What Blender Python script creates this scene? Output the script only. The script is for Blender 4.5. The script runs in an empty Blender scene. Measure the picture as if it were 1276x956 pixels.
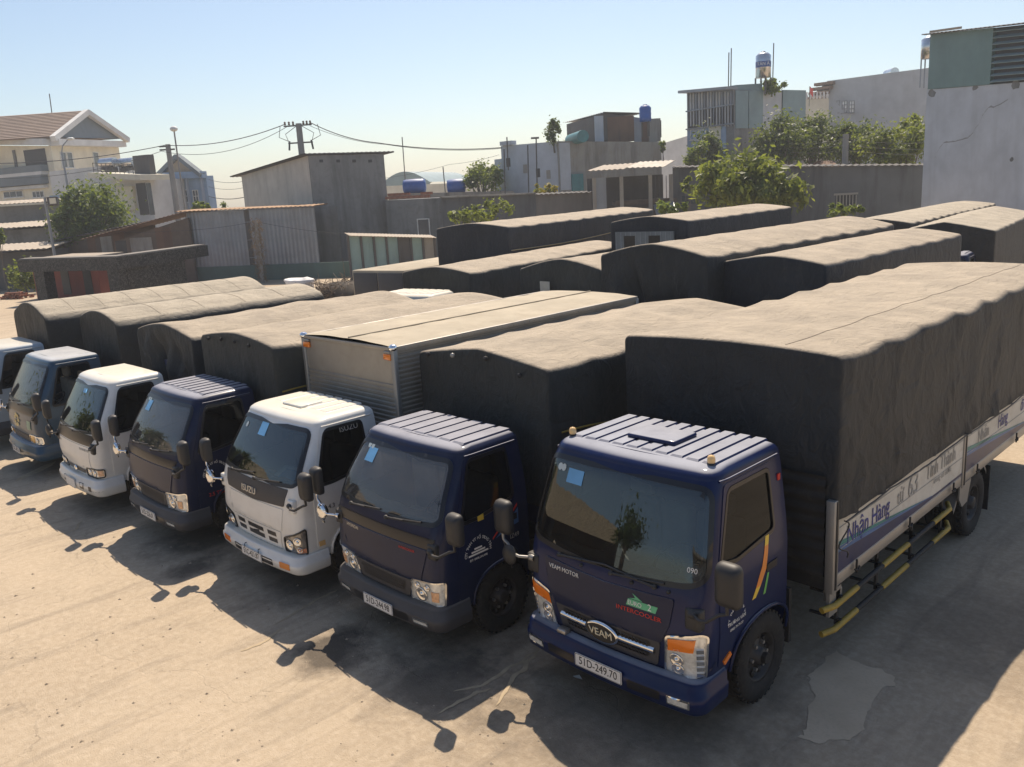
import bpy, bmesh, math, random
from math import sin, cos, pi, radians, sqrt, atan2, floor, hypot
from mathutils import Vector, Matrix, noise
from mathutils.geometry import delaunay_2d_cdt

random.seed(7)
SC = bpy.context.scene
COL = SC.collection

# ------------------------------------------------------------------ camera
F_PX, IMG_W, IMG_H = 1060.0, 1276.0, 956.0
PITCH, ROLL, YAW, CAM_H = radians(12.8), radians(3.3), radians(45.5), 4.4
def _rot():
    cp, sp = cos(PITCH), sin(PITCH); c, s = cos(ROLL), sin(ROLL)
    A = Matrix(((1, 0, 0), (0, -sp, -cp), (0, cp, -sp)))
    R = Matrix(((c, s, 0), (-s, c, 0), (0, 0, 1)))
    B = Matrix(((cos(YAW), sin(YAW), 0), (-sin(YAW), cos(YAW), 0), (0, 0, 1)))
    return R @ A @ B
CM = _rot()                       # world -> (right, down, forward)
CAM = Vector((0, 0, CAM_H))
cam_data = bpy.data.cameras.new('camera')
cam_data.sensor_width = 36.0
cam_data.lens = 36.0 * F_PX / IMG_W
cam_data.clip_start = 0.05
cam_data.clip_end = 6000
cam = bpy.data.objects.new('camera', cam_data)
COL.objects.link(cam)
r_, d_, f_ = CM[0], CM[1], CM[2]
cam.matrix_world = Matrix(((r_[0], -d_[0], -f_[0], 0), (r_[1], -d_[1], -f_[1], 0), (r_[2], -d_[2], -f_[2], CAM_H), (0, 0, 0, 1)))
SC.camera = cam

# ------------------------------------------------------------------ light
SUN_DIR = Vector((-0.41, 0.53, 1.0)).normalized()      # towards the sun
SUN_EL = math.asin(SUN_DIR.z)
SUN_ROT = atan2(SUN_DIR.x, SUN_DIR.y)
world = bpy.data.worlds.new('World'); SC.world = world
world.use_nodes = True
nt = world.node_tree
sky = nt.nodes.new('ShaderNodeTexSky')
sky.sky_type = 'NISHITA'; sky.sun_disc = False
sky.sun_elevation = SUN_EL; sky.sun_rotation = SUN_ROT
sky.altitude = 10; sky.air_density = 1.0; sky.dust_density = 1.0; sky.ozone_density = 1.0
bg = nt.nodes['Background']; bg.inputs['Strength'].default_value = 0.10
nt.links.new(sky.outputs['Color'], bg.inputs['Color'])
sun_data = bpy.data.lights.new('sun', 'SUN')
sun_data.energy = 5.0; sun_data.angle = radians(0.5); sun_data.color = (1.0, 0.87, 0.71)
sun = bpy.data.objects.new('sun', sun_data); COL.objects.link(sun)
sun.rotation_euler = SUN_DIR.to_track_quat('Z', 'Y').to_euler()
sun.location = (0, 0, 60)
SC.view_settings.view_transform = 'Standard'
SC.view_settings.look = 'None'
SC.view_settings.exposure = 0.36
SC.view_settings.gamma = 1.0
SC.view_settings.use_curve_mapping = False
SC.cycles.max_bounces = 8
SC.cycles.transparent_max_bounces = 12
SC.cycles.caustics_reflective = False
SC.cycles.caustics_refractive = False
SC.cycles.use_denoising = True

# ------------------------------------------------------------------ helpers
def ray(px, py):
    return CM.transposed() @ Vector(((px - 638) / F_PX, (py - 478) / F_PX, 1.0))
def at(px, py, x=None, y=None, z=None, t=None):
    """the world point seen at photo pixel px,py at a given depth t or on a given plane"""
    r = ray(px, py)
    if x is not None: k = x / r.x
    elif y is not None: k = y / r.y
    elif z is not None: k = (z - CAM_H) / r.z
    else: k = t
    return CAM + r * k
def V(*a): return Vector(a)
def N3(x, y, z=0.0): return noise.noise(Vector((x, y, z)))

class MB:
    def __init__(self): self.v = []; self.f = []; self.s = []
    def add(self, vs, fs, smooth=False):
        o = len(self.v); self.v.extend([tuple(p) for p in vs])
        for f in fs: self.f.append([i + o for i in f]); self.s.append(smooth)
        return self
    def box(self, x0, y0, z0, x1, y1, z1):
        vs = [(x0,y0,z0),(x1,y0,z0),(x1,y1,z0),(x0,y1,z0),(x0,y0,z1),(x1,y0,z1),(x1,y1,z1),(x0,y1,z1)]
        return self.add(vs, [(3,2,1,0),(4,5,6,7),(0,1,5,4),(1,2,6,5),(2,3,7,6),(3,0,4,7)])
    def bbox(self, x0, y0, z0, x1, y1, z1, b=0.01):
        """box with bevelled edges"""
        bm = bmesh.new(); bmesh.ops.create_cube(bm, size=1.0)
        for v in bm.verts:
            v.co = Vector(((x0+x1)/2 + v.co.x*(x1-x0), (y0+y1)/2 + v.co.y*(y1-y0), (z0+z1)/2 + v.co.z*(z1-z0)))
        bmesh.ops.bevel(bm, geom=bm.edges[:], offset=b, segments=2, affect='EDGES', profile=0.5)
        bm.verts.index_update()
        self.add([v.co[:] for v in bm.verts], [[v.index for v in f.verts] for f in bm.faces], True); bm.free()
        return self
    def obox(self, c, ax, ay, az):
        c, ax, ay, az = Vector(c), Vector(ax), Vector(ay), Vector(az)
        vs = [c + sx*ax + sy*ay + sz*az for sz in (-1,1) for sx, sy in ((-1,-1),(1,-1),(1,1),(-1,1))]
        return self.add(vs, [(3,2,1,0),(4,5,6,7),(0,1,5,4),(1,2,6,5),(2,3,7,6),(3,0,4,7)])
    def bar(self, a, b, w, h, up=(0,0,1)):
        """square bar from a to b"""
        a, b = Vector(a), Vector(b); d = b - a; L = d.length; d = d / L
        s = d.cross(Vector(up))
        if s.length < 1e-4: s = d.cross(Vector((1,0,0)))
        s.normalize(); u = s.cross(d)
        return self.obox((a+b)/2, d*L/2, s*w/2, u*h/2)
    def tube(self, pts, r, n=8, caps=True, smooth=True):
        pts = [Vector(p) for p in pts]; m = len(pts)
        rs = r if isinstance(r, (list, tuple)) else [r]*m
        vs = []; up = None
        for i, p in enumerate(pts):
            d = (pts[min(i+1, m-1)] - pts[max(i-1, 0)])
            if d.length < 1e-9: d = Vector((0,0,1))
            d.normalize()
            if up is None: up = d.orthogonal().normalized()
            up = (up - d*up.dot(d))
            if up.length < 1e-5: up = d.orthogonal()
            up.normalize(); s = d.cross(up)
            for k in range(n):
                a = 2*pi*k/n
                vs.append(p + rs[i]*(cos(a)*up + sin(a)*s))
        fs = []
        for i in range(m-1):
            for k in range(n):
                fs.append((i*n+k, i*n+(k+1)%n, (i+1)*n+(k+1)%n, (i+1)*n+k))
        self.add(vs, fs, smooth)
        if caps:
            self.add(vs[:n], [list(range(n))[::-1]]); self.add(vs[-n:], [list(range(n))])
        return self
    def lathe(self, prof, o=(0,0,0), axis=(0,0,1), n=24, smooth=True):
        """prof: (radius, height along axis)"""
        a = Vector(axis).normalized(); u = a.orthogonal().normalized(); w = a.cross(u); o = Vector(o)
        vs = []
        for r, h in prof:
            for k in range(n):
                t = 2*pi*k/n
                vs.append(o + a*h + r*(cos(t)*u + sin(t)*w))
        fs = [(i*n+k, i*n+(k+1)%n, (i+1)*n+(k+1)%n, (i+1)*n+k) for i in range(len(prof)-1) for k in range(n)]
        return self.add(vs, fs, smooth)
    def prism(self, poly, vec):
        p = [Vector(q) for q in poly]; n = len(p); vec = Vector(vec)
        vs = p + [q + vec for q in p]
        fs = [list(range(n))[::-1], list(range(n, 2*n))] + [(i, (i+1)%n, n+(i+1)%n, n+i) for i in range(n)]
        return self.add(vs, fs)
    def grid(self, rows, smooth=True, flip=False):
        m, n = len(rows), len(rows[0]); vs = [p for r in rows for p in r]
        fs = []
        for i in range(m-1):
            for k in range(n-1):
                q = (i*n+k, i*n+k+1, (i+1)*n+k+1, (i+1)*n+k)
                fs.append(q[::-1] if flip else q)
        return self.add(vs, fs, smooth)
    def ball(self, c, r, n=10, m=7, sc=(1,1,1)):
        c = Vector(c); rows = []
        for i in range(m+1):
            th = pi*i/m
            rows.append([c + Vector((sc[0]*r*sin(th)*cos(2*pi*k/n), sc[1]*r*sin(th)*sin(2*pi*k/n), sc[2]*r*cos(th))) for k in range(n+1)])
        return self.grid(rows, True, True)
    def mesh(self, name, mat=None):
        me = bpy.data.meshes.new(name)
        me.from_pydata(self.v, [], self.f)
        me.polygons.foreach_set('use_smooth', self.s)
        if mat: me.materials.append(mat)
        me.update()
        return me
    def build(self, name, mat, parent=None):
        return link(name, self.mesh(name, mat), parent)
def link(name, me, parent=None):
    o = bpy.data.objects.new(name, me); COL.objects.link(o)
    if parent is not None: o.parent = parent
    return o
def tag(o, label=None, cat=None, group=None, kind=None):
    if label: o['label'] = label
    if cat: o['category'] = cat
    if group: o['group'] = group
    if kind: o['kind'] = kind
    return o
def thing(name, label, cat, loc=(0,0,0), rz=0.0, group=None):
    o = bpy.data.objects.new(name, None); COL.objects.link(o)
    o.location = loc; o.rotation_euler = (0, 0, rz); o.empty_display_size = 0.3
    return tag(o, label, cat, group)
def copy_tree(o, parent=None):
    c = o.copy(); COL.objects.link(c)
    if parent is not None: c.parent = parent
    for ch in list(o.children): copy_tree(ch, c)
    return c
def text_mesh(body, size, mat, extrude=0.0008, spacing=1.0, align='CENTER'):
    cu = bpy.data.curves.new('lettering', 'FONT'); cu.body = body; cu.size = size
    cu.align_x = align; cu.align_y = 'CENTER'; cu.extrude = extrude; cu.space_character = spacing
    cu.resolution_u = 3
    o = bpy.data.objects.new('lettering', cu); COL.objects.link(o)
    bpy.context.view_layer.update()
    me = bpy.data.meshes.new_from_object(o.evaluated_get(bpy.context.evaluated_depsgraph_get()))
    bpy.data.objects.remove(o); bpy.data.curves.remove(cu)
    me.materials.clear(); me.materials.append(mat)
    return me
def text(body, size, pos, xd, up, mat, parent=None, name='lettering', bold=0.0, sx=1.0, **k):
    me = text_mesh(body, size, mat, **k)
    xd = Vector(xd).normalized(); up = Vector(up); up = (up - xd*up.dot(xd)).normalized(); n = xd.cross(up)
    p = Vector(pos)
    for v in me.vertices:
        c = v.co; v.co = p + xd*c.x*sx + up*c.y + n*c.z
    me.update()
    return link(name, me, parent)

# ------------------------------------------------------------------ materials
MATS = {}
class NT:
    def __init__(self, name):
        self.m = bpy.data.materials.new(name); self.m.use_nodes = True
        self.t = self.m.node_tree; self.b = self.t.nodes['Principled BSDF']; self.out = self.t.nodes['Material Output']
    def n(self, ty, **k):
        nd = self.t.nodes.new(ty)
        for a, b in k.items(): setattr(nd, a, b)
        return nd
    def l(self, a, b): self.t.links.new(a, b)
    def coord(self, sx=1, sy=1, sz=1, kind='Object'):
        tc = self.n('ShaderNodeTexCoord'); mp = self.n('ShaderNodeMapping')
        mp.inputs['Scale'].default_value = (sx, sy, sz); self.l(tc.outputs[kind], mp.inputs['Vector'])
        return mp.outputs['Vector']
    def noise(self, vec, scale, detail=4, rough=.55, dist=0):
        nd = self.n('ShaderNodeTexNoise'); nd.inputs['Scale'].default_value = scale
        nd.inputs['Detail'].default_value = detail; nd.inputs['Roughness'].default_value = rough
        nd.inputs['Distortion'].default_value = dist
        self.l(vec, nd.inputs['Vector']); return nd.outputs['Fac']
    def ramp(self, fac, lo, hi, a=0.0, b=1.0):
        nd = self.n('ShaderNodeMapRange'); nd.inputs[1].default_value = lo; nd.inputs[2].default_value = hi
        nd.inputs[3].default_value = a; nd.inputs[4].default_value = b; nd.clamp = True
        self.l(fac, nd.inputs[0]); return nd.outputs[0]
    def mix(self, fac, a, b, mode='MIX'):
        nd = self.n('ShaderNodeMix', data_type='RGBA', blend_type=mode)
        for s, v in ((nd.inputs[0], fac), (nd.inputs[6], a), (nd.inputs[7], b)):
            if isinstance(v, (int, float)): s.default_value = v
            elif isinstance(v, tuple): s.default_value = (*v[:3], 1)
            else: self.l(v, s)
        return nd.outputs[2]
    def math(self, op, a, b=None):
        nd = self.n('ShaderNodeMath', operation=op)
        for s, v in ((nd.inputs[0], a), (nd.inputs[1], b)):
            if v is None: continue
            if isinstance(v, (int, float)): s.default_value = v
            else: self.l(v, s)
        return nd.outputs[0]
    def bump(self, h, strength=.3, dist=.01):
        nd = self.n('ShaderNodeBump'); nd.inputs['Strength'].default_value = strength; nd.inputs['Distance'].default_value = dist
        self.l(h, nd.inputs['Height']); self.l(nd.outputs['Normal'], self.b.inputs['Normal'])
    def nz(self):
        g = self.n('ShaderNodeNewGeometry'); s = self.n('ShaderNodeSeparateXYZ'); self.l(g.outputs['Normal'], s.inputs[0]); return s.outputs['Z']
    def set(self, **k):
        for a, v in k.items():
            s = self.b.inputs[a]
            if isinstance(v, (int, float)): s.default_value = v
            elif isinstance(v, tuple): s.default_value = (*v[:3], 1) if len(v) == 3 else v
            else: self.l(v, s)
DUST = (0.40, 0.33, 0.25)
def mat(name, col, rough=.6, metal=0.0, var=.18, vs=2.5, dust=0.0, dustcol=DUST, dlo=.45, dhi=.95, coat=0.0, streak=0.0, streakcol=(.06,.055,.05), sscale=1.5, bump=0.0, bs=60, grime=0.0, grimecol=(.1,.085,.065), spec=None):
    if name in MATS: return MATS[name]
    t = NT(name); vec = t.coord()
    n1 = t.noise(vec, vs, 5, .6)
    f = t.ramp(n1, .3, .7)
    c = t.mix(f, tuple(x*(1-var) for x in col), tuple(min(1, x*(1+var)) for x in col))
    if streak:
        n2 = t.noise(t.coord(2.2*sscale, 2.2*sscale, .28*sscale), 1.0, 6, .65, .4)
        c = t.mix(t.ramp(n2, .48, .78, 0, streak), c, streakcol)
    if grime:
        n3 = t.noise(vec, vs*2.3, 8, .7, .6)
        c = t.mix(t.ramp(n3, .5, .75, 0, grime), c, grimecol)
    rg = rough
    if dust:
        n4 = t.noise(vec, 3.1, 6, .65)
        dfac = t.math('MULTIPLY', t.ramp(t.nz(), dlo, dhi, 0, dust), t.ramp(n4, .15, .62, .62, 1.0))
        c = t.mix(dfac, c, dustcol)
        rg = t.math('ADD', t.math('MULTIPLY', dfac, .85 - rough), rough)
    t.set(**{'Base Color': c, 'Roughness': rg, 'Metallic': metal, 'Coat Weight': coat})
    if coat: t.set(**{'Coat Roughness': .08})
    if spec is not None: t.set(**{'Specular IOR Level': spec})
    if bump: t.bump(t.noise(t.coord(), bs, 5, .6), bump, .02)
    MATS[name] = t.m
    return t.m
def glass(name, tint, gloss_col=(1,1,1), rough=.01, ior=1.5, film=0.0, base=.05):
    """thin pane: tinted see-through plus mirror reflection by Fresnel, with a thin film of dust"""
    t = NT(name); tr = t.n('ShaderNodeBsdfTransparent'); tr.inputs[0].default_value = (*tint, 1)
    gl = t.n('ShaderNodeBsdfGlossy'); gl.inputs['Roughness'].default_value = rough; gl.inputs[0].default_value = (*gloss_col, 1)
    fr = t.n('ShaderNodeFresnel'); fr.inputs[0].default_value = ior
    mx = t.n('ShaderNodeMixShader'); t.l(t.ramp(fr.outputs[0], 0, 1, base, 1.0), mx.inputs[0]); t.l(tr.outputs[0], mx.inputs[1]); t.l(gl.outputs[0], mx.inputs[2])
    o = mx.outputs[0]
    if film:
        df = t.n('ShaderNodeBsdfDiffuse'); df.inputs[0].default_value = (.42, .39, .34, 1)
        m2 = t.n('ShaderNodeMixShader'); t.l(t.ramp(t.noise(t.coord(), 3.0, 5), .2, .8, film*.5, film*1.5), m2.inputs[0]); t.l(o, m2.inputs[1]); t.l(df.outputs[0], m2.inputs[2]); o = m2.outputs[0]
    t.l(o, t.out.inputs[0]); MATS[name] = t.m
    return t.m

NAVY = mat('navy_paint', (.0065, .0145, .064), .30, var=.12, coat=.18, dust=.80, dustcol=(.40,.41,.45), grime=.06, grimecol=(.12,.10,.085), dlo=.80, dhi=.97, spec=.22)  # pale tint on upward faces: roof dust plus sun glare mixed into the colour
NAVY2 = mat('purple_navy_paint', (.0105, .016, .047), .34, var=.12, coat=.14, dust=.80, dustcol=(.39,.39,.43), grime=.08, grimecol=(.12,.10,.085), dlo=.80, dhi=.97, spec=.22)  # top faces again carry dust and painted roof glare in one tint
TEAL = mat('blue_teal_paint', (.022, .055, .095), .36, var=.12, coat=.35, dust=.9, dustcol=(.52,.52,.52), dlo=.80, dhi=.97)
WHITE = mat('white_paint', (.74, .73, .69), .36, var=.05, coat=.4, dust=.75, dustcol=(.66,.59,.45), dlo=.75, dhi=1.0, grime=.12, grimecol=(.35,.3,.24))
PALEBLUE = mat('pale_blue_paint', (.30, .36, .42), .4, var=.08, coat=.3, dust=.85, dustcol=(.62, .57, .47), dlo=.75, dhi=1.0)
CREAMP = mat('cream_paint', (.70, .66, .56), .45, var=.06, dust=.4, dustcol=(.55,.48,.38))
BLACKP = mat('black_plastic', (.022, .022, .023), .5, var=.2, dust=.12)
GREYP = mat('grey_bumper_plastic', (.05, .05, .055), .55, var=.15, dust=.25)
DARKTRIM = mat('dark_trim_panel', (.012, .012, .014), .3, var=.1)
RUBBER = mat('tyre_rubber', (.018, .017, .016), .85, var=.3, vs=9, grime=.35, grimecol=(.10,.085,.065))
RIM = mat('dark_steel_rim', (.028, .026, .025), .55, var=.25, grime=.3, grimecol=(.10,.08,.06))
STEEL = mat('bolt_steel', (.45, .43, .4), .4, .8)
CHROME = mat('chrome_trim', (.85, .85, .85), .09, 1.0, var=.02)
FRAMEM = mat('chassis_black', (.018, .017, .017), .7, var=.3, grime=.4)
ALU = mat('aluminium_sheet', (.36, .325, .275), .48, .4, var=.1, grime=.35, grimecol=(.26,.22,.17))
ALUW = mat('aluminium_post', (.34, .325, .30), .45, .5, var=.08, grime=.25, grimecol=(.25,.21,.16))
ROOFSHEET = mat('dusty_box_roof', (.40, .345, .255), .88, var=.14, vs=1.5, grime=.5, grimecol=(.27,.21,.14), bump=.1)
YELLOW = mat('yellow_rail_paint', (.40, .27, .04), .6, var=.25, grime=.6, grimecol=(.12,.09,.04))
ORANGE = mat('orange_lens', (.85, .22, .015), .15, var=.08, coat=.6)
AMBER = mat('amber_dome', (.80, .52, .22), .12, var=.1, coat=.8)
LENS = mat('headlamp_reflector', (.86, .84, .80), .14, .85, var=.1, vs=30)
LENSW = mat('clear_lens', (.82, .80, .74), .2, .3, var=.25, vs=22, coat=1.0)
LENSD = mat('smoked_lens', (.20, .19, .18), .15, .4, var=.4, vs=16, coat=1.0)
PLATE = mat('plate_white', (.74, .73, .70), .5, var=.05, grime=.25, grimecol=(.4,.35,.28))
INK = mat('plate_ink', (.02, .02, .022), .5)
REDINK = mat('red_lettering', (.55, .03, .02), .45)
WHITEINK = mat('white_lettering', (.75, .74, .70), .5, grime=.2)
SILVERINK = mat('silver_lettering', (.7, .68, .62), .3, .6)
BLUEINK = mat('blue_lettering', (.02, .03, .22), .5)
GREYINK = mat('faded_lettering', (.34, .33, .31), .6, grime=.3)
GREENINK = mat('green_badge', (.10, .42, .22), .4)
ORSTRIPE = mat('orange_stripe', (.75, .26, .05), .4)
YESTRIPE = mat('yellow_stripe', (.75, .52, .06), .4)
GRSTRIPE = mat('green_stripe', (.16, .45, .10), .4)
STICKER = mat('blue_sticker', (.16, .42, .72), .4)
STICKW = mat('pale_round_sticker', (.55, .62, .62), .4)
INTERIOR = mat('cab_interior', (.10, .10, .10), .75)
SEAT = mat('seat_fabric', (.30, .275, .24), .85)
PAPER = mat('paper_sheet', (.70, .70, .66), .8)
BLUEP = mat('blue_folder', (.10, .30, .50), .6)
PANELW = mat('board_white', (.58, .555, .49), .55, var=.12, grime=.7, grimecol=(.42,.36,.28))
PANELB = mat('board_navy', (.012, .022, .085), .4, var=.2, grime=.2)
PANELG = mat('board_green', (.03, .20, .19), .45, var=.2)
PANELBL = mat('board_blue', (.05, .13, .30), .45, var=.2)
WS_GLASS = glass('windshield_glass', (.74, .78, .78), film=.13)
WS_DARK = glass('dark_windshield_glass', (.34, .40, .40), gloss_col=(.95,1,1), film=.02, ior=1.55)
SIDE_GLASS = glass('tinted_side_glass', (.10, .10, .11), gloss_col=(.8,.85,.9), film=.008, ior=1.2, base=.012)
MIRRORG = mat('mirror_silver', (.8, .8, .8), .03, 1.0, var=.01)

def tarp_mat(name, col, dustcol=(.44, .367, .275), amt=.93):
    t = NT(name); vec = t.coord()
    c = t.mix(t.ramp(t.noise(vec, 1.4, 5, .6), .3, .7), tuple(x*.75 for x in col), tuple(x*1.3 for x in col))
    # pale dusty rub marks on the sides
    c = t.mix(t.ramp(t.noise(t.coord(1, 1, .35), 5.0, 8, .7, .5), .56, .80, 0, .20), c, (.20, .175, .14))
    df = t.math('MULTIPLY', t.ramp(t.nz(), .35, .93, 0, amt), t.ramp(t.noise(vec, 1.1, 8, .68), .2, .6, .78, 1.0))
    dc = t.mix(t.ramp(t.noise(vec, 2.2, 7, .65), .3, .72), tuple(x*.84 for x in dustcol), tuple(x*1.1 for x in dustcol))
    c = t.mix(df, c, dc)
    t.set(**{'Base Color': c, 'Roughness': t.math('ADD', t.math('MULTIPLY', df, .3), .56), 'Specular IOR Level': .35})
    h = t.math('ADD', t.noise(t.coord(1, .6, .6), 7, 6, .6, 1.0), t.math('MULTIPLY', t.noise(t.coord(), 180, 2), .12))
    rd = t.n('ShaderNodeTexNoise', noise_type='RIDGED_MULTIFRACTAL'); rd.inputs['Scale'].default_value = 1.3; rd.inputs['Detail'].default_value = 4; rd.inputs['Distortion'].default_value = .6
    t.l(t.coord(1, .8, .7), rd.inputs['Vector']); h = t.math('ADD', h, t.math('MULTIPLY', rd.outputs['Fac'], .55))
    t.bump(h, .9, .055)
    MATS[name] = t.m; return t.m
TARP = tarp_mat('dark_tarpaulin', (.026, .028, .030))
TARPG = tarp_mat('green_grey_tarpaulin', (.034, .037, .036))
TARPB = tarp_mat('blue_grey_tarpaulin', (.022, .026, .034))
TARPT = tarp_mat('tan_tarpaulin', (.038, .036, .032), (.45, .39, .30))

# ------------------------------------------------------------------ curved sheet surfaces (cabs, bumpers)
def inpoly(p, poly):
    x, y = p; c = False; n = len(poly); j = n - 1
    for i in range(n):
        xi, yi = poly[i]; xj, yj = poly[j]
        if (yi > y) != (yj > y) and x < (xj - xi)*(y - yi)/(yj - yi) + xi: c = not c
        j = i
    return c
def roundpoly(poly, r, seg=4):
    """round the corners of a 2d polygon"""
    out = []; n = len(poly)
    rr = r if isinstance(r, (list, tuple)) else [r]*n
    for i in range(n):
        p = Vector(poly[i]); a = Vector(poly[i-1]) - p; b = Vector(poly[(i+1) % n]) - p
        k = min(rr[i], a.length*.45, b.length*.45)
        if k < 1e-4: out.append(tuple(p)); continue
        a.normalize(); b.normalize()
        for s in range(seg+1):
            t = s/seg; q = (p + a*k)*(1-t)**2 + p*2*t*(1-t) + (p + b*k)*t*t
            out.append((q.x, q.y))
    return out
def growpoly(poly, d):
    """offset a polygon outwards by d"""
    n = len(poly); area = sum(poly[i-1][0]*poly[i][1] - poly[i][0]*poly[i-1][1] for i in range(n)); sg = 1 if area > 0 else -1
    out = []
    for i in range(n):
        p = Vector(poly[i]); a = p - Vector(poly[i-1]); b = Vector(poly[(i+1) % n]) - p
        if a.length < 1e-6 or b.length < 1e-6: out.append(tuple(p)); continue
        a.normalize(); b.normalize()
        na = Vector((a.y, -a.x))*sg; nb = Vector((b.y, -b.x))*sg; m = na + nb
        if m.length < 1e-3: m = na
        m.normalize(); k = d/max(.35, m.dot(na))
        out.append((p.x + m.x*k, p.y + m.y*k))
    return out
def subdiv(poly, step, closed=True):
    out = []; n = len(poly)
    for i in range(n if closed else n-1):
        a = Vector(poly[i]); b = Vector(poly[(i+1) % n]); k = max(1, int((b-a).length/step + .5))
        for s in range(k): q = a.lerp(b, s/k); out.append((q.x, q.y))
    if not closed: out.append(tuple(poly[-1]))
    return out
class Surf:
    """sheet wrapped round three sides of a box: u runs from the rear left round the front to the rear right, z is height"""
    def __init__(s, prof, r, L, crown=.02):
        s.prof = prof; s.r = r; s.L = L; s.crown = crown
        s.hw = max(p[2] for p in prof); s.f0 = s.hw - r; s.arc = r*pi/2
        s.yc0 = r + crown + .1; s.U = s.f0 + s.arc + (L - s.yc0)
    def at_z(s, z):
        P = s.prof
        if z <= P[0][0]: i = 0
        elif z >= P[-1][0]: i = len(P) - 2
        else:
            i = 0
            while P[i+1][0] < z: i += 1
        t = (z - P[i][0])/(P[i+1][0] - P[i][0])
        return P[i][1] + t*(P[i+1][1]-P[i][1]), P[i][2] + t*(P[i+1][2]-P[i][2])
    def plan(s, u, yf, hw, L):
        sg = 1 if u >= 0 else -1; a = abs(u); fx = hw - s.r
        if a <= s.f0:
            x = a/s.f0*fx; return sg*x, yf + s.crown*(x/hw)**2
        yc = yf + s.crown*(fx/hw)**2
        if a <= s.f0 + s.arc:
            th = (a - s.f0)/s.r
            return sg*(fx + s.r*sin(th)), yc + s.r*(1 - cos(th))
        t = (a - s.f0 - s.arc)/(s.L - s.yc0)
        return sg*hw, yc + s.r + t*(L - yc - s.r)
    def raw(s, u, z):
        yf, hw = s.at_z(z); x, y = s.plan(u, yf, hw, s.L); return Vector((x, y, z))
    def nrm(s, u, z):
        e = .006
        a = s.raw(u+e, z) - s.raw(u-e, z); b = s.raw(u, z+e) - s.raw(u, z-e)
        return a.cross(b).normalized()
    def S(s, u, z, off=0.0):
        p = s.raw(u, z)
        return p + s.nrm(u, z)*off if off else p
    def u_of(s, sg, y, z):
        yf, hw = s.at_z(z); yc = yf + s.crown*((hw-s.r)/hw)**2
        if y <= yc + s.r:
            th = math.acos(max(-1, min(1, 1 - max(0, y - yc)/s.r))); return sg*(s.f0 + s.r*th)
        return sg*(s.f0 + s.arc + (y - yc - s.r)/(s.L - yc - s.r)*(s.L - s.yc0))
    def side(s, sg, poly, step=.06, rnd=0.0):
        """(y,z) polygon on a side -> (u,z)"""
        if rnd: poly = roundpoly(poly, rnd)
        return [(s.u_of(sg, y, z), z) for y, z in subdiv(poly, step)]
    def frame(s, u, z, off=0.0):
        e = .01
        return s.S(u, z, off), (s.raw(u+e, z)-s.raw(u-e, z)).normalized(), (s.raw(u, z+e)-s.raw(u, z-e)).normalized()
    def patch(s, outer, holes=(), off=0.0, step=.06, thick=0.0, mb=None, inner=True):
        mb = mb or MB()
        loops = [subdiv(outer, step)] + [subdiv(h, step) for h in holes]
        vs = []; es = []
        for lp in loops:
            o = len(vs); vs += [Vector(p) for p in lp]; es += [(o+i, o+(i+1) % len(lp)) for i in range(len(lp))]
        xs = [p[0] for p in loops[0]]; ys = [p[1] for p in loops[0]]
        x = min(xs) + step*.5
        while inner and x < max(xs):
            y = min(ys) + step*.5
            while y < max(ys):
                if inpoly((x, y), loops[0]) and not any(inpoly((x, y), h) for h in loops[1:]): vs.append(Vector((x, y)))
                y += step
            x += step
        res = delaunay_2d_cdt(vs, es, [], 0, 1e-6)
        v2, _, fs = res[0], res[1], res[2]
        P = [s.S(v.x, v.y, off) for v in v2]; out = []
        for f in fs:
            c = sum((v2[i] for i in f), Vector((0, 0)))/len(f)
            if not inpoly(c, loops[0]) or any(inpoly(c, h) for h in loops[1:]): continue
            a, b, d = v2[f[0]], v2[f[1]], v2[f[2]]
            if (b.x-a.x)*(d.y-a.y) - (b.y-a.y)*(d.x-a.x) < 0: f = list(f)[::-1]
            out.append(list(f))
        mb.add(P, out, True)
        if thick:
            for lp in loops:
                A = [s.S(p[0], p[1], off) for p in lp]; B = [s.S(p[0], p[1], off - thick) for p in lp]; n = len(lp)
                mb.add(A + B, [(i, (i+1) % n, n+(i+1) % n, n+i) for i in range(n)], False)
        return mb
def sym(poly): return poly + [(-x, z) for x, z in reversed(poly)]
def mirror_poly(poly): return [(-x, z) for x, z in reversed(poly)]

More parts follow.
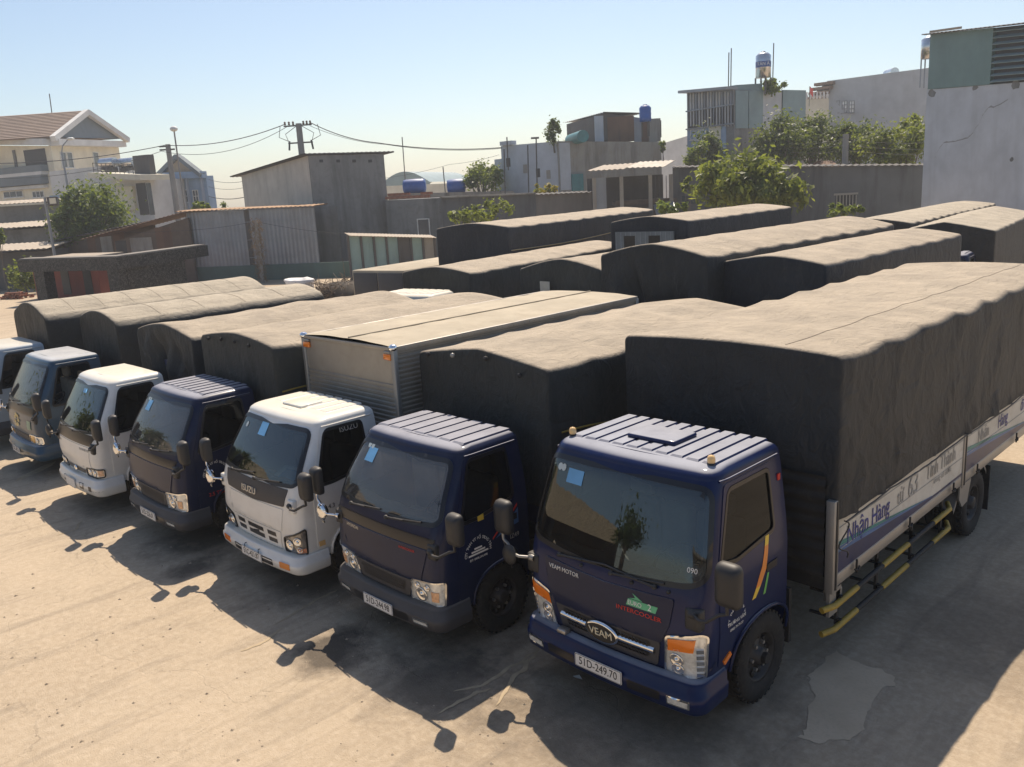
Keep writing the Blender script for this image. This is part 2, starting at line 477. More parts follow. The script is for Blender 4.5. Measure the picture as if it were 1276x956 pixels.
def make_wheel(root, x, y, r, w, sgn, dual=False, name='wheel'):
    """tyre with its rim; sgn gives the outward side"""
    ax = (sgn, 0, 0)
    prof = [(r*.56, -.01), (r*.60, .0), (r*.78, .012), (r*.93, .004), (r*.985, -.02), (r, -.045), (r*.985, -.05), (r*.985, -.062), (r, -.067), (r, -w*.5+.01), (r*.985, -w*.5+.006), (r*.985, -w*.5-.006), (r, -w*.5-.01), (r, -w+.045), (r*.985, -w+.02), (r*.9, -w), (r*.6, -w+.01), (r*.56, -w+.02)]
    tb = MB().lathe(prof, (x, y, r), ax, 36)
    for k in range(36):           # shoulder lugs
        a = 2*pi*k/36
        tb.obox((x - sgn*.035, y + cos(a)*r*.99, r + sin(a)*r*.99), (.028, 0, 0), (0, -sin(a)*.012, cos(a)*.012), (0, cos(a)*.012, sin(a)*.012))
    ty = tb.build(name, RUBBER, root)
    rm = MB().lathe([(r*.57, -.02), (r*.56, -.012), (r*.52, -.02), (r*.50, -.06), (r*.42, -.085), (r*.30, -.05 if not dual else -.10), (r*.20, -.045), (r*.19, .0), (r*.13, .01), (0.001, .012)], (x, y, r), ax, 28)
    for k in range(10):
        a = 2*pi*k/10
        rm.lathe([(.03, -.066), (.032, -.060), (0.001, -.060)], (x, y + cos(a)*r*.42, r + sin(a)*r*.42), ax, 8)
    rim = rm.build('rim', RIM, ty)
    lb = MB()
    for k in range(6):
        a = 2*pi*k/6
        lb.lathe([(.016, -.05), (.016, -.02), (.001, -.018)], (x, y + cos(a)*r*.30, r + sin(a)*r*.30), ax, 6, False)
    return ty, rim, lb

def make_mirror(root, base, head, w, h, sgn, armmat, style='big', round_=None, stay=None):
    """exterior mirror: bracket arm from the cab, housing and silvered face turned to the rear"""
    b = Vector(base); c = Vector(head)
    m = MB()
    secs = [(.045, 1.0), (.04, 1.03), (.0, 1.03), (-.035, .9), (-.052, .62), (-.056, .3)]
    rows = []
    for dy, k in secs:
        pl = roundpoly([(-w/2*k, -h/2*k), (w/2*k, -h/2*k), (w/2*k, h/2*k), (-w/2*k, h/2*k)], min(w, h)*.3*k, 4)
        rows.append([c + Vector((q[0], dy, q[1])) for q in pl] + [c + Vector((pl[0][0], dy, pl[0][1]))])
    m.grid(rows, True)
    pl = rows[-1][:-1]; m.add(pl, [list(range(len(pl)))[::-1]])
    mo = m.build('mirror', BLACKP, root)
    pl = roundpoly([(-w*.46, -h*.46), (w*.46, -h*.46), (w*.46, h*.46), (-w*.46, h*.46)], w*.26, 4)
    g = MB().add([c + Vector((q[0], .046, q[1])) for q in pl], [list(range(len(pl)))]); g.build('mirror_glass', MIRRORG, mo)
    foot = c + Vector((-sgn*.0, -.01, -h/2 - .05))
    mid = b.lerp(foot, .5) + Vector((0, -.05, -.04))
    arm = [b, b.lerp(mid, .6) + Vector((0, -.03, 0)), mid, foot + Vector((-sgn*.06, -.01, -.02)), foot + Vector((0, 0, .0)), c + Vector((0, -.02, -h*.2))]
    sm = []
    for i in range(len(arm)-1):
        for t in (0, .5): sm.append(arm[i].lerp(arm[i+1], t))
    sm.append(arm[-1])
    am = MB().tube(sm, .014, 8)
    am.lathe([(.03, -.03), (.034, .0), (.03, .03), (.0, .035)], b, (sgn, 0, 0), 10)
    am.build('mirror_arm', armmat, mo)
    if round_:
        rc = Vector(round_)
        rd = MB(); rd.ball(rc, .085, 14, 8, (1, .45, 1.15))
        rd.tube([rc + Vector((0, 0, -.07)), rc + Vector((-sgn*.03, .0, -.12)), foot], .011, 7)
        ro = rd.build('round_mirror', BLACKP if style != 'chrome' else CHROME, root)
        MB().lathe([(.078, 0), (.03, .004), (.001, .005)], rc + Vector((0, .041, 0)), (0, 1, 0), 14).build('mirror_glass', MIRRORG, ro)
    return mo

def make_bumper(root, P, hw, m, z0, z1, yf=0.0, name='bumper', r=.13, L=.46):
    h = z1 - z0
    prof = [(z0-.001, yf+.10, hw-.07), (z0, yf+.05, hw-.03), (z0+h*.12, yf+.015, hw-.006), (z0+h*.45, yf, hw), (z0+h*.60, yf+.004, hw), (z0+h*.64, yf+.018, hw-.012), (z0+h*.92, yf+.026, hw-.016), (z1, yf+.045, hw-.03), (z1+.001, yf+.12, hw-.08)]
    B = Surf(prof, r, L, .07)
    mb = MB(); us = [-B.U + 2*B.U*i/72 for i in range(73)]
    rows = []
    for z, y, w in prof:
        rows.append([Vector((*B.plan(u, y, w, L), z)) for u in us])
    mb.grid(rows, True)
    for sg in (0, -1):
        e = [r_[sg] for r_ in rows]; mb.add(e, [list(range(len(e)))])
    return mb.build(name, m, root), B

def plate(root, B, z, txt, w=.47, h=.11, u=0.0, two=False):
    c, xd, up = B.frame(u, z, .012)
    up = Vector((0, 0, 1)); n = xd.cross(up)
    pb = MB()
    pl = roundpoly([(-w/2, -h/2), (w/2, -h/2), (w/2, h/2), (-w/2, h/2)], .012, 3)
    pb.prism([c + xd*q[0] + up*q[1] - n*.008 for q in pl], n*.008)
    po = pb.build('licence_plate', PLATE, root)
    b = MB()          # thin dark border line
    o2 = [c + xd*q[0]*.985 + up*q[1]*.95 + n*.0008 for q in pl]; i2 = [c + xd*q[0]*.968 + up*q[1]*.88 + n*.0008 for q in pl]; k = len(pl)
    b.add(o2 + i2, [(i, (i+1) % k, k+(i+1) % k, k+i) for i in range(k)]); b.build('plate_border', INK, po)
    if txt: text(txt, h*.86, c + n*.001, xd, up, INK, po, 'plate_number', sx=w/.47*.80)
    return po

CABS = {}
def make_cab(root, st):
    """a forward-control truck cab; st holds the style"""
    hw, L = st['hw'], st['L']; P = st['paint']
    S = Surf(st['prof'], st.get('r', .14), L, st.get('crown', .05))
    zt = st['prof'][-1][0]; zb = st['prof'][0][0]; U = S.U
    ws = roundpoly(sym(st['ws']), st.get('wsr', .07))
    win = st['win']; arch = st['arch']                       # arch: (y0, y1, ztop)
    ya, yb, za = arch
    winL, winR = S.side(-1, win, .05, .05), S.side(1, win, .05, .05)
    # shell outline with a wheel arch cut out of each lower edge
    def edge(sg):
        pts = [(ya, zb)]
        for i in range(1, 12):
            a = pi*(1 - i/12); pts.append(((ya+yb)/2 + cos(a)*(yb-ya)/2, zb + sin(a)**.75*(za - zb)))
        pts.append((yb, zb))
        return [(S.u_of(sg, y, z), z) for y, z in pts]
    aR = edge(1); aL = [p for p in reversed(edge(-1))]
    outer = [(-U, zb)] + aL + aR + [(U, zb), (U, zt), (-U, zt)]
    if yb >= L - .03:
        outer = [(-U, zt)] + [(-U, za)] + [p for p in aL if p[0] > -U + .001 and True] + aR + [(U, za), (U, zt)]
    mb = S.patch(outer, [ws, winL, winR], step=.055)
    # roof: rings that roll over into a nearly flat top
    yf, w = S.at_z(zt); N = 72; us = [-U + 2*U*i/N for i in range(N+1)]
    rings = []
    rh = st.get('roof', .085)
    for k in range(7):
        a = pi/2*k/6; d = .11*(1 - cos(a)); dz = rh*sin(a)*.94
        rings.append([Vector((*S.plan(u, yf + d*1.5, w - d, L - d*.5), zt + dz)) for u in us])
    mb.grid(rings, True)
    top = rings[-1]; half = N//2; rows = []
    for i in range(half+1):
        a, b = top[i], top[N-i]
        rows.append([a.lerp(b, t/8) + Vector((0, 0, rh*.06*(1-(2*t/8-1)**2))) for t in range(9)])
    mb.grid(rows, True)
    # back wall
    rows = []
    for z in [zb + (zt-zb)*i/6 for i in range(7)] :
        h2 = S.at_z(z)[1]; rows.append([Vector((-h2 + 2*h2*t/6, L, z)) for t in range(7)])
    rows.append([top[0].lerp(top[N], t/6) for t in range(7)])
    mb.grid(rows, False)
    cab = mb.build('cab', P, root)
    cab.data.validate()
    # floor and interior
    it = MB(); it.box(-hw+.08, .22, zb+.28, hw-.08, L-.03, zb+.31)
    it.build('cab_floor', INTERIOR, root)
    wb = st['ws'][0][1]
    dmb = MB(); yw = S.at_z(wb)[0]
    rows = []
    for dy, dz in ((.07, -.10), (.09, -.045), (.20, -.02), (.33, -.05), (.36, -.16), (.34, -.40)):
        hh = S.at_z(wb)[1] - .06
        rows.append([Vector((-hh + 2*hh*i/12, yw + dy + .05*(abs(-1+2*i/12))**3, wb + dz + .012*sin(i*1.7))) for i in range(13)])
    dmb.grid(rows, True, True); dmb.build('dashboard', INTERIOR, root)
    for sx in (-.42, -.02, .42):
        sb = MB(); wv = .22 if abs(sx) > .1 else .16
        sb.bbox(sx-wv, L-.30, zb+.45, sx+wv, L-.16, wb+.22, .04); sb.bbox(sx-wv, L-.72, zb+.40, sx+wv, L-.24, zb+.55, .04)
        so = sb.build('seat', SEAT, root)
        if abs(sx) > .1: MB().bbox(sx-.13, L-.27, wb+.24, sx+.13, L-.17, wb+.42, .035).build('headrest', SEAT, so)
    sc = Vector((.40, yw+.46, wb-.02)); wv = MB(); rr = .205
    ax1 = Vector((1, 0, 0)); ax2 = Vector((0, .80, .60))
    ring = [sc + ax1*rr*cos(2*pi*i/24) + ax2*rr*sin(2*pi*i/24) for i in range(25)]
    wv.tube(ring, .014, 7, False)
    for a in (.3, pi-.3, -pi/2): wv.bar(sc, sc + ax1*rr*cos(a) + ax2*rr*sin(a), .03, .015)
    wv.tube([sc, sc + Vector((0, -.12, -.34))], .03, 8); wv.ball(sc, .05, 10, 6)
    wv.build('steering_wheel', BLACKP, root)
    # glazing
    g1 = growpoly(ws, .030); g2 = growpoly(ws, -.012)
    fr = S.patch(g1, [g2], .007, .05, .006, inner=False).build('windshield_frame', DARKTRIM if st.get('blackframe', True) else P, root)
    wg = S.patch(ws, [], .001, .07).build('windshield', st.get('wsglass', WS_GLASS), root)
    b1 = growpoly(ws, -.010); b2 = growpoly(ws, -.045)
    S.patch(b1, [b2], -.001, .05, inner=False).build('frit_band', DARKTRIM, wg)
    for sg, wp in ((-1, winL), (1, winR)):
        so = S.patch(wp, [], -.004, .08).build('side_window', SIDE_GLASS, root) if not (st.get('open') and sg == 1) else None
        wf = S.patch(growpoly(wp, .025), [growpoly(wp, -.008)], .010, .06, .010, inner=False).build('window_frame', DARKTRIM, so or root)
        # door skin standing a little proud, gap all round
        dp = roundpoly(st['door'], .05)
        pol = S.side(sg, dp, .06)
        d = S.patch(pol, [growpoly(wp, .03)], .007, .07, .007).build('door', P, root)
        hy, hz = st['handle']; uu = S.u_of(sg, hy, hz)
        c, xd, up = S.frame(uu, hz, .008); n = xd.cross(up)
        hb = MB(); hb.obox(c + n*.004, xd*.085, up*.032, n*.004)
        hd = hb.build('handle', DARKTRIM, d)
        # middle vertical divider in the window
        if st.get('divider'):
            dy = st['divider']; S.patch([(S.u_of(sg, dy-.012, win[0][1]), win[0][1]+.04), (S.u_of(sg, dy+.012, win[0][1]), win[0][1]+.04), (S.u_of(sg, dy+.012, zt-.12), zt-.10), (S.u_of(sg, dy-.012, zt-.12), zt-.10)], [], .004, .1, .006).build('window_divider', DARKTRIM, root)
        # wheel arch lip
        lip = MB(); pts = [S.S(u, z, .012) for u, z in edge(sg)]
        lip.tube(pts, .016, 6); lip.build('wheel_arch_lip', st.get('lip', P), root)
        lp2 = [(ya-.02, zb), (ya-.02, za+.05), (yb+.04, za+.05), (yb+.04, zb)]
        lin = MB(); rows = []
        for i in range(13):
            a = pi*(1 - i/12); yy = (ya+yb)/2 + cos(a)*(yb-ya)/2*1.0; zz = zb - .0 + sin(a)**.75*(za - zb)
            rows.append([V(sg*(hw-.02), yy, zz), V(sg*(hw-.34), yy, zz)])
        lin.grid(rows, False, sg > 0); lin.build('wheel_well', FRAMEM, root)
    # rain gutter
    for sg in (-1, 1):
        gt = MB(); gt.tube([S.S(S.u_of(sg, y, zt-.012), zt-.012, .008) for y in [yf+.12 + (L-.05-yf-.12)*i/8 for i in range(9)]], .010, 6)
        gt.build('rain_gutter', P, root)
    return S

def roof_ribs(root, S, L, st, n, w, gap, y0, y1, hgt=.012, skip=()):
    zt = st['prof'][-1][0]; rh = st.get('roof', .085); z = zt + rh*.94
    hwr = S.at_z(zt)[1] - .11; tot = n*w + (n-1)*gap
    for k in range(n):
        if k in skip: continue
        x0 = -tot/2 + k*(w+gap); xc = x0 + w/2
        zz = z + rh*.06*(1-(xc/hwr)**2) + .0
        mb = MB(); rows = []
        for dx, dz in ((0, -.004), (.014, hgt), (w-.014, hgt), (w, -.004)):
            ys = (y0 + (.02 if dz < 0 else .035), y1 - .02)
            rows.append([V(x0+dx, y0 + (0 if dz < 0 else .03), zz+dz), V(x0+dx, y1, zz+dz)])
        mb.grid(rows, False)
        mb.add([rows[0][0], rows[1][0], rows[2][0], rows[3][0]], [(0, 3, 2, 1)]); mb.add([rows[0][1], rows[1][1], rows[2][1], rows[3][1]], [(0, 1, 2, 3)])
        mb.build('roof_rib', st['paint'], root)

def wipers(root, S, z, us, length=.52, m=None):
    for u, ang in us:
        c, xd, up = S.frame(u, z, .02); n = xd.cross(up)
        d = (xd*cos(ang) + up*sin(ang)).normalized()
        a = MB(); a.tube([c, c + d*length*.55 + n*.012], [.011, .007], 7); a.lathe([(.02, -.01), (.02, .015), (.0, .018)], c, n, 8)
        ao = a.build('wiper', BLACKP, root)
        # blade follows the glass
        pts = []
        for i in range(7):
            t = .22 + (1.0-.22)*i/6
            uu = u + cos(ang)*length*t; zz = z + sin(ang)*length*t*up.z
            pts.append(S.S(uu, zz, .014))
        MB().tube(pts, .009, 5).build('wiper_blade', BLACKP, ao)

def decal(root, S, poly, m, off=.004, name='stripe', thick=0.0, holes=()):
    return S.patch(poly, holes, off, .06, thick).build(name, m, root)
def stext(root, S, body, u, z, size, m, off=.006, **k):
    c, xd, up = S.frame(u, z, off)
    return text(body, size, c, xd, up, m, root, **k)
def arc_text(root, S, body, u, z, r, size, m, a0, a1, off=.013, name='lettering'):
    """letters set round an arch"""
    me_all = MB(); n = len(body)
    for i, ch in enumerate(body):
        if ch == ' ': continue
        a = a0 + (a1-a0)*i/(n-1)
        c, xd, up = S.frame(u + r*cos(a), z + r*sin(a)*1.0, off)
        xx = (xd*sin(a) - up*cos(a)); uu = (xd*cos(a) + up*sin(a)); nn = xd.cross(up)
        me = text_mesh(ch, size, m)
        me_all.add([c + xx*v.co.x + uu*v.co.y + nn*v.co.z for v in me.vertices], [list(p.vertices) for p in me.polygons])
        bpy.data.meshes.remove(me)
    return me_all.build(name, m, root)

# ------------------------------------------------------------------ tarpaulins
def make_canopy(root, cx, W, y0, L, zb, zs, zr, m, bow=.75, sag=.05, fold=.02, face=.02, tuck=.03, rs=.16, hem=.05, seed=0, NL=0, wave=0.0, zb_front=None, name='canopy', seams=None, pw=1.5, hoops=False):
    """tarpaulin over hoops: one sheet for roof and sides, closed at both ends"""
    h = W/2; sec = []          # section from lower left over the top to lower right: (x, z, roofness, sideness)
    ns = 9
    for i in range(ns+1): sec.append((-h, zb + (zs-rs-zb)*i/ns, 0.0, 1 - i/ns))
    for i in range(1, 6):
        a = pi/2*i/5; sec.append((-h + rs*(1-cos(a)), zs - rs + rs*sin(a), .35*i/5, 0.0))
    for i in range(1, 16):
        t = i/15; x = (-h + rs)*(1-t); sec.append((x, zs + (zr-zs)*(1-(abs(x)/(h-rs))**pw), 1.0, 0.0))
    sec += [(-x, z, r, s) for x, z, r, s in reversed(sec[:-1])]
    NL = NL or int(L/.055)
    sg = [1 if s[0] > 0 else -1 for s in sec]
    rows = []
    nb = max(1, round(L/bow)); bl = L/nb
    for j in range(NL+1):
        y = L*j/NL; bay = min(nb-1, int(y/bl)); ph = abs(sin(pi*y/bl))*(.45 + .75*abs(N3(bay*1.9+seed*2.3, 4.4, .5))**.6); e = min(1, y/.10, (L-y)/.10); e2 = min(1, y/.5, (L-y)/.5); row = []
        wz = wave*N3(y*.45+seed, 3.7) if wave else 0
        for i, (x, z, rf, sd) in enumerate(sec):
            side = 1 - rf; X, Z = x, z
            if rf >= 1:
                c = 1 - (abs(x)/h)**2
                Z -= sag*ph**.85*(.35 + .65*c)*e2
                Z += .012*N3(x*2.2+seed*3, y*1.7, 1.3)*e2 - .012*max(0, .25 - abs(N3(x*1.6+seed, y*1.1 + x*.5, 4.1)))*e2
            # scalloped shoulder with pinched tucks at each hoop
            k = math.exp(-((z - zs)/.22)**2)*(1 if rf < 1 else (abs(x)/h)**6)
            X -= sg[i]*tuck*.5*k*(1-ph)*0 + 0
            Z -= tuck*k*ph*e2
            X += sg[i]*tuck*.8*k*ph*e2*(.5+.5*N3(y*1.3+seed, 8.8, sg[i]))
            if rf < .5:
                dn = max(0, min(1, (zs - z)/(zs - zb)))
                a = N3(y*2.3 + seed*7 + .8*dn, dn*.8, sg[i]*3.0); b = N3(y*6.5 + seed + 1.6*dn*sg[i], dn*.7, 5 + sg[i])
                g = abs(N3(y*1.5 + dn*1.9*sg[i] + seed*4, dn*1.2 - y*.25, 12.0 + sg[i])); d = max(.022*dn, fold*(.3 + dn)*(a*1.0 + (.22 - abs(b))*.55 + max(0, .22 - g)*3.4) - fold*.5*dn*(1-ph))
                X += sg[i]*d*e
                if sd > .8: Z += hem*N3(y*1.1 + seed*2, 9.1, sg[i])
            row.append(Vector((cx + X, y0 + y, Z + wz*min(1, rf+.4))))
        rows.append(row)
    mb = MB(); mb.grid(rows, True, False)
    nS = len(sec); zf = zb if zb_front is None else zb_front
    for endj, dirn in ((0, 1), (NL, -1)):
        base = rows[endj]; R = []; FL = [1, .988, .955, .90, .82, .74, .65, .55, .45, .35, .25, .12, 0]; K = 12
        for k in range(K+1):
            f = FL[k]; row = []
            for i, p in enumerate(base):
                x = (p.x - cx)*f; z = zb + (p.z - zb)*f
                if dirn == 1 and zf != zb: z = zf + (z - zb)*(zs - zf)/(zs - zb) if k else p.z
                amp = face*sin(pi*min(1, (1-f)*2.2)*.5)
                dd = amp*(N3(x*2.6+seed, z*1.6, 2+endj) * 1.2 - abs(N3(x*4.5 + z*1.3 + seed, z*1.1 - x, 6+endj))*1.4 + .3)
                edge = .018*min(1, k*1.0)
                row.append(Vector((cx + x, p.y - dirn*(edge + dd), z)))
            R.append(row)
        # small rolled edge
        mb.grid(R, True, dirn == -1 and False)
    if seams is not None:       # sewn seams over each hoop and along the roof
        sm = MB()
        for k in range(1, nb if hoops else 1):
            j = min(NL, round(k*bl/L*NL)); sm.tube([p + V(0, 0, .002) for p, s in zip(rows[j], sec) if s[2] > .25], .0035, 5)
        for q in seams:
            i = min(range(len(sec)), key=lambda i_: abs(sec[i_][0] - q*h) + (0 if sec[i_][2] >= 1 else 9)); sm.tube([rows[j][i] + V(0, 0, .002) for j in range(2, NL-1)], .003, 5)
        tag(sm.build('tarp_seam', m, root), kind='stuff')
    me = mb.mesh(name, m)
    bm = bmesh.new(); bm.from_mesh(me); bmesh.ops.remove_doubles(bm, verts=bm.verts, dist=.0006); bmesh.ops.recalc_face_normals(bm, faces=bm.faces); bm.to_mesh(me); bm.free()
    for p in me.polygons: p.use_smooth = True
    return link(name, me, root)

# ------------------------------------------------------------------ ground of the yard
def ground():
    t = NT('dusty_concrete'); v = t.coord()
    big = t.noise(v, .12, 6, .62, .6); mid = t.noise(v, .9, 8, .68, .8); fine = t.noise(v, 14, 6, .7)
    c = t.mix(t.ramp(big, .32, .68), (.355, .275, .188), (.475, .383, .275))
    c = t.mix(t.ramp(mid, .42, .74, 0, .42), c, (.29, .235, .17))
    c = t.mix(t.ramp(fine, .42, .72, 0, .5), c, (.60, .50, .38))
    c = t.mix(t.ramp(t.noise(v, 60, 3, .6), .64, .76, 0, .3), c, (.22, .18, .13))
    # cracks
    vo = t.n('ShaderNodeTexVoronoi', feature='DISTANCE_TO_EDGE'); vo.inputs['Scale'].default_value = .33
    dv = t.n('ShaderNodeVectorMath', operation='ADD'); nz = t.n('ShaderNodeTexNoise'); nz.inputs['Scale'].default_value = 1.6; nz.inputs['Detail'].default_value = 6
    t.l(v, nz.inputs['Vector']); t.l(v, dv.inputs[0]); t.l(nz.outputs['Color'], dv.inputs[1]); t.l(dv.outputs[0], vo.inputs['Vector'])
    crack = t.ramp(vo.outputs['Distance'], .001, .006, .22, 0)
    c = t.mix(t.math('MULTIPLY', crack, t.ramp(mid, .42, .6)), c, (.09, .07, .05))
    # tyre smears: noise drawn out along the driving direction
    sm = t.noise(t.coord(1.5, .22, 1), 2.2, 7, .65, .9)
    c = t.mix(t.ramp(sm, .50, .76, 0, .5), c, (.17, .14, .11))
    # oil stains
    def stain(x, y, r, strength, cur):
        mp = t.n('ShaderNodeMapping'); mp.inputs['Location'].default_value = (-x, -y, 0); tc = t.n('ShaderNodeTexCoord'); t.l(tc.outputs['Object'], mp.inputs['Vector'])
        ln = t.n('ShaderNodeVectorMath', operation='LENGTH'); t.l(mp.outputs[0], ln.inputs[0])
        d = t.math('ADD', ln.outputs['Value'], t.math('MULTIPLY', t.math('SUBTRACT', t.noise(v, 2.2, 6, .65), .5), r*1.7))
        return t.mix(t.ramp(d, r*.35, r, strength, 0), cur, (.035, .03, .027))
    for x, y, r, s in ((-6.9, 4.0, .55, .8), (-5.6, 4.35, .8, .6), (-4.0, 5.2, 1.6, .5), (-8.6, 4.9, 1.0, .6), (-10.9, 4.6, .9, .65), (-10.0, 4.0, .35, .7), (-13.4, 4.6, 1.0, .55), (-6.5, 5.4, 1.2, .6), (-16.4, 4.5, 1.0, .5), (-2.0, 8.4, 1.3, .35)):
        c = stain(x, y, r, s, c)
    t.set(**{'Base Color': c, 'Roughness': .9, 'Specular IOR Level': .25})
    h = t.math('ADD', t.math('MULTIPLY', fine, .6), t.math('ADD', t.noise(v, 70, 4, .65), t.math('MULTIPLY', mid, 1.4)))
    h = t.math('SUBTRACT', h, t.math('MULTIPLY', crack, 1.2))
    t.bump(h, .55, .02)
    mb = MB(); S = 420
    rows = [[V(-S + 2*S*i/8, -S + 2*S*j/8, 0) for i in range(9)] for j in range(9)]
    mb.grid(rows, False, False)
    o = mb.build('ground', t.m); tag(o, 'dusty tan concrete ground of the truck yard', kind='structure')
    # repaired slab beside the nearest truck and the dirt wiped out by turning tyres
    t2 = NT('pale_repair_concrete'); v = t2.coord()
    c = t2.mix(t2.ramp(t2.noise(v, 2.5, 7, .65), .3, .7), (.48, .375, .255), (.565, .45, .315)); c = t2.mix(t2.ramp(t2.noise(v, 30, 4), .5, .8, 0, .3), c, (.3, .25, .19))
    t2.set(**{'Base Color': c, 'Roughness': .9}); t2.bump(t2.noise(v, 60, 4), .3, .01)
    P = [at(a, b, z=0) for a, b in ((992, 922), (1010, 868), (1020, 828), (1042, 812), (1060, 818), (1078, 828), (1115, 838), (1112, 852), (1085, 885), (1062, 925))]
    pl = []
    n = len(P)
    for i in range(n):
        for k in range(12):
            q = P[i].lerp(P[(i+1) % n], k/12); q.z = .004
            q.x += .09*N3(q.x*3, q.y*3, 2) + .05*N3(q.x*11, q.y*11, 3); q.y += .09*N3(q.x*3, q.y*3, 7) + .05*N3(q.x*11, q.y*11, 8); pl.append(q)
    tag(MB().add(pl, [list(range(len(pl)))]).build('repair_patch', t2.m), 'paler repaired patch of concrete beside the nearest truck', kind='structure')
    t3 = mat('pale_dust_smear', (.40, .315, .205), .95, var=.2, vs=6)
    mb = MB()
    def smear(pts, w, seed):
        W = [at(a, b, z=0) for a, b in pts]; L = []; R = []
        sub = [W[i].lerp(W[i+1], k/8) for i in range(len(W)-1) for k in range(8)] + [W[-1]]
        for i, p in enumerate(sub):
            d = (sub[min(i+1, len(sub)-1)] - sub[max(i-1, 0)]).normalized(); s = Vector((-d.y, d.x, 0))
            ww = w*(sin(pi*min(1, i/(len(sub)-1)))**.5)*(.6 + .8*abs(N3(i*.4, seed)))*.5 + .002
            jit = s*.04*N3(i*.3, seed+5)
            p = p + Vector((0, 0, .004)); L.append(p + s*ww + jit); R.append(p - s*ww + jit)
        mb.grid([L, R], False, True)
    smear([(565, 862), (600, 855), (640, 830), (668, 812)], .05, 2)
    smear([(618, 880), (640, 845), (662, 822), (672, 808)], .06, 3); smear([(340, 780), (395, 748), (420, 735)], .05, 4)
    smear([(300, 812), (330, 800), (352, 782)], .05, 5); smear([(545, 890), (580, 870), (612, 858)], .05, 6)
    smear([(20, 600), (70, 575)], .3, 7); smear([(70, 668), (95, 660), (102, 648)], .04, 8)
    tag(mb.build('dust_smear', t3), 'pale dust smears swept by turning tyres', kind='structure')
ground()

def pebbles():
    rnd = random.Random(3); mb = MB()
    for i in range(260):
        px, py = rnd.uniform(0, 700), rnd.uniform(640, 956)
        p = at(px, py, z=0); r = rnd.choice((.005, .007, .009, .012, .018)) * (1 + .04*p.length)*.75
        a = rnd.uniform(0, 6.3); q = [Vector((p.x + r*rnd.uniform(.7, 1.4)*cos(a + k*1.257), p.y + r*rnd.uniform(.7, 1.4)*sin(a + k*1.257), .001)) for k in range(5)]
        top = Vector((p.x, p.y, r*.8)); mb.add(q + [top], [(k, (k+1) % 5, 5) for k in range(5)])
    tag(mb.build('pebbles', mat('pebble_grey', (.34, .275, .20), .9, var=.5, vs=1.3)), 'small pebbles and grit scattered over the yard', kind='stuff')
pebbles()
LITTER = mat('dead_leaf', (.16, .10, .05), .9, var=.4)

# ------------------------------------------------------------------ truck underpinnings
def chassis(root, L, r, yfw, yrw, wc, hwb):
    """frame rails, axles, wheels, tank"""
    c = MB()
    for sx in (-.36, .36): c.box(sx-.035, .35, .58, sx+.035, L-.1, .76)
    for i in range(6):
        y = .9 + (L-1.3)*i/5; c.box(-.33, y-.03, .62, .33, y+.03, .72)
    c.box(-.28, .45, .42, .28, 1.3, .9)
    c.tube([(-hwb+.2, yfw, r), (hwb-.2, yfw, r)], .05, 8); c.tube([(-hwb+.2, yrw, r), (hwb-.2, yrw, r)], .07, 8); c.ball((0, yrw, r), .17, 12, 8)
    c.build('chassis', FRAMEM, root)
    for sg in (-1, 1):
        ty, rim, lb = make_wheel(root, sg*wc, yfw, r, .21, sg)
        lb.build('wheel_nuts', STEEL, rim)
        ty, rim, lb = make_wheel(root, sg*(hwb-.02), yrw, r, .21, sg, True)
        make_wheel(root, sg*(hwb-.27), yrw, r, .20, sg, True, 'inner_wheel')
        fl = MB(); fl.box(sg*(hwb-.40)-.02*(sg < 0), yrw+r+.10, .16, sg*(hwb)+.0, yrw+r+.115, .74)
        fl.build('mud_flap', RUBBER, root)
def body_low(root, cx, W, y0, L, zf=.86, zs=1.42, m=None):
    h = W/2
    b = MB(); b.box(cx-h+.02, y0+.02, zf-.12, cx+h-.02, y0+L-.02, zf)
    for i in range(int(L/.55)+1):
        y = y0 + .1 + i*.55
        if y < y0+L-.1: b.box(cx-h+.04, y-.03, zf-.2, cx+h-.04, y+.03, zf-.122)
    b.build('cargo_floor', FRAMEM, root)
    m = m or PANELB
    n = max(2, round(L/2.2))
    for sg in (-1, 1):
        for k in range(n):
            a = y0 + L*k/n; e = y0 + L*(k+1)/n
            pb = MB(); x = cx + sg*(h-.055); pb.box(min(x, x+sg*.03), a+.05, zf+.0, max(x, x+sg*.03), e-.05, zs)
            for zz in (zf+.02, (zf+zs)/2, zs-.02): pb.box(min(x+sg*.03, x+sg*.036), a+.055, zz-.015, max(x+sg*.03, x+sg*.036), e-.055, zz+.015)
            pb.build('side_board', m, root)
        for k in range(n+1):
            y = y0 + L*k/n; pp = MB(); x = cx + sg*(h-.05); pp.box(x-.03, y-.035 if k else y+.0, zf-.15, x+.03, y+.035 if k < n else y, zs+.1); pp.build('body_post', ALUW, root)
    fb = MB(); fb.box(cx-h+.03, y0+.06, zf-.05, cx+h-.03, y0+.10, zs+.6); fb.build('front_board', m, root)
    rb = MB(); rb.box(cx-h+.03, y0+L-.02, zf-.02, cx+h-.03, y0+L+.02, zs); rb.build('tailgate', m, root)
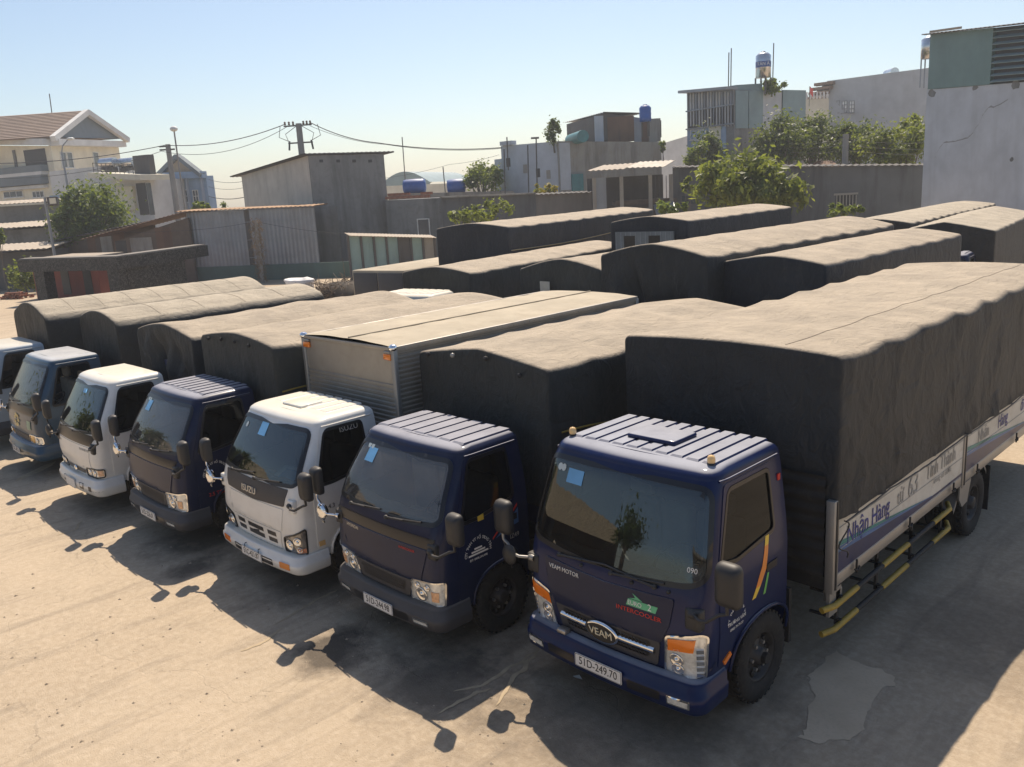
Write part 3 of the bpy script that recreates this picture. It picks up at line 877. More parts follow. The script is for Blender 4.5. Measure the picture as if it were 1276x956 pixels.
def guard_rails(root, x, y0, y1, zs_, segs, sg=1):
    for z in zs_:
        g = MB(); g.tube([(x, y0+.16, z), (x, y1-.16, z)], .026, 10)
        for k in range(4):
            yy = y0 + .3 + (y1-y0-.6)*k/3; g.box(x-sg*.05-.012, yy-.02, z-.02, x-sg*.05+.012, yy+.02, z+.30)
            g.box(min(x, x-sg*.3), yy-.015, z+.02, max(x, x-sg*.3), yy+.015, z+.04)
        go = g.build('guard_rail', FRAMEM, root)
        for a, b in segs:
            pts = [(x, y0 + (y1-y0)*(a + (b-a)*i/4), z) for i in range(5)]
            if a == 0: pts[0] = (x - sg*.05, y0, z)
            if b == 1: pts[-1] = (x - sg*.08, y1, z)
            MB().tube(pts, .029, 10).build('yellow_band', YELLOW, go)

# ------------------------------------------------------------------ headlamps
def lamp_unit(root, S, poly, bowls, ind=None, m=LENSW, off=.006, housing=None, indm=ORANGE):
    h = S.patch(growpoly(poly, .012), [growpoly(poly, -.004)], off+.008, .04, .014, inner=False).build('headlight', housing or CHROME, root)
    S.patch(poly, [], off-.004, .03).build('lamp_face', m, h)
    for u, z, r in bowls:
        c, xd, up = S.frame(u, z, off-.001); n = xd.cross(up)
        b = MB()
        prof = [(r, .004), (r*.96, .010), (r*.80, .004), (r*.45, -.001), (r*.30, .001), (r*.26, .012), (.001, .016)]
        b.lathe(prof, c, n, 18); b.build('lamp_bowl', LENS, h)
    if ind: S.patch(ind, [], off+.004, .03, .010).build('indicator_lens', indm, h)
    return h
def lamp_pair(root, S, poly, bowls, ind=None, **k):
    lamp_unit(root, S, poly, bowls, ind, **k)
    lamp_unit(root, S, mirror_poly(poly), [(-u, z, r) for u, z, r in bowls], mirror_poly(ind) if ind else None, **k)
def rect(u0, z0, u1, z1): return [(u0, z0), (u1, z0), (u1, z1), (u0, z1)]

GROUP1 = 'trucks parked in the front row'
GROUP2 = 'trucks parked in the rows behind'
def lamp_dome(root, x, y, z):
    b = MB(); b.lathe([(.034, 0), (.034, .012), (.028, .016)], (x, y, z), (0, 0, 1), 14); o = b.build('roof_lamp', BLACKP, root)
    MB().lathe([(.030, .014), (.034, .03), (.032, .055), (.022, .072), (.0, .078)], (x, y, z), (0, 0, 1), 14).build('amber_dome', AMBER, o)

# ================================================================== the nearest truck (navy, ribbed roof)
def truck_near():
    root = thing('canopy_truck', 'navy truck nearest the camera with two amber roof lamps and a lettered white side board', 'truck', (-4.18, 4.95, 0), 0, GROUP1)
    st = dict(hw=.93, L=1.45, r=.15, crown=.055, paint=NAVY, roof=.09, wsr=.10, wsglass=WS_DARK,
        prof=[(.50, .16, .885), (.56, .12, .905), (.90, .07, .93), (1.22, .09, .93), (1.34, .125, .93), (1.55, .185, .915), (2.04, .355, .855), (2.12, .40, .838)],
        ws=[(-.0, 1.305), (.45, 1.325), (.80, 1.375), (.90, 1.44), (.885, 2.06), (0, 2.075)],
        win=[(.40, 1.50), (.62, 1.46), (1.22, 1.52), (1.22, 2.02), (.60, 2.02)], arch=(.56, 1.50, .86),
        door=[(.36, .60), (.52, .60), (.60, .80), (.80, .90), (1.28, .90), (1.30, 1.2), (1.30, 2.08), (.55, 2.08), (.36, 1.50)], handle=(1.16, 1.22))
    st['ws'] = [(0, 1.305), (.45, 1.322), (.78, 1.36), (.92, 1.43), (.90, 2.06), (.45, 2.065), (0, 2.065)]
    st['ws'] = [(u, z) for u, z in st['ws']]
    S = make_cab(root, st)
    roof_ribs(root, S, 1.45, st, 10, .125, .026, .60, 1.44)
    zr = 2.12 + .09*.98
    hb = MB(); hb.bbox(-.27, .80, zr+.008, .23, 1.16, zr+.05, .02); hb.build('roof_hatch', NAVY, root)
    for x in (-.74, .70): lamp_dome(root, x, .62, zr-.004)
    # nose: hood panel, grille, chrome bar and badge
    decal(root, S, roundpoly(sym([(.56, .83), (.64, 1.0), (.68, 1.23), (0, 1.20)]), .03), NAVY2, .010, 'hood_panel', .010)
    decal(root, S, roundpoly(sym([(.52, .60), (.56, .835), (0, .835)][:2]), .03), GREYP, .010, 'grille_surround', .010)
    gp = roundpoly(sym([(.44, .655), (.47, .815)]), .03)
    g = decal(root, S, gp, DARKTRIM, .012, 'grille')
    mb = MB()
    for row in range(4):
        for k in range(26):
            u = -.44 + .035*k + (.0175 if row % 2 else 0); z = .675 + row*.037
            if not inpoly((u, z), growpoly(gp, -.012)): continue
            c, xd, up = S.frame(u, z, .013); n = xd.cross(up)
            ring = [c + (xd*cos(a*pi/3) + up*sin(a*pi/3))*.019 for a in range(6)]; ring2 = [c + (xd*cos(a*pi/3) + up*sin(a*pi/3))*.014 + n*.006 for a in range(6)]
            mb.add(ring + ring2, [(i, (i+1) % 6, 6+(i+1) % 6, 6+i) for i in range(6)])
    mb.build('grille_mesh', BLACKP, g)
    bar = MB(); rows = []
    for dz, dn in ((-.026, .010), (-.018, .028), (.018, .030), (.026, .010)):
        rows.append([S.S(-.50 + i*.05, .738 + dz + .02*(1-abs(-.5+i*.05)/.5)*0, dn) for i in range(21)])
    bar.grid(rows, True); bar.build('chrome_bar', CHROME, root)
    c, xd, up = S.frame(-.02, .738, .022); n = xd.cross(up)
    em = MB(); e1 = [c + xd*.175*cos(a*pi/16) + up*.102*sin(a*pi/16) for a in range(32)]; e2 = [p + n*.018 for p in e1]
    e3 = [c + n*.022 + xd*.158*cos(a*pi/16) + up*.086*sin(a*pi/16) for a in range(32)]
    em.add(e1 + e2 + e3, [(i, (i+1) % 32, 32+(i+1) % 32, 32+i) for i in range(32)] + [(32+i, 32+(i+1) % 32, 64+(i+1) % 32, 64+i) for i in range(32)], True)
    eo = em.build('emblem', CHROME, root)
    MB().add([p - n*.001 for p in e3], [list(range(32))]).build('emblem_face', DARKTRIM, eo)
    text('VEAM', .100, c + n*.023, xd, up, mat('cream_lettering', (.75,.68,.5), .4), eo, 'emblem_lettering', extrude=.004, sx=.98)
    stext(root, S, 'VEAM MOTOR', -.44, 1.165, .055, WHITEINK, .013, extrude=.002)
    stext(root, S, 'EURO', .325, 1.10, .052, WHITEINK, .0155)
    decal(root, S, [(.24, 1.072), (.52, 1.072), (.54, 1.13), (.26, 1.13)], GREENINK, .013, 'green_badge')
    decal(root, S, [(.27, 1.135), (.40, 1.135), (.30, 1.185), (.33, 1.15)], GREENINK, .013, 'green_leaf_mark')
    stext(root, S, '2', .465, 1.105, .078, WHITEINK, .0155)
    stext(root, S, 'INTERCOOLER', .36, 1.03, .052, REDINK, .0135, sx=1.25)
    # head lamps: orange indicator over a bright lamp, wrapping the corner
    hp = roundpoly([(.60, .575), (.82, .585), (.93, .60), (.955, .96), (.90, .985), (.62, .91)], .025)
    ind = [(.625, .79), (.845, .83), (.865, .945), (.63, .895)]
    lamp_pair(root, S, hp, [(.70, .72, .060), (.71, .635, .055)], ind)
    for sg in (-1, 1):
        for k in range(5):
            c, xd, up = S.frame(sg*.895, .625 + k*.055, .006); n = xd.cross(up)
            MB().obox(c, xd*.030, up*.018, n*.006).build('lamp_facet', CHROME, root)
    bo, B = make_bumper(root, None, .95, NAVY, .30, .585, -.02)
    for u0, u1 in ((-.60, -.28), (.29, .60)): S_ = B; decal(root, B, roundpoly(rect(u0, .375, u1, .455), .015), DARKTRIM, .003, 'bumper_opening_shade')  # flat dark patches stand in for the shade inside the bumper openings
    for sg in (-1, 1):
        p = roundpoly([(sg*.66, .375), (sg*.86, .380), (sg*.86, .455), (sg*.66, .45)], .012)
        f = decal(root, B, p, CHROME, .006, 'fog_lamp', .008); decal(f, B, growpoly(p, -.014), LENSW, .009, 'fog_lens')
    plate(root, B, .445, '51D-249.70', .50, .118)
    tw = MB(); tw.bbox(-.50, .02, .585, -.40, .10, .625, .01); tw.build('tow_hook_cover', STEEL, root)
    wipers(root, S, 1.285, ((-.50, .10), (.08, .09), (.50, pi-.10)), .50)
    for u, z in ((-.25, 1.262), (.28, 1.262), (.62, 1.275)):
        c, xd, up = S.frame(u, z, .0); MB().lathe([(.018, 0), (.014, .018), (.0, .02)], c, xd.cross(up), 8).build('washer_jet', BLACKP, root)
    decal(root, S, rect(-.62, 1.88, -.42, 2.0), STICKER, .006, 'blue_sticker')
    for u in (-.69, -.74): decal(root, S, [(u + .03*cos(a*.6283), 1.99 + .032*sin(a*.6283)) for a in range(10)], STICKW, .0065, 'round_sticker')
    stext(root, S, '090', .80, 1.475, .06, WHITEINK, .004)
    # sash stripes and marks on the door
    for sg in (1, -1):
        q = lambda y, z: (S.u_of(sg, y, z), z)
        decal(root, S, [q(.90, 1.10), q(.98, 1.10), q(1.07, 1.22), q(1.11, 1.42), q(1.05, 1.42), q(1.0, 1.26)], ORSTRIPE, .0105, 'orange_stripe')
        decal(root, S, [q(1.05, 1.42), q(1.11, 1.42), q(1.13, 1.50), q(1.07, 1.50)], YESTRIPE, .0105, 'yellow_stripe')
        decal(root, S, [q(.84, 1.02), q(.90, 1.02), q(.98, 1.10), q(.90, 1.10)], YESTRIPE, .0105, 'yellow_stripe')
        decal(root, S, [q(1.02, 1.0), q(1.06, 1.0), q(1.12, 1.17), q(1.09, 1.17)], GRSTRIPE, .0105, 'green_stripe')
        decal(root, S, [(sg*.86, .60), (sg*.90, .60), (S.u_of(sg, .33, .66), .66), (S.u_of(sg, .33, .70), .70)], NAVY2, .004, 'corner_panel')
        c, xd, up = S.frame(S.u_of(sg, .48, .66), .66, .010); n = xd.cross(up)
        MB().obox(c, (xd+up*.5).normalized()*.055, (up-xd*.5).normalized()*.024, n*.010).build('side_indicator', ORANGE, root)
        ml = MB(); ml.obox(S.S(S.u_of(sg, 1.38, 1.92), 1.92, .006), (0, .02, 0), (.006, 0, 0), (0, 0, .028)); ml.build('side_marker', REDINK, root)
        # cab step and mud guard behind the front wheel
        sp = MB(); sp.box(sg*.90-.05, 1.50, .34, sg*.90+.03, 1.54, .86); sp.build('mud_guard', BLACKP, root)
    arc_text(root, S, 'TY TNHH TM DV VT', S.u_of(1, .60, .96), .955, .115, .036, WHITEINK, pi*.98, .02)
    stext(root, S, 'TRƯỜNG VÂN', S.u_of(1, .60, .93), .945, .042, WHITEINK, .0125)
    stext(root, S, '0902 79 79 77', S.u_of(1, .60, .89), .893, .034, WHITEINK, .0125)
    decal(root, S, [(S.u_of(1, y, z), z) for y, z in ((.545, .985), (.655, .985), (.655, 1.02), (.60, 1.055), (.545, 1.02))], NAVY2, .0115, 'house_mark')
    make_mirror(root, S.S(.84, 1.16, .02), (1.16, .10, 1.50), .20, .34, 1, BLACKP)
    make_mirror(root, S.S(-.84, 1.16, .02), (-1.20, .12, 1.46), .19, .32, -1, ALUW, round_=(-1.07, .05, 1.15))
    # mirror brackets' base plates
    for sg in (-1, 1): MB().bbox(sg*.84-.07, .11, 1.02, sg*.84+.07, .20, 1.20, .02).build('mirror_bracket', BLACKP, root)
    # chassis and cargo body
    chassis(root, 8.9, .40, 1.06, 5.72, .92, 1.17)
    h = 1.09; cx = .04; y0, L, zf = 1.84, 7.35, .88
    b = MB(); b.box(cx-h+.02, y0+.02, zf-.13, cx+h-.02, y0+L, zf-.005)
    for i in range(13): b.box(cx-h+.06, y0+.15+i*.55, zf-.2, cx+h-.06, y0+.21+i*.55, zf-.132)
    b.build('cargo_floor', FRAMEM, root)
    # ribbed metal front wall seen between cab and load
    fw = MB(); rows = []
    n = 40
    for i in range(n+1):
        z = zf + .95*i/n; d = .012*sin(i*pi/2.5)
        rows.append([V(cx-h+.05, y0-.01-d, z), V(cx+h-.05, y0-.01-d, z)])
    fw.grid(rows, True); fw.build('front_wall', FRAMEM, root)
    for sg in (-1, 1):
        x = cx + sg*h
        r1 = MB(); r1.bbox(x-.03, y0, zf-.10, x+.03, y0+L, zf+.02, .008); r1.build('bottom_rail', ALUW, root)
        posts = [y0+.03, y0+3.39, y0+7.32]
        for k, yy in enumerate(posts):
            pm = MB(); pm.bbox(x-.035, yy-.05, zf-.13, x+.045, yy+.05, zf+.74, .006); po = pm.build('body_post', ALUW, root)
            gm = MB(); gm.box(x-.01+.058*sg-.006, yy-.012, zf-.1, x-.01+.058*sg+.006, yy+.012, zf+.73); gm.build('post_channel', BLACKP, po)
        for k in range(2):
            a, e = posts[k]+.055, posts[k+1]-.055
            pm = MB(); pm.box(min(x, x+sg*.03), a, zf+.025, max(x, x+sg*.03), e, zf+.66); bd = pm.build('side_board', PANELW, root)
            X = x + sg*.032
            def face(pts, m, nm, o=0.0):
                f = MB(); ps = [(X + sg*o, y, z) for y, z in pts]; f.add(ps, [list(range(len(ps)))]); f.build(nm, m, bd)
            curve = lambda y: zf + .03 + .17*(1 - min(1, (y-a)/(e-a)*1.4)) + .03
            ys = [a + (e-a)*i/24 for i in range(25)]
            face([(a, zf+.03), (e, zf+.03)] + [(y, curve(y)) for y in reversed(ys)], PANELB, 'navy_band')
            face([(y, curve(y)) for y in ys[:18]] + [(y, curve(y)+.05*(1-i/18)+.004) for i, y in reversed(list(enumerate(ys[:18])))], PANELBL, 'blue_swoosh', .001)
            face([(y, curve(y)+.055*(1-i/18)+.004) for i, y in enumerate(ys[:16])] + [(y, curve(y)+.10*(1-i/17)+.004) for i, y in reversed(list(enumerate(ys[:16])))], PANELG, 'green_swoosh', .002)
            for zz in (zf+.25, zf+.46): 
                gl = MB(); gl.box(min(X, X+sg*.002), a+.01, zz-.004, max(X, X+sg*.002), e-.01, zz+.004); gl.build('board_seam', GREYINK, bd)
            xd = Vector((0, sg, 0)); tx = lambda s, y, z, sz, m, **q: text(s, sz, (X+sg*.004, y, z), xd, (0, 0, 1), m, bd, **q)
            if sg == 1:
                if k == 0:
                    tx('Nhận Hàng', a+.66, zf+.325, .25, BLUEINK, sx=.82); tx('từ', a+1.42, zf+.33, .22, GREYINK, sx=.8); tx('63', a+1.75, zf+.35, .33, GREYINK, sx=.85); tx('Tỉnh Thành', a+2.55, zf+.37, .24, GREYINK, sx=.8); tx('trong cả nước', a+2.6, zf+.22, .09, GREYINK)
                else:
                    tx('Hàng', a+1.35, zf+.36, .24, BLUEINK, sx=.8); tx('Nhận', a+.6, zf+.36, .22, GREYINK, sx=.8); tx('đi các Tỉnh', a+2.5, zf+.36, .22, BLUEINK, sx=.8)
            else: tx('Nhận Hàng', (a+e)/2, zf+.36, .24, BLUEINK, sx=.8)
            for yy in (a+.35, (a+e)/2, e-.35):
                hk = MB(); hk.tube([(X+sg*.035, yy-.05, zf-.03), (X+sg*.045, yy, zf-.05), (X+sg*.035, yy+.05, zf-.03)], .010, 6); hk.tube([(X+sg*.03, yy, zf-.08), (X+sg*.03, yy, zf+.05)], .011, 6); hk.build('latch', FRAMEM, root)
            tr = MB(); tr.box(min(x, x+sg*.028), a, zf+.665, max(x, x+sg*.028), e, zf+.72); tr.build('top_rail', FRAMEM, root)
        tb = MB(); tb.bbox(x-.10 if sg > 0 else x-.02, y0+.10, zf-.28, x+.02 if sg > 0 else x+.10, y0+.24, zf-.15, .01); tb.build('reflector_box', ALUW, root)
        lw = MB(); lw.prism([(x+sg*.02, y0-.02, zf-.36), (x+sg*.02, y0+.14, zf-.36), (x+sg*.02, y0+.22, zf-.12), (x+sg*.02, y0-.02, zf-.12)], (-sg*.03, 0, 0)); lw.build('corner_gusset', ALUW, root)
        guard_rails(root, x+sg*.05, y0-.13, y0+3.10, (.40, .63), ((0, .19), (.37, .57), (.79, 1)), sg)
        # fender over the rear wheel
        fm = MB(); rows = []
        for i in range(15):
            t = i/14; yy = 5.72 + (t-.5)*1.3
            zz = .95 if .3 < t < .7 else .95 - (abs(t-.5)-.2)/.3*.45
            zz = min(zz, zf-.03); rows.append([V(x+sg*.0, yy, zz), V(x-sg*.42, yy, zz)])
        fm.grid(rows, False, sg < 0); rows2 = [[r[0], r[0] - V(0, 0, .05)] for r in rows]; fm.grid(rows2, False); fm.build('fender', ALUW, root)
        ft = MB(); ft.prism([(x+sg*.035, 5.14, zf-.10), (x+sg*.035, 5.52, zf-.10), (x+sg*.035, 5.42, zf-.36), (x+sg*.035, 5.25, zf-.38), (x+sg*.035, 5.14, zf-.26)], (-sg*.02, 0, 0)); ft.build('fender_plate', ALUW, root)
    make_canopy(root, cx, 2.28, y0+.05, L-.05, 1.43, 2.90, 2.94, TARP, seams=(.5,), pw=1.8, bow=.95, sag=.025, fold=.055, face=.02, tuck=.055, rs=.075, hem=.035, seed=1.7, zb_front=1.55, NL=150)
    rp = MB(); pts = []
    for i in range(60):
        y = y0 + .1 + (L-.2)*i/59; pts.append((cx + 1.185 + .012*N3(i*.7, 3), y, 1.44 + .04*N3(y*1.1, 4) - .03*abs(sin(y*2.2))))
    rp.tube(pts, .008, 5); rp.build('tie_rope', BLACKP, root)
    cb = MB(); pts = [Vector((cx+1.17, y0+.10+.10*sin(i*.5), 1.42 - i*.022)) for i in range(18)]; cb.tube(pts, .007, 5); cb.build('loose_cord', BLACKP, root)
    return root

# ================================================================== cabs of the other trucks
def simple_style(hw, paint, zt=1.93, L=1.32, yt=.47, yb=.12, zw=1.30, **k):
    st = dict(hw=hw, L=L, r=.13, crown=.05, paint=paint, roof=.085,
        prof=[(.46, .14, hw-.035), (.52, .10, hw-.02), (.85, .06, hw), (zw-.14, .085, hw), (zw-.03, yb, hw-.002), (zw+.2, yb+.30*(yt-yb), hw-.025), (zt-.06, yt-.03, hw-.085), (zt, yt+.01, hw-.10)],
        ws=[(0, zw-.005), (.45, zw), (hw-.12, zw+.02), (hw-.055, zw+.06), (hw-.075, zt-.052), (.4, zt-.052), (0, zt-.052)],
        win=[(.42, zw-.02), (.62, zw-.02), (1.12, zw+.05), (1.12, zt-.06), (.62, zt-.06)], arch=(.52, 1.36, .80),
        door=[(.34, .56), (.46, .56), (.56, .74), (.78, .85), (1.18, .85), (1.20, 1.1), (1.20, zt-.015), (.58, zt-.015), (.34, zw-.02)], handle=(1.06, zw-.16))
    st.update(k); return st
def mirrors(root, S, hw, z=1.42, base=1.10, chrome=True, rnd=True, lift=0.0):
    make_mirror(root, S.S(hw-.10, base, .02), (hw+.27, .10, z), .17, .30, 1, BLACKP)
    make_mirror(root, S.S(-hw+.10, base, .02), (-hw-.27, .10, z), .15, .30, -1, CHROME if chrome else BLACKP, style='chrome' if chrome else 'x', round_=(-hw-.13, .04, z-.30) if rnd else None)
    for sg in (-1, 1): MB().bbox(sg*(hw-.10)-.06, .10, base-.09, sg*(hw-.10)+.06, .19, base+.07, .02).build('mirror_bracket', BLACKP if chrome != 'w' else WHITE, root)
def stickers(root, S, zt, u=-.52):
    decal(root, S, rect(u, zt-.22, u+.17, zt-.09), STICKER, .006, 'blue_sticker')
    for k in (0, 1): decal(root, S, [(u-.02 + k*.07 + .030*cos(a*.6283), zt-.075*1 + .0 + .030*sin(a*.6283)) for a in range(10)], STICKW, .0065, 'round_sticker')

def nose_navy(root, S, st, plate_txt, hw):
    """sloping nose with honeycomb grille, big clear lamps and grey bumper"""
    decal(root, S, roundpoly(sym([(.60, .80), (hw-.16, 1.13)]), .03), st['paint'], .009, 'hood_panel', .009)
    decal(root, S, roundpoly(sym([(hw-.14, 1.145), (hw-.06, 1.25)]), .02), DARKTRIM, .006, 'nose_band', .006)
    decal(root, S, roundpoly(sym([(.40, .575), (.47, .775)]), .03), GREYP, .012, 'grille_surround', .012)
    gp = roundpoly(sym([(.335, .625), (.375, .745)]), .03); g = decal(root, S, gp, DARKTRIM, .0135, 'grille')
    mb = MB()
    for row in range(4):
        for k in range(20):
            u = -.36 + .038*k + (.019 if row % 2 else 0); z = .645 + row*.029
            if not inpoly((u, z), growpoly(gp, -.008)): continue
            c, xd, up = S.frame(u, z, .0145); n = xd.cross(up)
            r1 = [c + (xd*cos(a*pi/3)*1.1 + up*sin(a*pi/3)*.85)*.020 + n*.004 for a in range(6)]; r2 = [c + (xd*cos(a*pi/3)*1.1 + up*sin(a*pi/3)*.85)*.014 + n*.005 for a in range(6)]
            mb.add(r1 + r2, [(i, (i+1) % 6, 6+(i+1) % 6, 6+i) for i in range(6)])
    mb.build('grille_mesh', GREYP, g)
    hp = roundpoly([(.43, .555), (.66, .55), (hw-.01, .575), (hw+.02, .825), (.60, .80), (.47, .79)], .03)
    lamp_pair(root, S, hp, [(.58, .655, .075), (.54, .745, .035), (.67, .745, .04)], [(hw-.14, .61), (hw-.06, .615), (hw-.05, .72), (hw-.14, .715)], indm=mat('peach_lens', (.75, .42, .22), .2, var=.3, vs=30, coat=.6))
    bo, B = make_bumper(root, None, hw+.02, GREYP, .31, .565, -.02)
    decal(root, B, roundpoly(rect(-.45, .36, .45, .44), .02), DARKTRIM, .003, 'bumper_opening_shade')
    for sg in (-1, 1):
        p = roundpoly(rect(min(sg*.52, sg*.72), .375, max(sg*.52, sg*.72), .43), .012); f = decal(root, B, p, CHROME, .005, 'fog_lamp', .006); decal(f, B, growpoly(p, -.012), LENSW, .008, 'fog_lens')
    plate(root, B, .42, plate_txt, .48, .115)

def truck_244():
    root = thing('canopy_truck', 'purple navy truck with plate 51D-244.98, standing beside the nearest truck', 'truck', (-6.66, 4.50, 0), 0, GROUP1)
    hw = .86; st = simple_style(hw, NAVY2, zt=1.95, zw=1.36, wsglass=glass('hazy_windshield_glass', (.80, .84, .86), film=.16))
    S = make_cab(root, st); roof_ribs(root, S, 1.32, st, 7, .17, .030, .66, 1.31, .010)
    nose_navy(root, S, st, '51D-244.98', hw); mirrors(root, S, hw, 1.45, 1.14)
    wipers(root, S, 1.325, ((-.52, .10), (.10, .10)), .50); stickers(root, S, 1.95, -.60)
    stext(root, S, 'HYUNDAI', -.48, 1.10, .050, SILVERINK, .012); stext(root, S, 'INTERCOOLER', .42, 1.085, .034, REDINK, .012)
    q = lambda y, z: (S.u_of(1, y, z), z)
    arc_text(root, S, 'CTY TNHH VT HỒ TRUNG TÍNH', S.u_of(1, .60, 1.0), .985, .155, .042, WHITEINK, pi*.99, .01)
    for i, wd in enumerate((.05, .09, .13)): decal(root, S, [q(.60-wd, .985+.0-i*.028+.045), q(.60+wd, .985-i*.028+.045), q(.60+wd, 1.003-i*.028+.045), q(.60-wd, 1.003-i*.028+.045)], WHITEINK, .013, 'building_mark')
    stext(root, S, 'ĐT: 0908.244.498', S.u_of(1, .60, .945), .935, .032, WHITEINK, .013)
    decal(root, S, [q(.80, 1.05), q(.96, 1.17), q(.98, 1.15), q(1.16, 1.30), q(1.16, 1.33), q(.98, 1.18), q(.955, 1.20), q(.80, 1.07)], REDINK, .0125, 'red_stripe')
    decal(root, S, [q(.84, 1.05), q(1.02, 1.10), q(1.17, 1.12), q(1.17, 1.28), q(1.06, 1.19)], PANELBL, .011, 'blue_stripe')
    decal(root, S, [q(.62, 1.30), q(.70, 1.30), q(.70, 1.36), q(.62, 1.35)], YESTRIPE, .012, 'yellow_mark'); stext(root, S, 'IZ49', S.u_of(1, 1.10, 1.02), 1.0, .07, SILVERINK, .013)
    chassis(root, 6.1, .37, .94, 4.6, .83, .92)
    body_low(root, -.10, 2.02, 1.66, 4.3)
    make_canopy(root, -.10, 2.06, 1.66, 4.3, 1.10, 2.62, 2.74, TARPG, pw=1.15, bow=.78, sag=.015, fold=.03, face=.012, tuck=.03, rs=.07, seed=3.1, NL=90)
    cd = MB(); pts = [(-.10 + 1.045, 1.80 + i*.22, 1.92 - i*.018 + .01*sin(i)) for i in range(18)]; cd.tube(pts, .010, 6); cd.build('yellow_cord', YELLOW, root)
    ey = MB()
    for i, x in enumerate((-.85, -.42, .12, .62)):
        e = MB(); e.ball((x-.05, 1.60, 2.60 + .06*(1-abs(x)) - (.10 if i == 3 else 0)), .028, 8, 5); e.build('tie_toggle', FRAMEM if i != 1 else ALUW, root)
def truck_box():
    root = thing('box_truck', 'white cab truck with ribbed metal box body and black nose panel lettered ISUZU', 'truck', (-8.88, 4.32, 0), 0, GROUP1)
    hw = .88; st = simple_style(hw, WHITE, zt=1.94, zw=1.33, wsglass=WS_DARK); S = make_cab(root, st)
    roof_ribs(root, S, 1.32, st, 6, .155, .045, .80, 1.31, .009)
    zr = 1.94 + .085*.97; hb = MB(); hb.bbox(-.27, .74, zr, .15, 1.05, zr+.028, .012); hb.build('roof_hatch', WHITE, root)
    decal(root, S, roundpoly([(-.64, 1.10), (0, 1.07), (.64, 1.10), (.70, 1.30), (0, 1.295), (-.70, 1.30)], .02), GREYP, .008, 'nose_panel', .008)
    stext(root, S, 'ISUZU', -.08, 1.165, .11, SILVERINK, .012, extrude=.006, sx=1.1)
    decal(root, S, roundpoly(sym([(.57, .80), (.62, 1.065)]), .02), WHITE, .008, 'hood_panel', .008)
    decal(root, S, roundpoly(sym([(.50, .565), (.54, .785)]), .02), WHITE, .009, 'grille_panel', .009)
    for u0, u1 in ((-.45, -.27), (-.19, .17), (.26, .44)):
        for z in (.615, .70): decal(root, S, roundpoly(rect(u0, z, u1, z+.055), .006), DARKTRIM, .0105, 'grille_slot')
    decal(root, S, [(-.08, .650), (.06, .672), (.06, .70), (-.08, .676)], DARKTRIM, .0108, 'grille_slot')
    hp = roundpoly([(.585, .565), (.78, .535), (hw+.02, .55), (hw+.05, .86), (.80, .80), (.60, .73)], .03)
    lamp_pair(root, S, hp, [(.68, .65, .065), (.82, .72, .05), (.83, .615, .035)], [(.80, .575), (.90, .58), (.90, .63), (.80, .63)], m=LENSD, housing=DARKTRIM, indm=mat('copper_lens', (.55, .22, .12), .2, var=.3, vs=20, coat=.6))
    # black gap beneath the lamps
    decal(root, S, [(-hw-.02, .47), (hw+.02, .47), (hw+.02, .53), (.56, .555), (-.56, .555), (-hw-.02, .53)], DARKTRIM, .006, 'lamp_shroud')
    bo, B = make_bumper(root, None, hw+.03, WHITE, .33, .555, -.03)
    decal(root, B, roundpoly(rect(-.44, .375, .44, .455), .02), DARKTRIM, .003, 'bumper_opening_shade')
    for sg in (-1, 1): decal(root, B, roundpoly(rect(min(sg*.58, sg*.76), .395, max(sg*.58, sg*.76), .465), .012), ORANGE if sg < 0 else ORSTRIPE, .007, 'indicator_lamp', .008)
    plate(root, B, .42, '51C-421.87', .46, .112)
    for x in (-.16, .16):
        MB().tube([B.S(x-.05, .56, .0), B.S(x, .50, .02), B.S(x+.02, .46, .015)], .006, 5).build('plate_cable', BLACKP, root)
    wipers(root, S, 1.305, ((-.55, .12), (.02, .10)), .52); decal(root, S, rect(-.26, 1.74, -.08, 1.88), STICKER, .006, 'blue_sticker')
    decal(root, S, [(-.63 + .03*cos(a*.6283), 1.80 + .03*sin(a*.6283)) for a in range(10)], STICKW, .0065, 'round_sticker')
    pp = MB(); pp.obox((.30, .42, 1.315), (.24, .03, 0), (-.02, .12, .05), (0, -.002, .004)); po = pp.build('dash_papers', PAPER, root)
    MB().obox((.33, .40, 1.325), (.15, .02, 0), (-.012, .08, .034), (0, -.002, .004)).build('blue_folder', BLUEP, po)
    stext(root, S, 'ISUZU', S.u_of(1, .95, 1.86), 1.845, .085, SILVERINK, .003, sx=1.1)
    stext(root, S, '4.3', S.u_of(1, .56, 1.04), 1.03, .075, INK, .012); stext(root, S, 'DIRECT INJECTION', S.u_of(1, .86, 1.05), 1.04, .034, REDINK, .012)
    q = lambda y, z: (S.u_of(1, y, z), z); decal(root, S, rect(q(.36, .6)[0], .60, q(.44, .6)[0], .66), AMBER, .012, 'side_indicator', .01)
    mirrors(root, S, hw, 1.44, 1.14, 'w')
    chassis(root, 6.2, .37, .94, 4.6, .83, .90)
    # ribbed box
    cx, W, y0, L, z0, z1 = -.09, 1.95, 1.62, 4.72, .88, 2.68; h = W/2
    mb = MB(); n = 96
    def ribs(x0, y0_, x1, y1_, nx, ny, za, zb_, nm):
        k = max(8, int((zb_-za)/.0095)); rows = []
        for i in range(k+1):
            z = za + (zb_-za)*i/k; ph = (i % 6)/6; d = .014 if ph in (0, 1/6, 2/6) else 0.0
            rows.append([V(x0 + nx*d, y0_ + ny*d, z), V(x1 + nx*d, y1_ + ny*d, z)])
        MB().grid(rows, False).build(nm, ALU, root)
    ribs(cx+h, y0, cx+h, y0+L, 1, 0, z0, z1-.06, 'ribbed_side_wall'); ribs(cx-h, y0+L, cx-h, y0, -1, 0, z0, z1-.06, 'ribbed_side_wall'); ribs(cx-h, y0, cx+h, y0, 0, -1, z0, z1-.44, 'ribbed_front_wall')
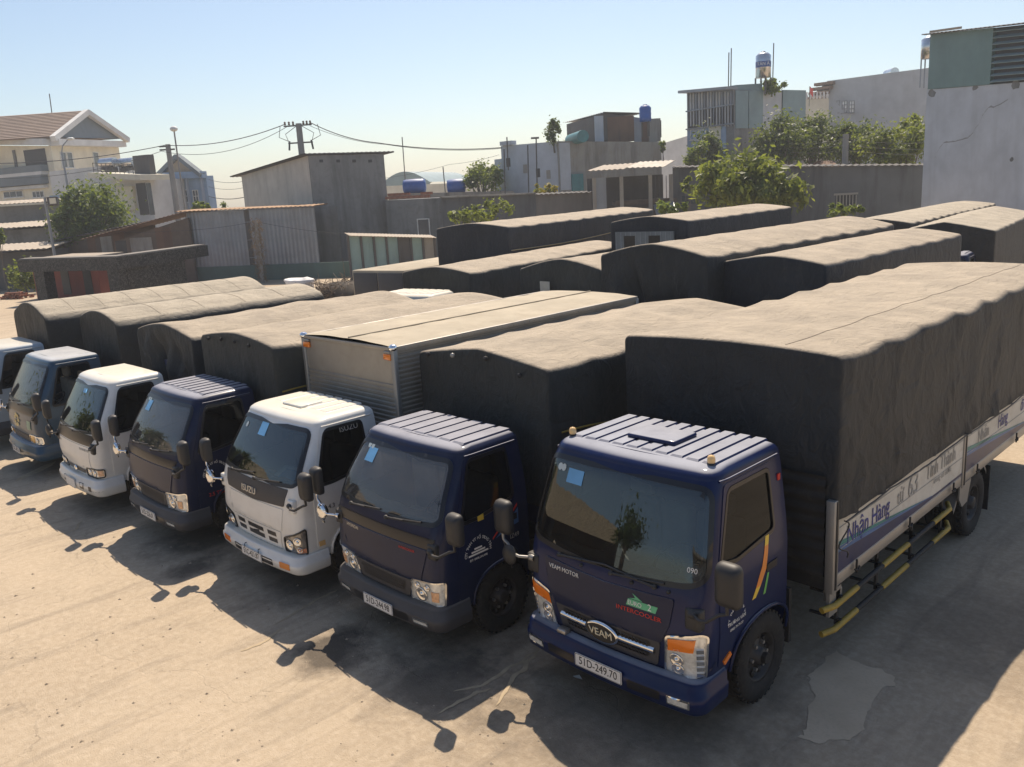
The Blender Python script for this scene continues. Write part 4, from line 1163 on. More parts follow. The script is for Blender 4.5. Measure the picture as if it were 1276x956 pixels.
    fp = MB(); fp.box(cx-h, y0-.010, z1-.438, cx+h, y0+.02, z1-.03); fp.build('flat_front_panel', ALU, root)
    MB().box(cx-h, y0+L-.03, z0, cx+h, y0+L, z1-.03).build('rear_wall', ALU, root)
    MB().box(cx-h, y0, z0-.12, cx+h, y0+L, z0-.002).build('cargo_floor', FRAMEM, root)
    rr = MB(); rows = []
    for i in range(41):
        x = cx - h + W*i/40; e = .035*(1-abs(2*i/40-1)**2.5)
        rows.append([V(x, y0 - .02 + (L+.04)*j/40, z1 + e + .006*N3(x*3, j*.5) - .02*max(0, N3(j*.35, 2.2))*(abs(2*i/40-1) > .85)) for j in range(41)])
    rr.grid(rows, True, True); ro = rr.build('box_roof', ROOFSHEET, root)
    sm = MB(); sm.tube([(cx+.06, y0 + (L)*j/20, z1+.042+.004*N3(j, 4)) for j in range(21)], .012, 5); sm.build('roof_seam', mat('seam_sealant', (.42, .36, .27), .9), ro)
    for x in (cx-h, cx+h):
        e = MB(); e.bbox(x-.025, y0-.02, z1-.07, x+.025, y0+L+.02, z1+.002, .008); e.build('roof_rail', ALU, root)
        for yy in (y0-.005, y0+L): c = MB(); c.bbox(x-.035, yy-.03, z0-.05, x+.035, yy+.035, z1-.03, .012); c.build('corner_post', ALUW, root)
        rv = MB()
        for j in range(46): rv.ball((x + (.028 if x > cx else -.028), y0+.05+j*.102, z1-.035), .007, 5, 3)
        tag(rv.build('rivets', STEEL, root), kind='stuff')
        cp = MB(); cp.ball((x, y0-.01, z1-.01), .055, 12, 8, (1, 1, .8)); cp.build('corner_cap', CHROME, root)
        mk = MB(); mk.bbox(x-(.16 if x > cx else -.02), y0-.05, z1-.16, x-(.02 if x > cx else -.16), y0-.01, z1-.085, .012); mk.build('marker_lamp', ORANGE, root)
        mk2 = MB(); mk2.bbox(x-(.15 if x > cx else -.03), y0-.045, z1-.083, x-(.03 if x > cx else -.15), y0-.01, z1-.05, .008); mk2.build('marker_bracket', ALUW, root)
    e = MB(); e.bbox(cx-h, y0-.03, z1-.05, cx+h, y0+.02, z1-.004, .008); e.build('front_roof_rail', ALU, root)

def truck_25ton():
    root = thing('canopy_truck', 'dark navy truck with red door lettering, standing between two white cabs', 'truck', (-11.28, 4.08, 0), 0, GROUP1)
    hw = .86; st = simple_style(hw, NAVY2, zt=1.93, zw=1.33, wsglass=WS_GLASS); S = make_cab(root, st); roof_ribs(root, S, 1.32, st, 8, .14, .030, .66, 1.31, .010)
    nose_navy(root, S, st, '51D-226.01', hw); mirrors(root, S, hw, 1.44, 1.12); wipers(root, S, 1.30, ((-.52, .10), (.10, .10)), .50); stickers(root, S, 1.93, -.60)
    stext(root, S, '2.5 TON', S.u_of(1, .60, .72), .72, .07, REDINK, .012)
    arc_text(root, S, 'CTY TNHH VT HỒ TRUNG TÍNH', S.u_of(1, .60, 1.0), .985, .155, .042, WHITEINK, pi*.99, .01)
    chassis(root, 6.2, .37, .94, 4.6, .83, .92); body_low(root, .18, 2.04, 1.45, 4.55)
    make_canopy(root, .18, 2.08, 1.45, 4.55, 1.10, 2.58, 2.68, TARPG, pw=1.6, bow=.9, sag=.015, fold=.03, face=.03, tuck=.03, rs=.09, seed=5.3, NL=80)
    cd = MB(); cd.tube([(.18+1.05, 1.5 + i*.22, 1.95 + .012*sin(i)) for i in range(12)], .011, 6); cd.build('yellow_cord', YELLOW, root)
    tb = MB()
    for i in range(4): e = MB(); e.ball((-.55 + i*.40, 1.40, 2.52 + .05*(1-abs(-.55+i*.4))), .026, 8, 5); e.build('tie_toggle', FRAMEM, root)
def truck_white():
    root = thing('canopy_truck', 'white cab truck with plain cream roof and scuffed white bumper under a draped tarpaulin', 'truck', (-13.68, 3.90, 0), 0, GROUP1)
    hw = .82; st = simple_style(hw, WHITE, zt=1.90, zw=1.25, L=1.30, wsglass=WS_DARK); S = make_cab(root, st)
    decal(root, S, roundpoly(sym([(.66, 1.06), (hw-.02, 1.22)]), .03), DARKTRIM, .006, 'nose_panel', .006)
    decal(root, S, roundpoly(sym([(.60, .70), (.62, 1.04)]), .02), WHITE, .008, 'hood_panel', .008)
    decal(root, S, roundpoly(sym([(.36, .60), (.38, .66)]), .02), DARKTRIM, .011, 'grille')
    c, xd, up = S.frame(0, .63, .02); MB().ball(c, .045, 12, 6, (1.3, .4, 1)).build('emblem', CHROME, root)
    hp = roundpoly([(.42, .585), (.68, .585), (hw+.03, .60), (hw+.04, .71), (.68, .715), (.44, .70)], .025)
    lamp_pair(root, S, hp, [(.54, .65, .05), (.68, .65, .05)], [(hw-.06, .61), (hw+.02, .615), (hw+.02, .70), (hw-.06, .70)], housing=DARKTRIM, indm=mat('peach_lens2', (.7, .42, .25), .2, var=.3, vs=30, coat=.6))
    bo, B = make_bumper(root, None, hw+.03, WHITE, .30, .565, -.02)
    for u in (-.36, .33): decal(root, B, roundpoly(rect(u-.05, .375, u+.10, .47), .015), DARKTRIM, .003, 'bumper_opening_shade')
    decal(root, B, roundpoly(rect(.58, .38, .67, .455), .012), DARKTRIM, .003, 'bumper_opening_shade')
    plate(root, B, .42, '', .40, .15, -.05)
    for k in range(7): decal(root, B, [(.55 + k*.05 + .02*N3(k, 1), .36 + .05*N3(k, 2) + .03), (.60 + k*.05, .365 + .05*N3(k, 2) + .03), (.59 + k*.05, .372 + .05*N3(k, 2) + .03)], GREYINK, .0025, 'scratch')
    stext(root, S, 'FRONTIER 125', .46, .985, .05, GREYINK, .011); stext(root, S, 'KIA', -.56, .99, .045, GREYINK, .011)
    wipers(root, S, 1.215, ((-.52, .10), (.05, .10)), .52); decal(root, S, rect(-.10, 1.74, .05, 1.80), STICKER, .006, 'blue_sticker')
    mirrors(root, S, hw, 1.38, 1.04, False)
    chassis(root, 6.1, .36, .92, 4.6, .80, .90); body_low(root, .20, 2.02, 1.62, 4.4)
    make_canopy(root, .20, 2.06, 1.62, 4.4, 1.10, 2.50, 2.64, TARP, pw=1.6, bow=.85, sag=.03, fold=.045, face=.14, tuck=.05, rs=.10, seed=8.8, NL=80, wave=.06)
def truck_teal():
    root = thing('canopy_truck', 'blue teal truck with open door window, amber headlamps and yellow flower decal', 'truck', (-16.55, 3.95, 0), 0, GROUP1)
    hw = .85; st = simple_style(hw, TEAL, zt=1.92, zw=1.25, open=True, wsglass=WS_GLASS); S = make_cab(root, st)
    decal(root, S, roundpoly(sym([(.70, 1.08), (hw-.03, 1.21)]), .03), DARKTRIM, .006, 'nose_panel', .006)
    decal(root, S, roundpoly(sym([(.40, .60), (.44, .72)]), .02), DARKTRIM, .009, 'grille', .006)
    for k in range(3): decal(root, S, rect(-.40, .617+k*.037, .40, .632+k*.037), GREYP, .0115, 'grille_slat')
    hp = roundpoly([(.44, .60), (.66, .595), (hw+.0, .605), (hw+.0, .715), (.66, .735), (.46, .73)], .025)
    lamp_pair(root, S, hp, [(.72, .66, .05)], [(.45, .61), (.60, .605), (.62, .725), (.47, .722)], indm=mat('deep_amber_lens', (.85, .45, .05), .15, var=.2, vs=30, coat=.7))
    bo, B = make_bumper(root, None, hw+.02, TEAL, .30, .57, -.02)
    for u in (-.62, -.40, .10, .40): decal(root, B, roundpoly(rect(u, .40, u+.13, .48), .015), DARKTRIM, .003, 'bumper_opening_shade')
    plate(root, B, .40, '51C-187.32', .44, .11, -.14)
    fl = MB()
    for k in range(7):
        a = k*2*pi/7; c, xd, up = S.frame(-.10 + .12*cos(a)*.8, .93 + .09*sin(a), .010)
        fl.add([c + xd*.07*cos(b*pi/4+a) + up*.03*sin(b*pi/4+a) for b in range(8)], [list(range(8))])
    fl.build('flower_decal', mat('yellow_decal', (.62, .50, .22), .5, var=.3, vs=14), root)
    decal(root, S, rect(.42, .83, .58, .98), mat('pale_green_decal', (.32, .42, .30), .5, var=.3), .008, 'square_decal')
    wipers(root, S, 1.215, ((-.52, .10), (.05, .10)), .52); mirrors(root, S, hw, 1.40, 1.05, True)
    chassis(root, 6.1, .36, .92, 4.6, .82, .9); body_low(root, -.20, 1.84, 1.72, 4.35)
    make_canopy(root, -.20, 1.88, 1.72, 4.35, 1.10, 2.52, 2.64, TARPT, seams=(), hoops=True, pw=2, bow=.9, sag=.005, fold=.02, face=.012, tuck=.012, rs=.20, seed=11, NL=70)
def truck_edge():
    root = thing('canopy_truck', 'white roofed truck cut off by the left edge of the view', 'truck', (-19.25, 3.85, 0), 0, GROUP1)
    hw = .85; st = simple_style(hw, PALEBLUE, zt=1.90, zw=1.25); S = make_cab(root, st)
    lamp_pair(root, S, roundpoly(rect(.45, .60, .84, .73), .02), [(.6, .665, .05)]); bo, B = make_bumper(root, None, hw+.02, GREYP, .30, .57, -.02); plate(root, B, .42, '', .44, .11)
    mirrors(root, S, hw, 1.38, 1.05, True); wipers(root, S, 1.215, ((-.52, .10), (.05, .10)), .52)
    chassis(root, 6.1, .36, .92, 4.6, .82, .9); body_low(root, -.30, 2.1, 1.60, 4.9)
    make_canopy(root, -.30, 2.12, 1.45, 4.9, 1.10, 2.52, 2.70, TARPT, seams=(), hoops=True, pw=2, bow=.62, sag=.005, fold=.04, face=.02, tuck=.02, rs=.24, seed=13, NL=80)
truck_near(); truck_244(); truck_box(); truck_25ton(); truck_white(); truck_teal(); truck_edge()

# ================================================================== rows behind
PROTO = {}
def back_cab(root, paint, key):
    if key not in PROTO:
        tmp = bpy.data.objects.new('tmp', None); COL.objects.link(tmp)
        st = simple_style(.87, paint, zt=2.24, zw=1.46); S = make_cab(tmp, st); roof_ribs(tmp, S, 1.32, st, 7, .16, .04, .66, 1.31, .012)
        lamp_pair(tmp, S, roundpoly(rect(.45, .60, .85, .73), .02), [(.6, .665, .05)]); make_bumper(tmp, None, .89, GREYP, .30, .57, -.02); mirrors(tmp, S, .87, 1.42, 1.08, False)
        wipers(tmp, S, 1.265, ((-.52, .10), (.05, .10)), .52); chassis(tmp, 6.6, .38, .94, 4.9, .84, .95)
        PROTO[key] = list(tmp.children)
        for c in PROTO[key]: c.parent = root
        bpy.data.objects.remove(tmp)
    else:
        for c in PROTO[key]: copy_tree(c, root)
def back_truck(label, cx, y, W, L, zs, zr, m, paint, key, gap=1.66, rz=0.0, **k):
    root = thing('canopy_truck', label, 'truck', (cx + sin(rz)*gap, y - cos(rz)*gap, 0), rz, GROUP2)
    back_cab(root, paint, key); body_low(root, 0, W-.04, gap, L)
    a = dict(bow=.85, sag=.02, fold=.03, face=.02, tuck=.025, rs=.08, seed=cx, NL=int(L/.09)); a.update(k)
    make_canopy(root, 0, W, gap, L, 1.05, zs, zr, m, **a); return root
b1 = back_truck('truck with long low tarpaulin and cream ribbed cab roof, in front of the green fence', -15.0, 12.5, 2.0, 7.5, 2.68, 2.80, TARPG, CREAMP, 'cream', sag=.012, rz=radians(10))
c1 = back_truck('truck under olive tarpaulin with a pale curtain strip in its front', -10.98, 12.3, 2.24, 4.8, 2.86, 3.06, TARPG, WHITE, 'white')
d1 = back_truck('tall truck with loosely draped creased tarpaulin front in the middle of the second row', -8.65, 12.0, 2.20, 7.6, 3.20, 3.38, TARP, WHITE, 'white', face=.10, fold=.05, tuck=.04)
e1 = back_truck('truck with smooth grey tarpaulin right of the tall draped one', -6.72, 12.5, 1.86, 6.0, 3.05, 3.16, TARPB, WHITE, 'white', sag=.02, fold=.015)
a1 = back_truck('long high truck with blue grey tarpaulin and a yellow rope along its side', -18.3, 16.7, 2.55, 9.6, 3.42, 3.54, TARPB, CREAMP, 'cream', fold=.05, tuck=.035, rz=radians(11))
a2 = back_truck('high truck with a window panel below its tarpaulin front, beneath the broad leafed tree', -13.35, 18.4, 2.3, 6.6, 3.42, 3.54, TARPB, WHITE, 'white', rz=radians(5))
f1 = back_truck('truck at the right edge under a peaked tan tarpaulin beside the white wall', -7.6, 22.9, 2.3, 8.0, 2.80, 3.02, TARPT, NAVY2, 'navy', rz=radians(8), pw=1.1)
g1 = back_truck('far truck with long tan tarpaulin at the foot of the white wall', -10.4, 25.2, 2.2, 11.2, 2.88, 3.0, TARPT, WHITE, 'white', tuck=.05, rz=radians(5))
h1 = thing('box_truck', 'box truck showing its grey rear doors and tan roof left of the low long tarpaulin', 'truck', (-22.3, 22.1, 0), radians(191), GROUP2)
back_cab(h1, CREAMP, 'cream'); MB().bbox(-1.05, 1.7, .86, 1.05, 7.0, 2.28, .03).build('box_body', ROOFSHEET, h1)
for x in (-.5, .5): MB().bbox(x-.48, 6.99, .95, x+.48, 7.03, 2.2, .01).build('rear_door', GREYP, h1)
cu = MB(); cu.grid([[V(-.52 + .012*i, 1.60 - .03*abs(sin(i*.9)), z) for i in range(22)] for z in (1.6, 2.2, 2.62)], True); cu.build('pale_curtain', mat('pale_canvas', (.42, .41, .38), .9), c1)
wp = MB(); wp.box(-.95, 1.55, 2.35, .80, 1.60, 3.15); wo = wp.build('window_panel', mat('grey_slat_panel', (.20, .21, .21), .6, var=.2), a2)
for x in (-.5, .25): MB().box(x-.17, 1.535, 2.55, x+.17, 1.549, 3.05).build('pane', DARKTRIM, wo)
for i in range(12): MB().box(-.93 + i*.15, 1.538, 2.36, -.905 + i*.15, 1.549, 3.14).build('panel_rib', mat('panel_rib_grey', (.27, .28, .28), .6), wo)
rp = MB(); rp.tube([(1.275 + .04, 1.72 + i*.25, 2.75 + .06*(i/24) - .05*sin(pi*i/24)) for i in range(25)], .016, 5); rp.build('yellow_rope', mat('hemp_rope', (.42, .33, .18), .8), a1)

# ================================================================== buildings round the yard
def pm(name, col, streak=.5, **k): return mat(name, col, k.pop('rough', .85), var=k.pop('var', .12), vs=k.pop('vs', .8), streak=streak, sscale=k.pop('sscale', .45), bump=k.pop('bump', .15), bs=8, **k)
PL_GREY = pm('stained_grey_render', (.215, .218, .215), 1.0, streakcol=(.05, .052, .05), sscale=.3, grime=.5, grimecol=(.09, .085, .075))
PL_CREAM = pm('cream_render', (.50, .475, .42), .5, streakcol=(.2, .19, .17))
PL_DARK = pm('dark_grey_render', (.115, .12, .125), .9, streakcol=(.03, .03, .03))
PL_WHITE = pm('whitewash', (.46, .49, .53), .35, streakcol=(.26, .26, .26), grime=.12, grimecol=(.3, .3, .29))
PL_VILLA = pm('villa_cream', (.66, .62, .50), .15, streakcol=(.35, .32, .27))
PL_WHITE2 = pm('clean_white_wall', (.58, .58, .57), .15, streakcol=(.35, .34, .33))
PL_OLD = pm('weathered_concrete', (.30, .285, .255), 1.0, streakcol=(.08, .072, .06), grime=.35, grimecol=(.26, .19, .10))
PL_BLUE = pm('pale_blue_render', (.26, .36, .50), .3, streakcol=(.13, .16, .2))
TIN_GREEN = pm('grey_green_tin', (.13, .21, .20), .3, rough=.5, streakcol=(.07, .1, .09))
TIN_TEAL = pm('teal_cladding', (.19, .27, .29), .25, rough=.55, streakcol=(.1, .14, .15))
TIN_PALE = pm('mint_sheet', (.23, .34, .32), .4, rough=.5, streakcol=(.1, .12, .1))
TIN_BLUEG = pm('galvanised_sheet', (.27, .29, .32), .45, rough=.45, metal=.35, streakcol=(.13, .11, .09))
TIN_RUST = pm('rusty_sheet', (.17, .10, .065), .6, streakcol=(.05, .035, .03))
TIN_ROOF = pm('dusty_tin_roof', (.33, .27, .20), .3, rough=.6, streakcol=(.2, .14, .09))
TIN_DARK = pm('dark_tin', (.10, .095, .09), .5, streakcol=(.04, .03, .03))
TILE = pm('brown_roof_tile', (.24, .175, .135), .2, streakcol=(.13, .1, .08))
SLATEB = pm('slate_blue_gable', (.17, .20, .22), .15)
BRICK = pm('old_brick', (.30, .13, .08), .4, vs=6, var=.3)
WOOD = pm('weathered_board', (.14, .105, .08), .6, vs=3)
POLE_C = pm('pole_concrete', (.26, .25, .235), .4)
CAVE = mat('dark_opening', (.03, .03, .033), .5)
PANE = mat('window_pane', (.07, .085, .10), .12, var=.3, vs=1.0, spec=.6)
FRAMEW = mat('white_window_frame', (.66, .66, .64), .6)
BLUET = mat('blue_plastic_tank', (.02, .10, .36), .4, var=.15, dust=.3)
STEELT = mat('stainless_tank', (.62, .62, .62), .25, .9)
TEALTANK = mat('teal_plastic', (.06, .20, .21), .5)
REDHUT = pm('red_hut_wall', (.26, .075, .055), .4)
WIRE = mat('black_cable', (.03, .03, .035), .6)
def granite():
    t = NT('polished_black_granite'); v = t.coord(); n = t.noise(v, 1.2, 8, .7, 2.0); w = t.noise(v, 1.8, 6, .7, 3.5)
    c = t.mix(t.ramp(n, .5, .75, 0, .4), (.012, .012, .013), (.06, .06, .058)); c = t.mix(t.ramp(t.math('ABSOLUTE', t.math('SUBTRACT', w, .5)), .0, .018, .85, 0), c, (.24, .23, .21))
    t.set(**{'Base Color': c, 'Roughness': .5, 'Specular IOR Level': .25}); return t.m
GRANITE = granite()

def Q(px, py, t): return at(px, py, t=t)
def G(p, z=0.0): return Vector((p.x, p.y, z))
def outward(A, B):
    d = (G(B) - G(A)).normalized(); n = Vector((d.y, -d.x, 0))
    if n.dot(G(A)) > 0: n = -n
    return d, n
def onface(A, B, px, py):
    d, n = outward(A, B); r = ray(px, py); k = (G(A) - CAM).dot(n)/Vector(r).dot(n)
    return CAM + r*k
def prism4(mb, L, M, R, z0=0.0, back=None):
    Bk = back or Vector((R.x + L.x - M.x, R.y + L.y - M.y, max(0, L.z + R.z - M.z)))
    T = [L, M, R, Bk]; lo = [G(p, z0) for p in T]
    mb.add(lo + T, [(4, 5, 6, 7), (3, 2, 1, 0)] + [(i, (i+1) % 4, 4+(i+1) % 4, 4+i) for i in range(4)]); return Bk
def wallslab(name, A, B, th, m, parent=None, z0=0.0):
    d, n = outward(A, B); mb = MB(); a2, b2 = A - n*th, B - n*th
    lo = [G(A, z0), G(B, z0), G(b2, z0), G(a2, z0)]; hi = [A, B, b2, a2]
    mb.add(lo + hi, [(4, 5, 6, 7), (3, 2, 1, 0)] + [(i, (i+1) % 4, 4+(i+1) % 4, 4+i) for i in range(4)])
    return mb.build(name, m, parent)
def fbox(mb, A, B, px0, py0, px1, py1, out=.05, inn=.05):
    """box laid on the face A-B covering the photo rectangle, standing out by out"""
    d, n = outward(A, B); p = onface(A, B, px0, py0); q = onface(A, B, px1, py1)
    p2 = onface(A, B, px0, py1); q2 = onface(A, B, px1, py0)
    zt, zb_ = (p.z+q2.z)/2, (q.z+p2.z)/2
    a, b = (G(p)+G(p2))/2, (G(q)+G(q2))/2
    c = (a+b)/2 + V(0, 0, (zt+zb_)/2) + n*(out-inn)/2
    mb.obox(c, (b-a)/2, n*(out+inn)/2, V(0, 0, (zt-zb_)/2)); return c, a, b, zb_, zt, d, n
def window(root, A, B, px0, py0, px1, py1, fm=None, bars=1, name='window', pane=None, rails=0):
    m = MB(); c, a, b, z0, z1, d, n = fbox(m, A, B, px0, py0, px1, py1, .02, .05)
    fr = MB(); dd = (b-a).length; dx = (b-a).normalized() if dd > 0 else d; f = .06
    for s in range(bars+2):
        x = a + dx*(dd*s/(bars+1)); fr.obox(x + V(0, 0, (z0+z1)/2) + n*.03, dx*f/2, n*.03, V(0, 0, (z1-z0)/2 + f/2))
    for zz in [z0, z1] + [z0 + (z1-z0)*(k+1)/(rails+1) for k in range(rails)]: fr.obox((a+b)/2 + V(0, 0, zz) + n*.032, dx*(dd/2), n*.028, V(0, 0, f/2))
    w = fr.build(name, fm or FRAMEW, root); m.build('pane', pane or PANE, w)
    if z1 - z0 > .3:
        s = MB(); s.obox((a+b)/2 + V(0, 0, z0 - .05) + n*.05, dx*(dd/2 + .08), n*.08, V(0, 0, .035)); s.build('sill', fm or FRAMEW, w)
    return w
def opening(root, A, B, px0, py0, px1, py1, m=None, name='opening', out=.015):
    mb = MB(); fbox(mb, A, B, px0, py0, px1, py1, out, .05); return mb.build(name, m or CAVE, root)
def corrugated(A, B, m, parent, pitch=.20, amp=.035, name='corrugated_sheet', z0=0.0, z0b=None, trim=None):
    """upright corrugated sheet from the ground to the line A-B"""
    d, n = outward(A, B); Ln = (G(B)-G(A)).length; k = max(4, int(Ln/(pitch/6))); r0, r1 = [], []
    for i in range(k+1):
        t = i/k; p = A.lerp(B, t); ph = (i % 6)/6; o = amp*(1 if ph < .34 else (0 if ph > .5 and ph < .84 else .5))
        r0.append(G(p, z0) + n*o); r1.append(p + n*o)
    mb = MB(); mb.grid([r0, r1], False); return mb.build(name, m, parent)
def roofsheet(pts, m, parent, pitch=.25, amp=.04, name='tin_roof', th=.03):
    """corrugated roof: pts = eave a, eave b, ridge b, ridge a; waves run up the slope"""
    a, b, c, d = pts; n = max(6, int((b-a).length/(pitch/4))); r0, r1 = [], []
    nn = (b-a).cross(d-a).normalized(); nn = nn if nn.z > 0 else -nn
    for i in range(n+1):
        t = i/n; o = nn*amp*.5*sin(t*n/4*2*pi); r0.append(a.lerp(b, t)+o); r1.append(d.lerp(c, t)+o)
    mb = MB(); mb.grid([r0, r1], False); mb.grid([[p - nn*th for p in r0], [p - nn*th for p in r1]], False); mb.grid([r0, [p - nn*th for p in r0]], False); mb.grid([r1, [p - nn*th for p in r1]], False)
    return mb.build(name, m, parent)
def house(name, label, cat='building', group=None): return thing(name, label, cat, group=group)

def granite_gate():
    M, L, R = Q(143.5, 321, 41), Q(20.5, 321.5, 44), Q(259, 309, 49)
    base = M; root = house('stone_gatehouse', 'flat roofed gatehouse clad in polished black granite with pale veins', 'gatehouse')
    h = .62
    zt = M.z
    dl = (G(L)-G(M)).normalized(); dr = (G(R)-G(M)).normalized()
    def arm(a, b, s, nm, dz):
        e = (G(b)-G(a)); m = MB(); m.obox((G(a)+G(b))/2 + s*.55 + V(0, 0, zt-h/2+dz), e/2, s*.55, V(0, 0, h/2)); m.build(nm, GRANITE, root)
        m = MB(); m.obox((G(a)+G(b))/2 + s*.55 + V(0, 0, zt+.03+dz), e*.49, s*.45, V(0, 0, .028)); m.build('roof_slab', pm('pale_slab', (.20, .18, .155), .3), root)
    arm(M, L, dr, 'roof_beam', 0); arm(M + dr*1.1, R, dl, 'roof_beam', -.003)
    def pillar(p, w, m=GRANITE, nm='pillar'):
        b = MB(); b.obox(G(p) + V(0, 0, (zt-h)/2 - .003), dl*w/2, dr*w/2, V(0, 0, (zt-h)/2 - .003)); b.build(nm, m, root)
    pillar(G(M) + dl*.45 + dr*.45, .7); pillar(G(L) - dl*1.35 + dr*.5, .75)
    A, B = G(M) + dr*1.0 + dl*.25, G(R) - dr*2.2 + dl*.25
    A.z = B.z = zt - h - .01; wallslab('granite_wall', A, B, .25, GRANITE, root)
    A, B = G(M) + dl*1.0 + dr*3.4, G(L) - dl*.5 + dr*3.4
    # red huts with flat tan roofs under it
    for lab, px, py, t, w, dd, hh in (('red walled hut with a flat tan roof under the granite gatehouse', 108, 346, 46, 3.4, 1.6, 2.2), ('lower red hut with a sloping tan roof by the granite pillar', 73, 352, 47, 2.4, 1.4, 1.6)):
        p = G(Q(px, py, t)); hr = house('small_hut', lab, 'hut', 'red huts by the gatehouse')
        b = MB(); b.obox(p + V(0, 0, hh/2), dl*w/2, dr*dd/2, V(0, 0, hh/2)); b.build('wall', REDHUT, hr)
        b = MB(); b.obox(p + V(0, 0, hh+.06), dl*(w/2+.3), dr*(dd/2+.4), V(0, 0, .055)); b.build('flat_roof', TIN_ROOF, hr)
        for s in (-.25, .25):
            b = MB(); b.obox(p + dl*w*s - dr*(dd/2+.01) + V(0, 0, hh*.45), dl*.3, dr*.02, V(0, 0, hh*.33)); b.build('opening', CAVE, hr)
granite_gate()

def sheds():
    # corrugated wall with a rusty eave, facing the yard
    A, B, C = Q(232, 265, 51), Q(305, 261.5, 50), Q(392, 258.5, 49)
    root = house('corrugated_shed', 'bluish corrugated iron shed wall with a rusty roof edge', 'shed')
    for i, (a, b, m) in enumerate(((0, .46, TIN_BLUEG), (.46, .5, TIN_DARK), (.5, 1, TIN_BLUEG))):
        corrugated(A.lerp(C, a), A.lerp(C, b), m, root, .26, .05, 'corrugated_sheet' if m is TIN_BLUEG else 'post_strip')
    d, n = outward(A, C)
    bk = -n*3
    mbl = MB(); mbl.grid([[G(A)+bk, G(C)+bk], [A+bk, C+bk]], False); mbl.grid([[G(A), G(A)+bk], [A, A+bk]], False); mbl.build('side_wall', PL_GREY, root)
    roofsheet([A - d*.5 + n*.35 + V(0,0,.10), C + d*.2 + n*.35 + V(0,0,.10), C + bk*.6 + V(0,0,.16), A - d*.5 + bk*.6 + V(0,0,.16)], pm('rusty_roof_edge', (.36, .22, .12), .4), root, .3)
    for k in range(1, 4): 
        b = MB(); z = A.z*k/4 + .3; b.bar(G(A, z) + n*.055, G(C, z) + n*.055, .03, .03); b.build('rail', TIN_BLUEG, root)
    p = MB(); A2, C2 = G(A, .9) + n*.12, G(C, .9) + n*.12; o = wallslab('green_plinth', A2, C2 + d*3, .1, pm('green_plinth_paint', (.10, .16, .14), .5), root)
    # brown shed with a low pitched roof to the left
    A, B = Q(142, 296, 52), Q(233, 264, 50.5)
    r2 = house('timber_shed', 'dark brown timber and tin shed with a sloping roof edge left of the corrugated wall', 'shed')
    wallslab('board_wall', G(A, A.z-.25), G(B, B.z-.35), .2, WOOD, r2)
    d, n = outward(A, B); roofsheet([A - d*2 + n*.5, B + n*.5, B - n*3 + V(0,0,.1), A - d*2 - n*3 + V(0,0,.1)], TIN_RUST, r2, .3)
    opening(r2, A, B, 196, 283, 216, 330, TIN_RUST, 'rust_panel'); opening(r2, A, B, 138+8, 300, 159, 330, CAVE)
    opening(r2, A, B, 165, 296, 192, 340, PL_OLD, 'patched_panel', .03)
    A, B = Q(58, 306, 56), Q(190, 275, 54)
    r3 = house('timber_shed', 'farther weathered shed with long grey roof edge behind the gatehouse', 'shed')
    wallslab('board_wall', G(A, A.z-.2), G(B, B.z-.2), .2, WOOD, r3); d, n = outward(A, B)
    roofsheet([A - d*1.5 + n*.5, B + n*.5, B - n*3 + V(0,0,.1), A - d*1.5 - n*3 + V(0,0,.1)], TIN_DARK, r3, .3)
    opening(r3, A, B, 126, 288, 140, 320, PL_OLD, 'pale_panel', .03); opening(r3, A, B, 110, 296, 120, 322, TIN_RUST, 'rust_panel'); opening(r3, A, B, 142, 284, 156, 318, TIN_RUST, 'rust_panel', .02)
sheds()

def concrete_house():
    M, R, L = Q(384, 194, 52), Q(478, 191.5, 55), Q(301, 219, 61)
    root = house('concrete_house', 'tall stained concrete building with a mono pitch tin roof behind the sheds', 'building')
    mb = MB(); Bk = prism4(mb, L, M, R); w = mb.build('wall', PL_GREY, root)
    # paler rendered left wall skin
    d, n = outward(L, M); sk = MB(); sk.grid([[G(L)+n*.02, G(M)+n*.02], [L+n*.02, M+n*.02]], False); sk.build('rendered_face', PL_CREAM, root)
    up = V(0, 0, .12); ex = (L-M)*.12; e2 = (R-M).normalized()*.35
    roofsheet([L + ex - e2 + up, Bk + ex + e2 + up, R + e2*2 - ex*.1 + up, M - e2 - ex*.1 + up], TIN_DARK, root, .3, .03, th=.08)
    for x in (398, 419, 439, 459): opening(root, M, R, x, 199, x+4.5, 202.5, CAVE, 'vent_hole')
    for x in (365,): opening(root, L, M, x, 200, x+4, 203, CAVE, 'vent_hole')
concrete_house()

def green_fence():
    A, B = Q(433, 294, 47), Q(541, 296.5, 49.5)
    root = house('metal_fence', 'fence of mint green metal panels with a small tin ledge on top', 'fence'); d, n = outward(A, B); Ln = (G(B)-G(A)).length; k = 7
    for i in range(k):
        a, b = A.lerp(B, (i+.04)/k), A.lerp(B, (i+.96)/k); wallslab('panel', a, b, .05, [TIN_PALE, TIN_PALE, TIN_PALE, TIN_PALE, WOOD, TIN_PALE, PL_OLD][i] if i != 4 else TIN_DARK, root)
    for i in range(k+1):
        p = A.lerp(B, i/k); b = MB(); b.obox(G(p, p.z/2) + n*.02, d*.06, n*.06, V(0,0,p.z/2+.02)); b.build('post', TIN_DARK, root)
    roofsheet([A + n*.35 + V(0,0,.02), B + n*.35 + V(0,0,.02), B - n*.5 + V(0,0,.16), A - n*.5 + V(0,0,.16)], TIN_ROOF, root, .2, .025, 'tin_ledge')
green_fence()

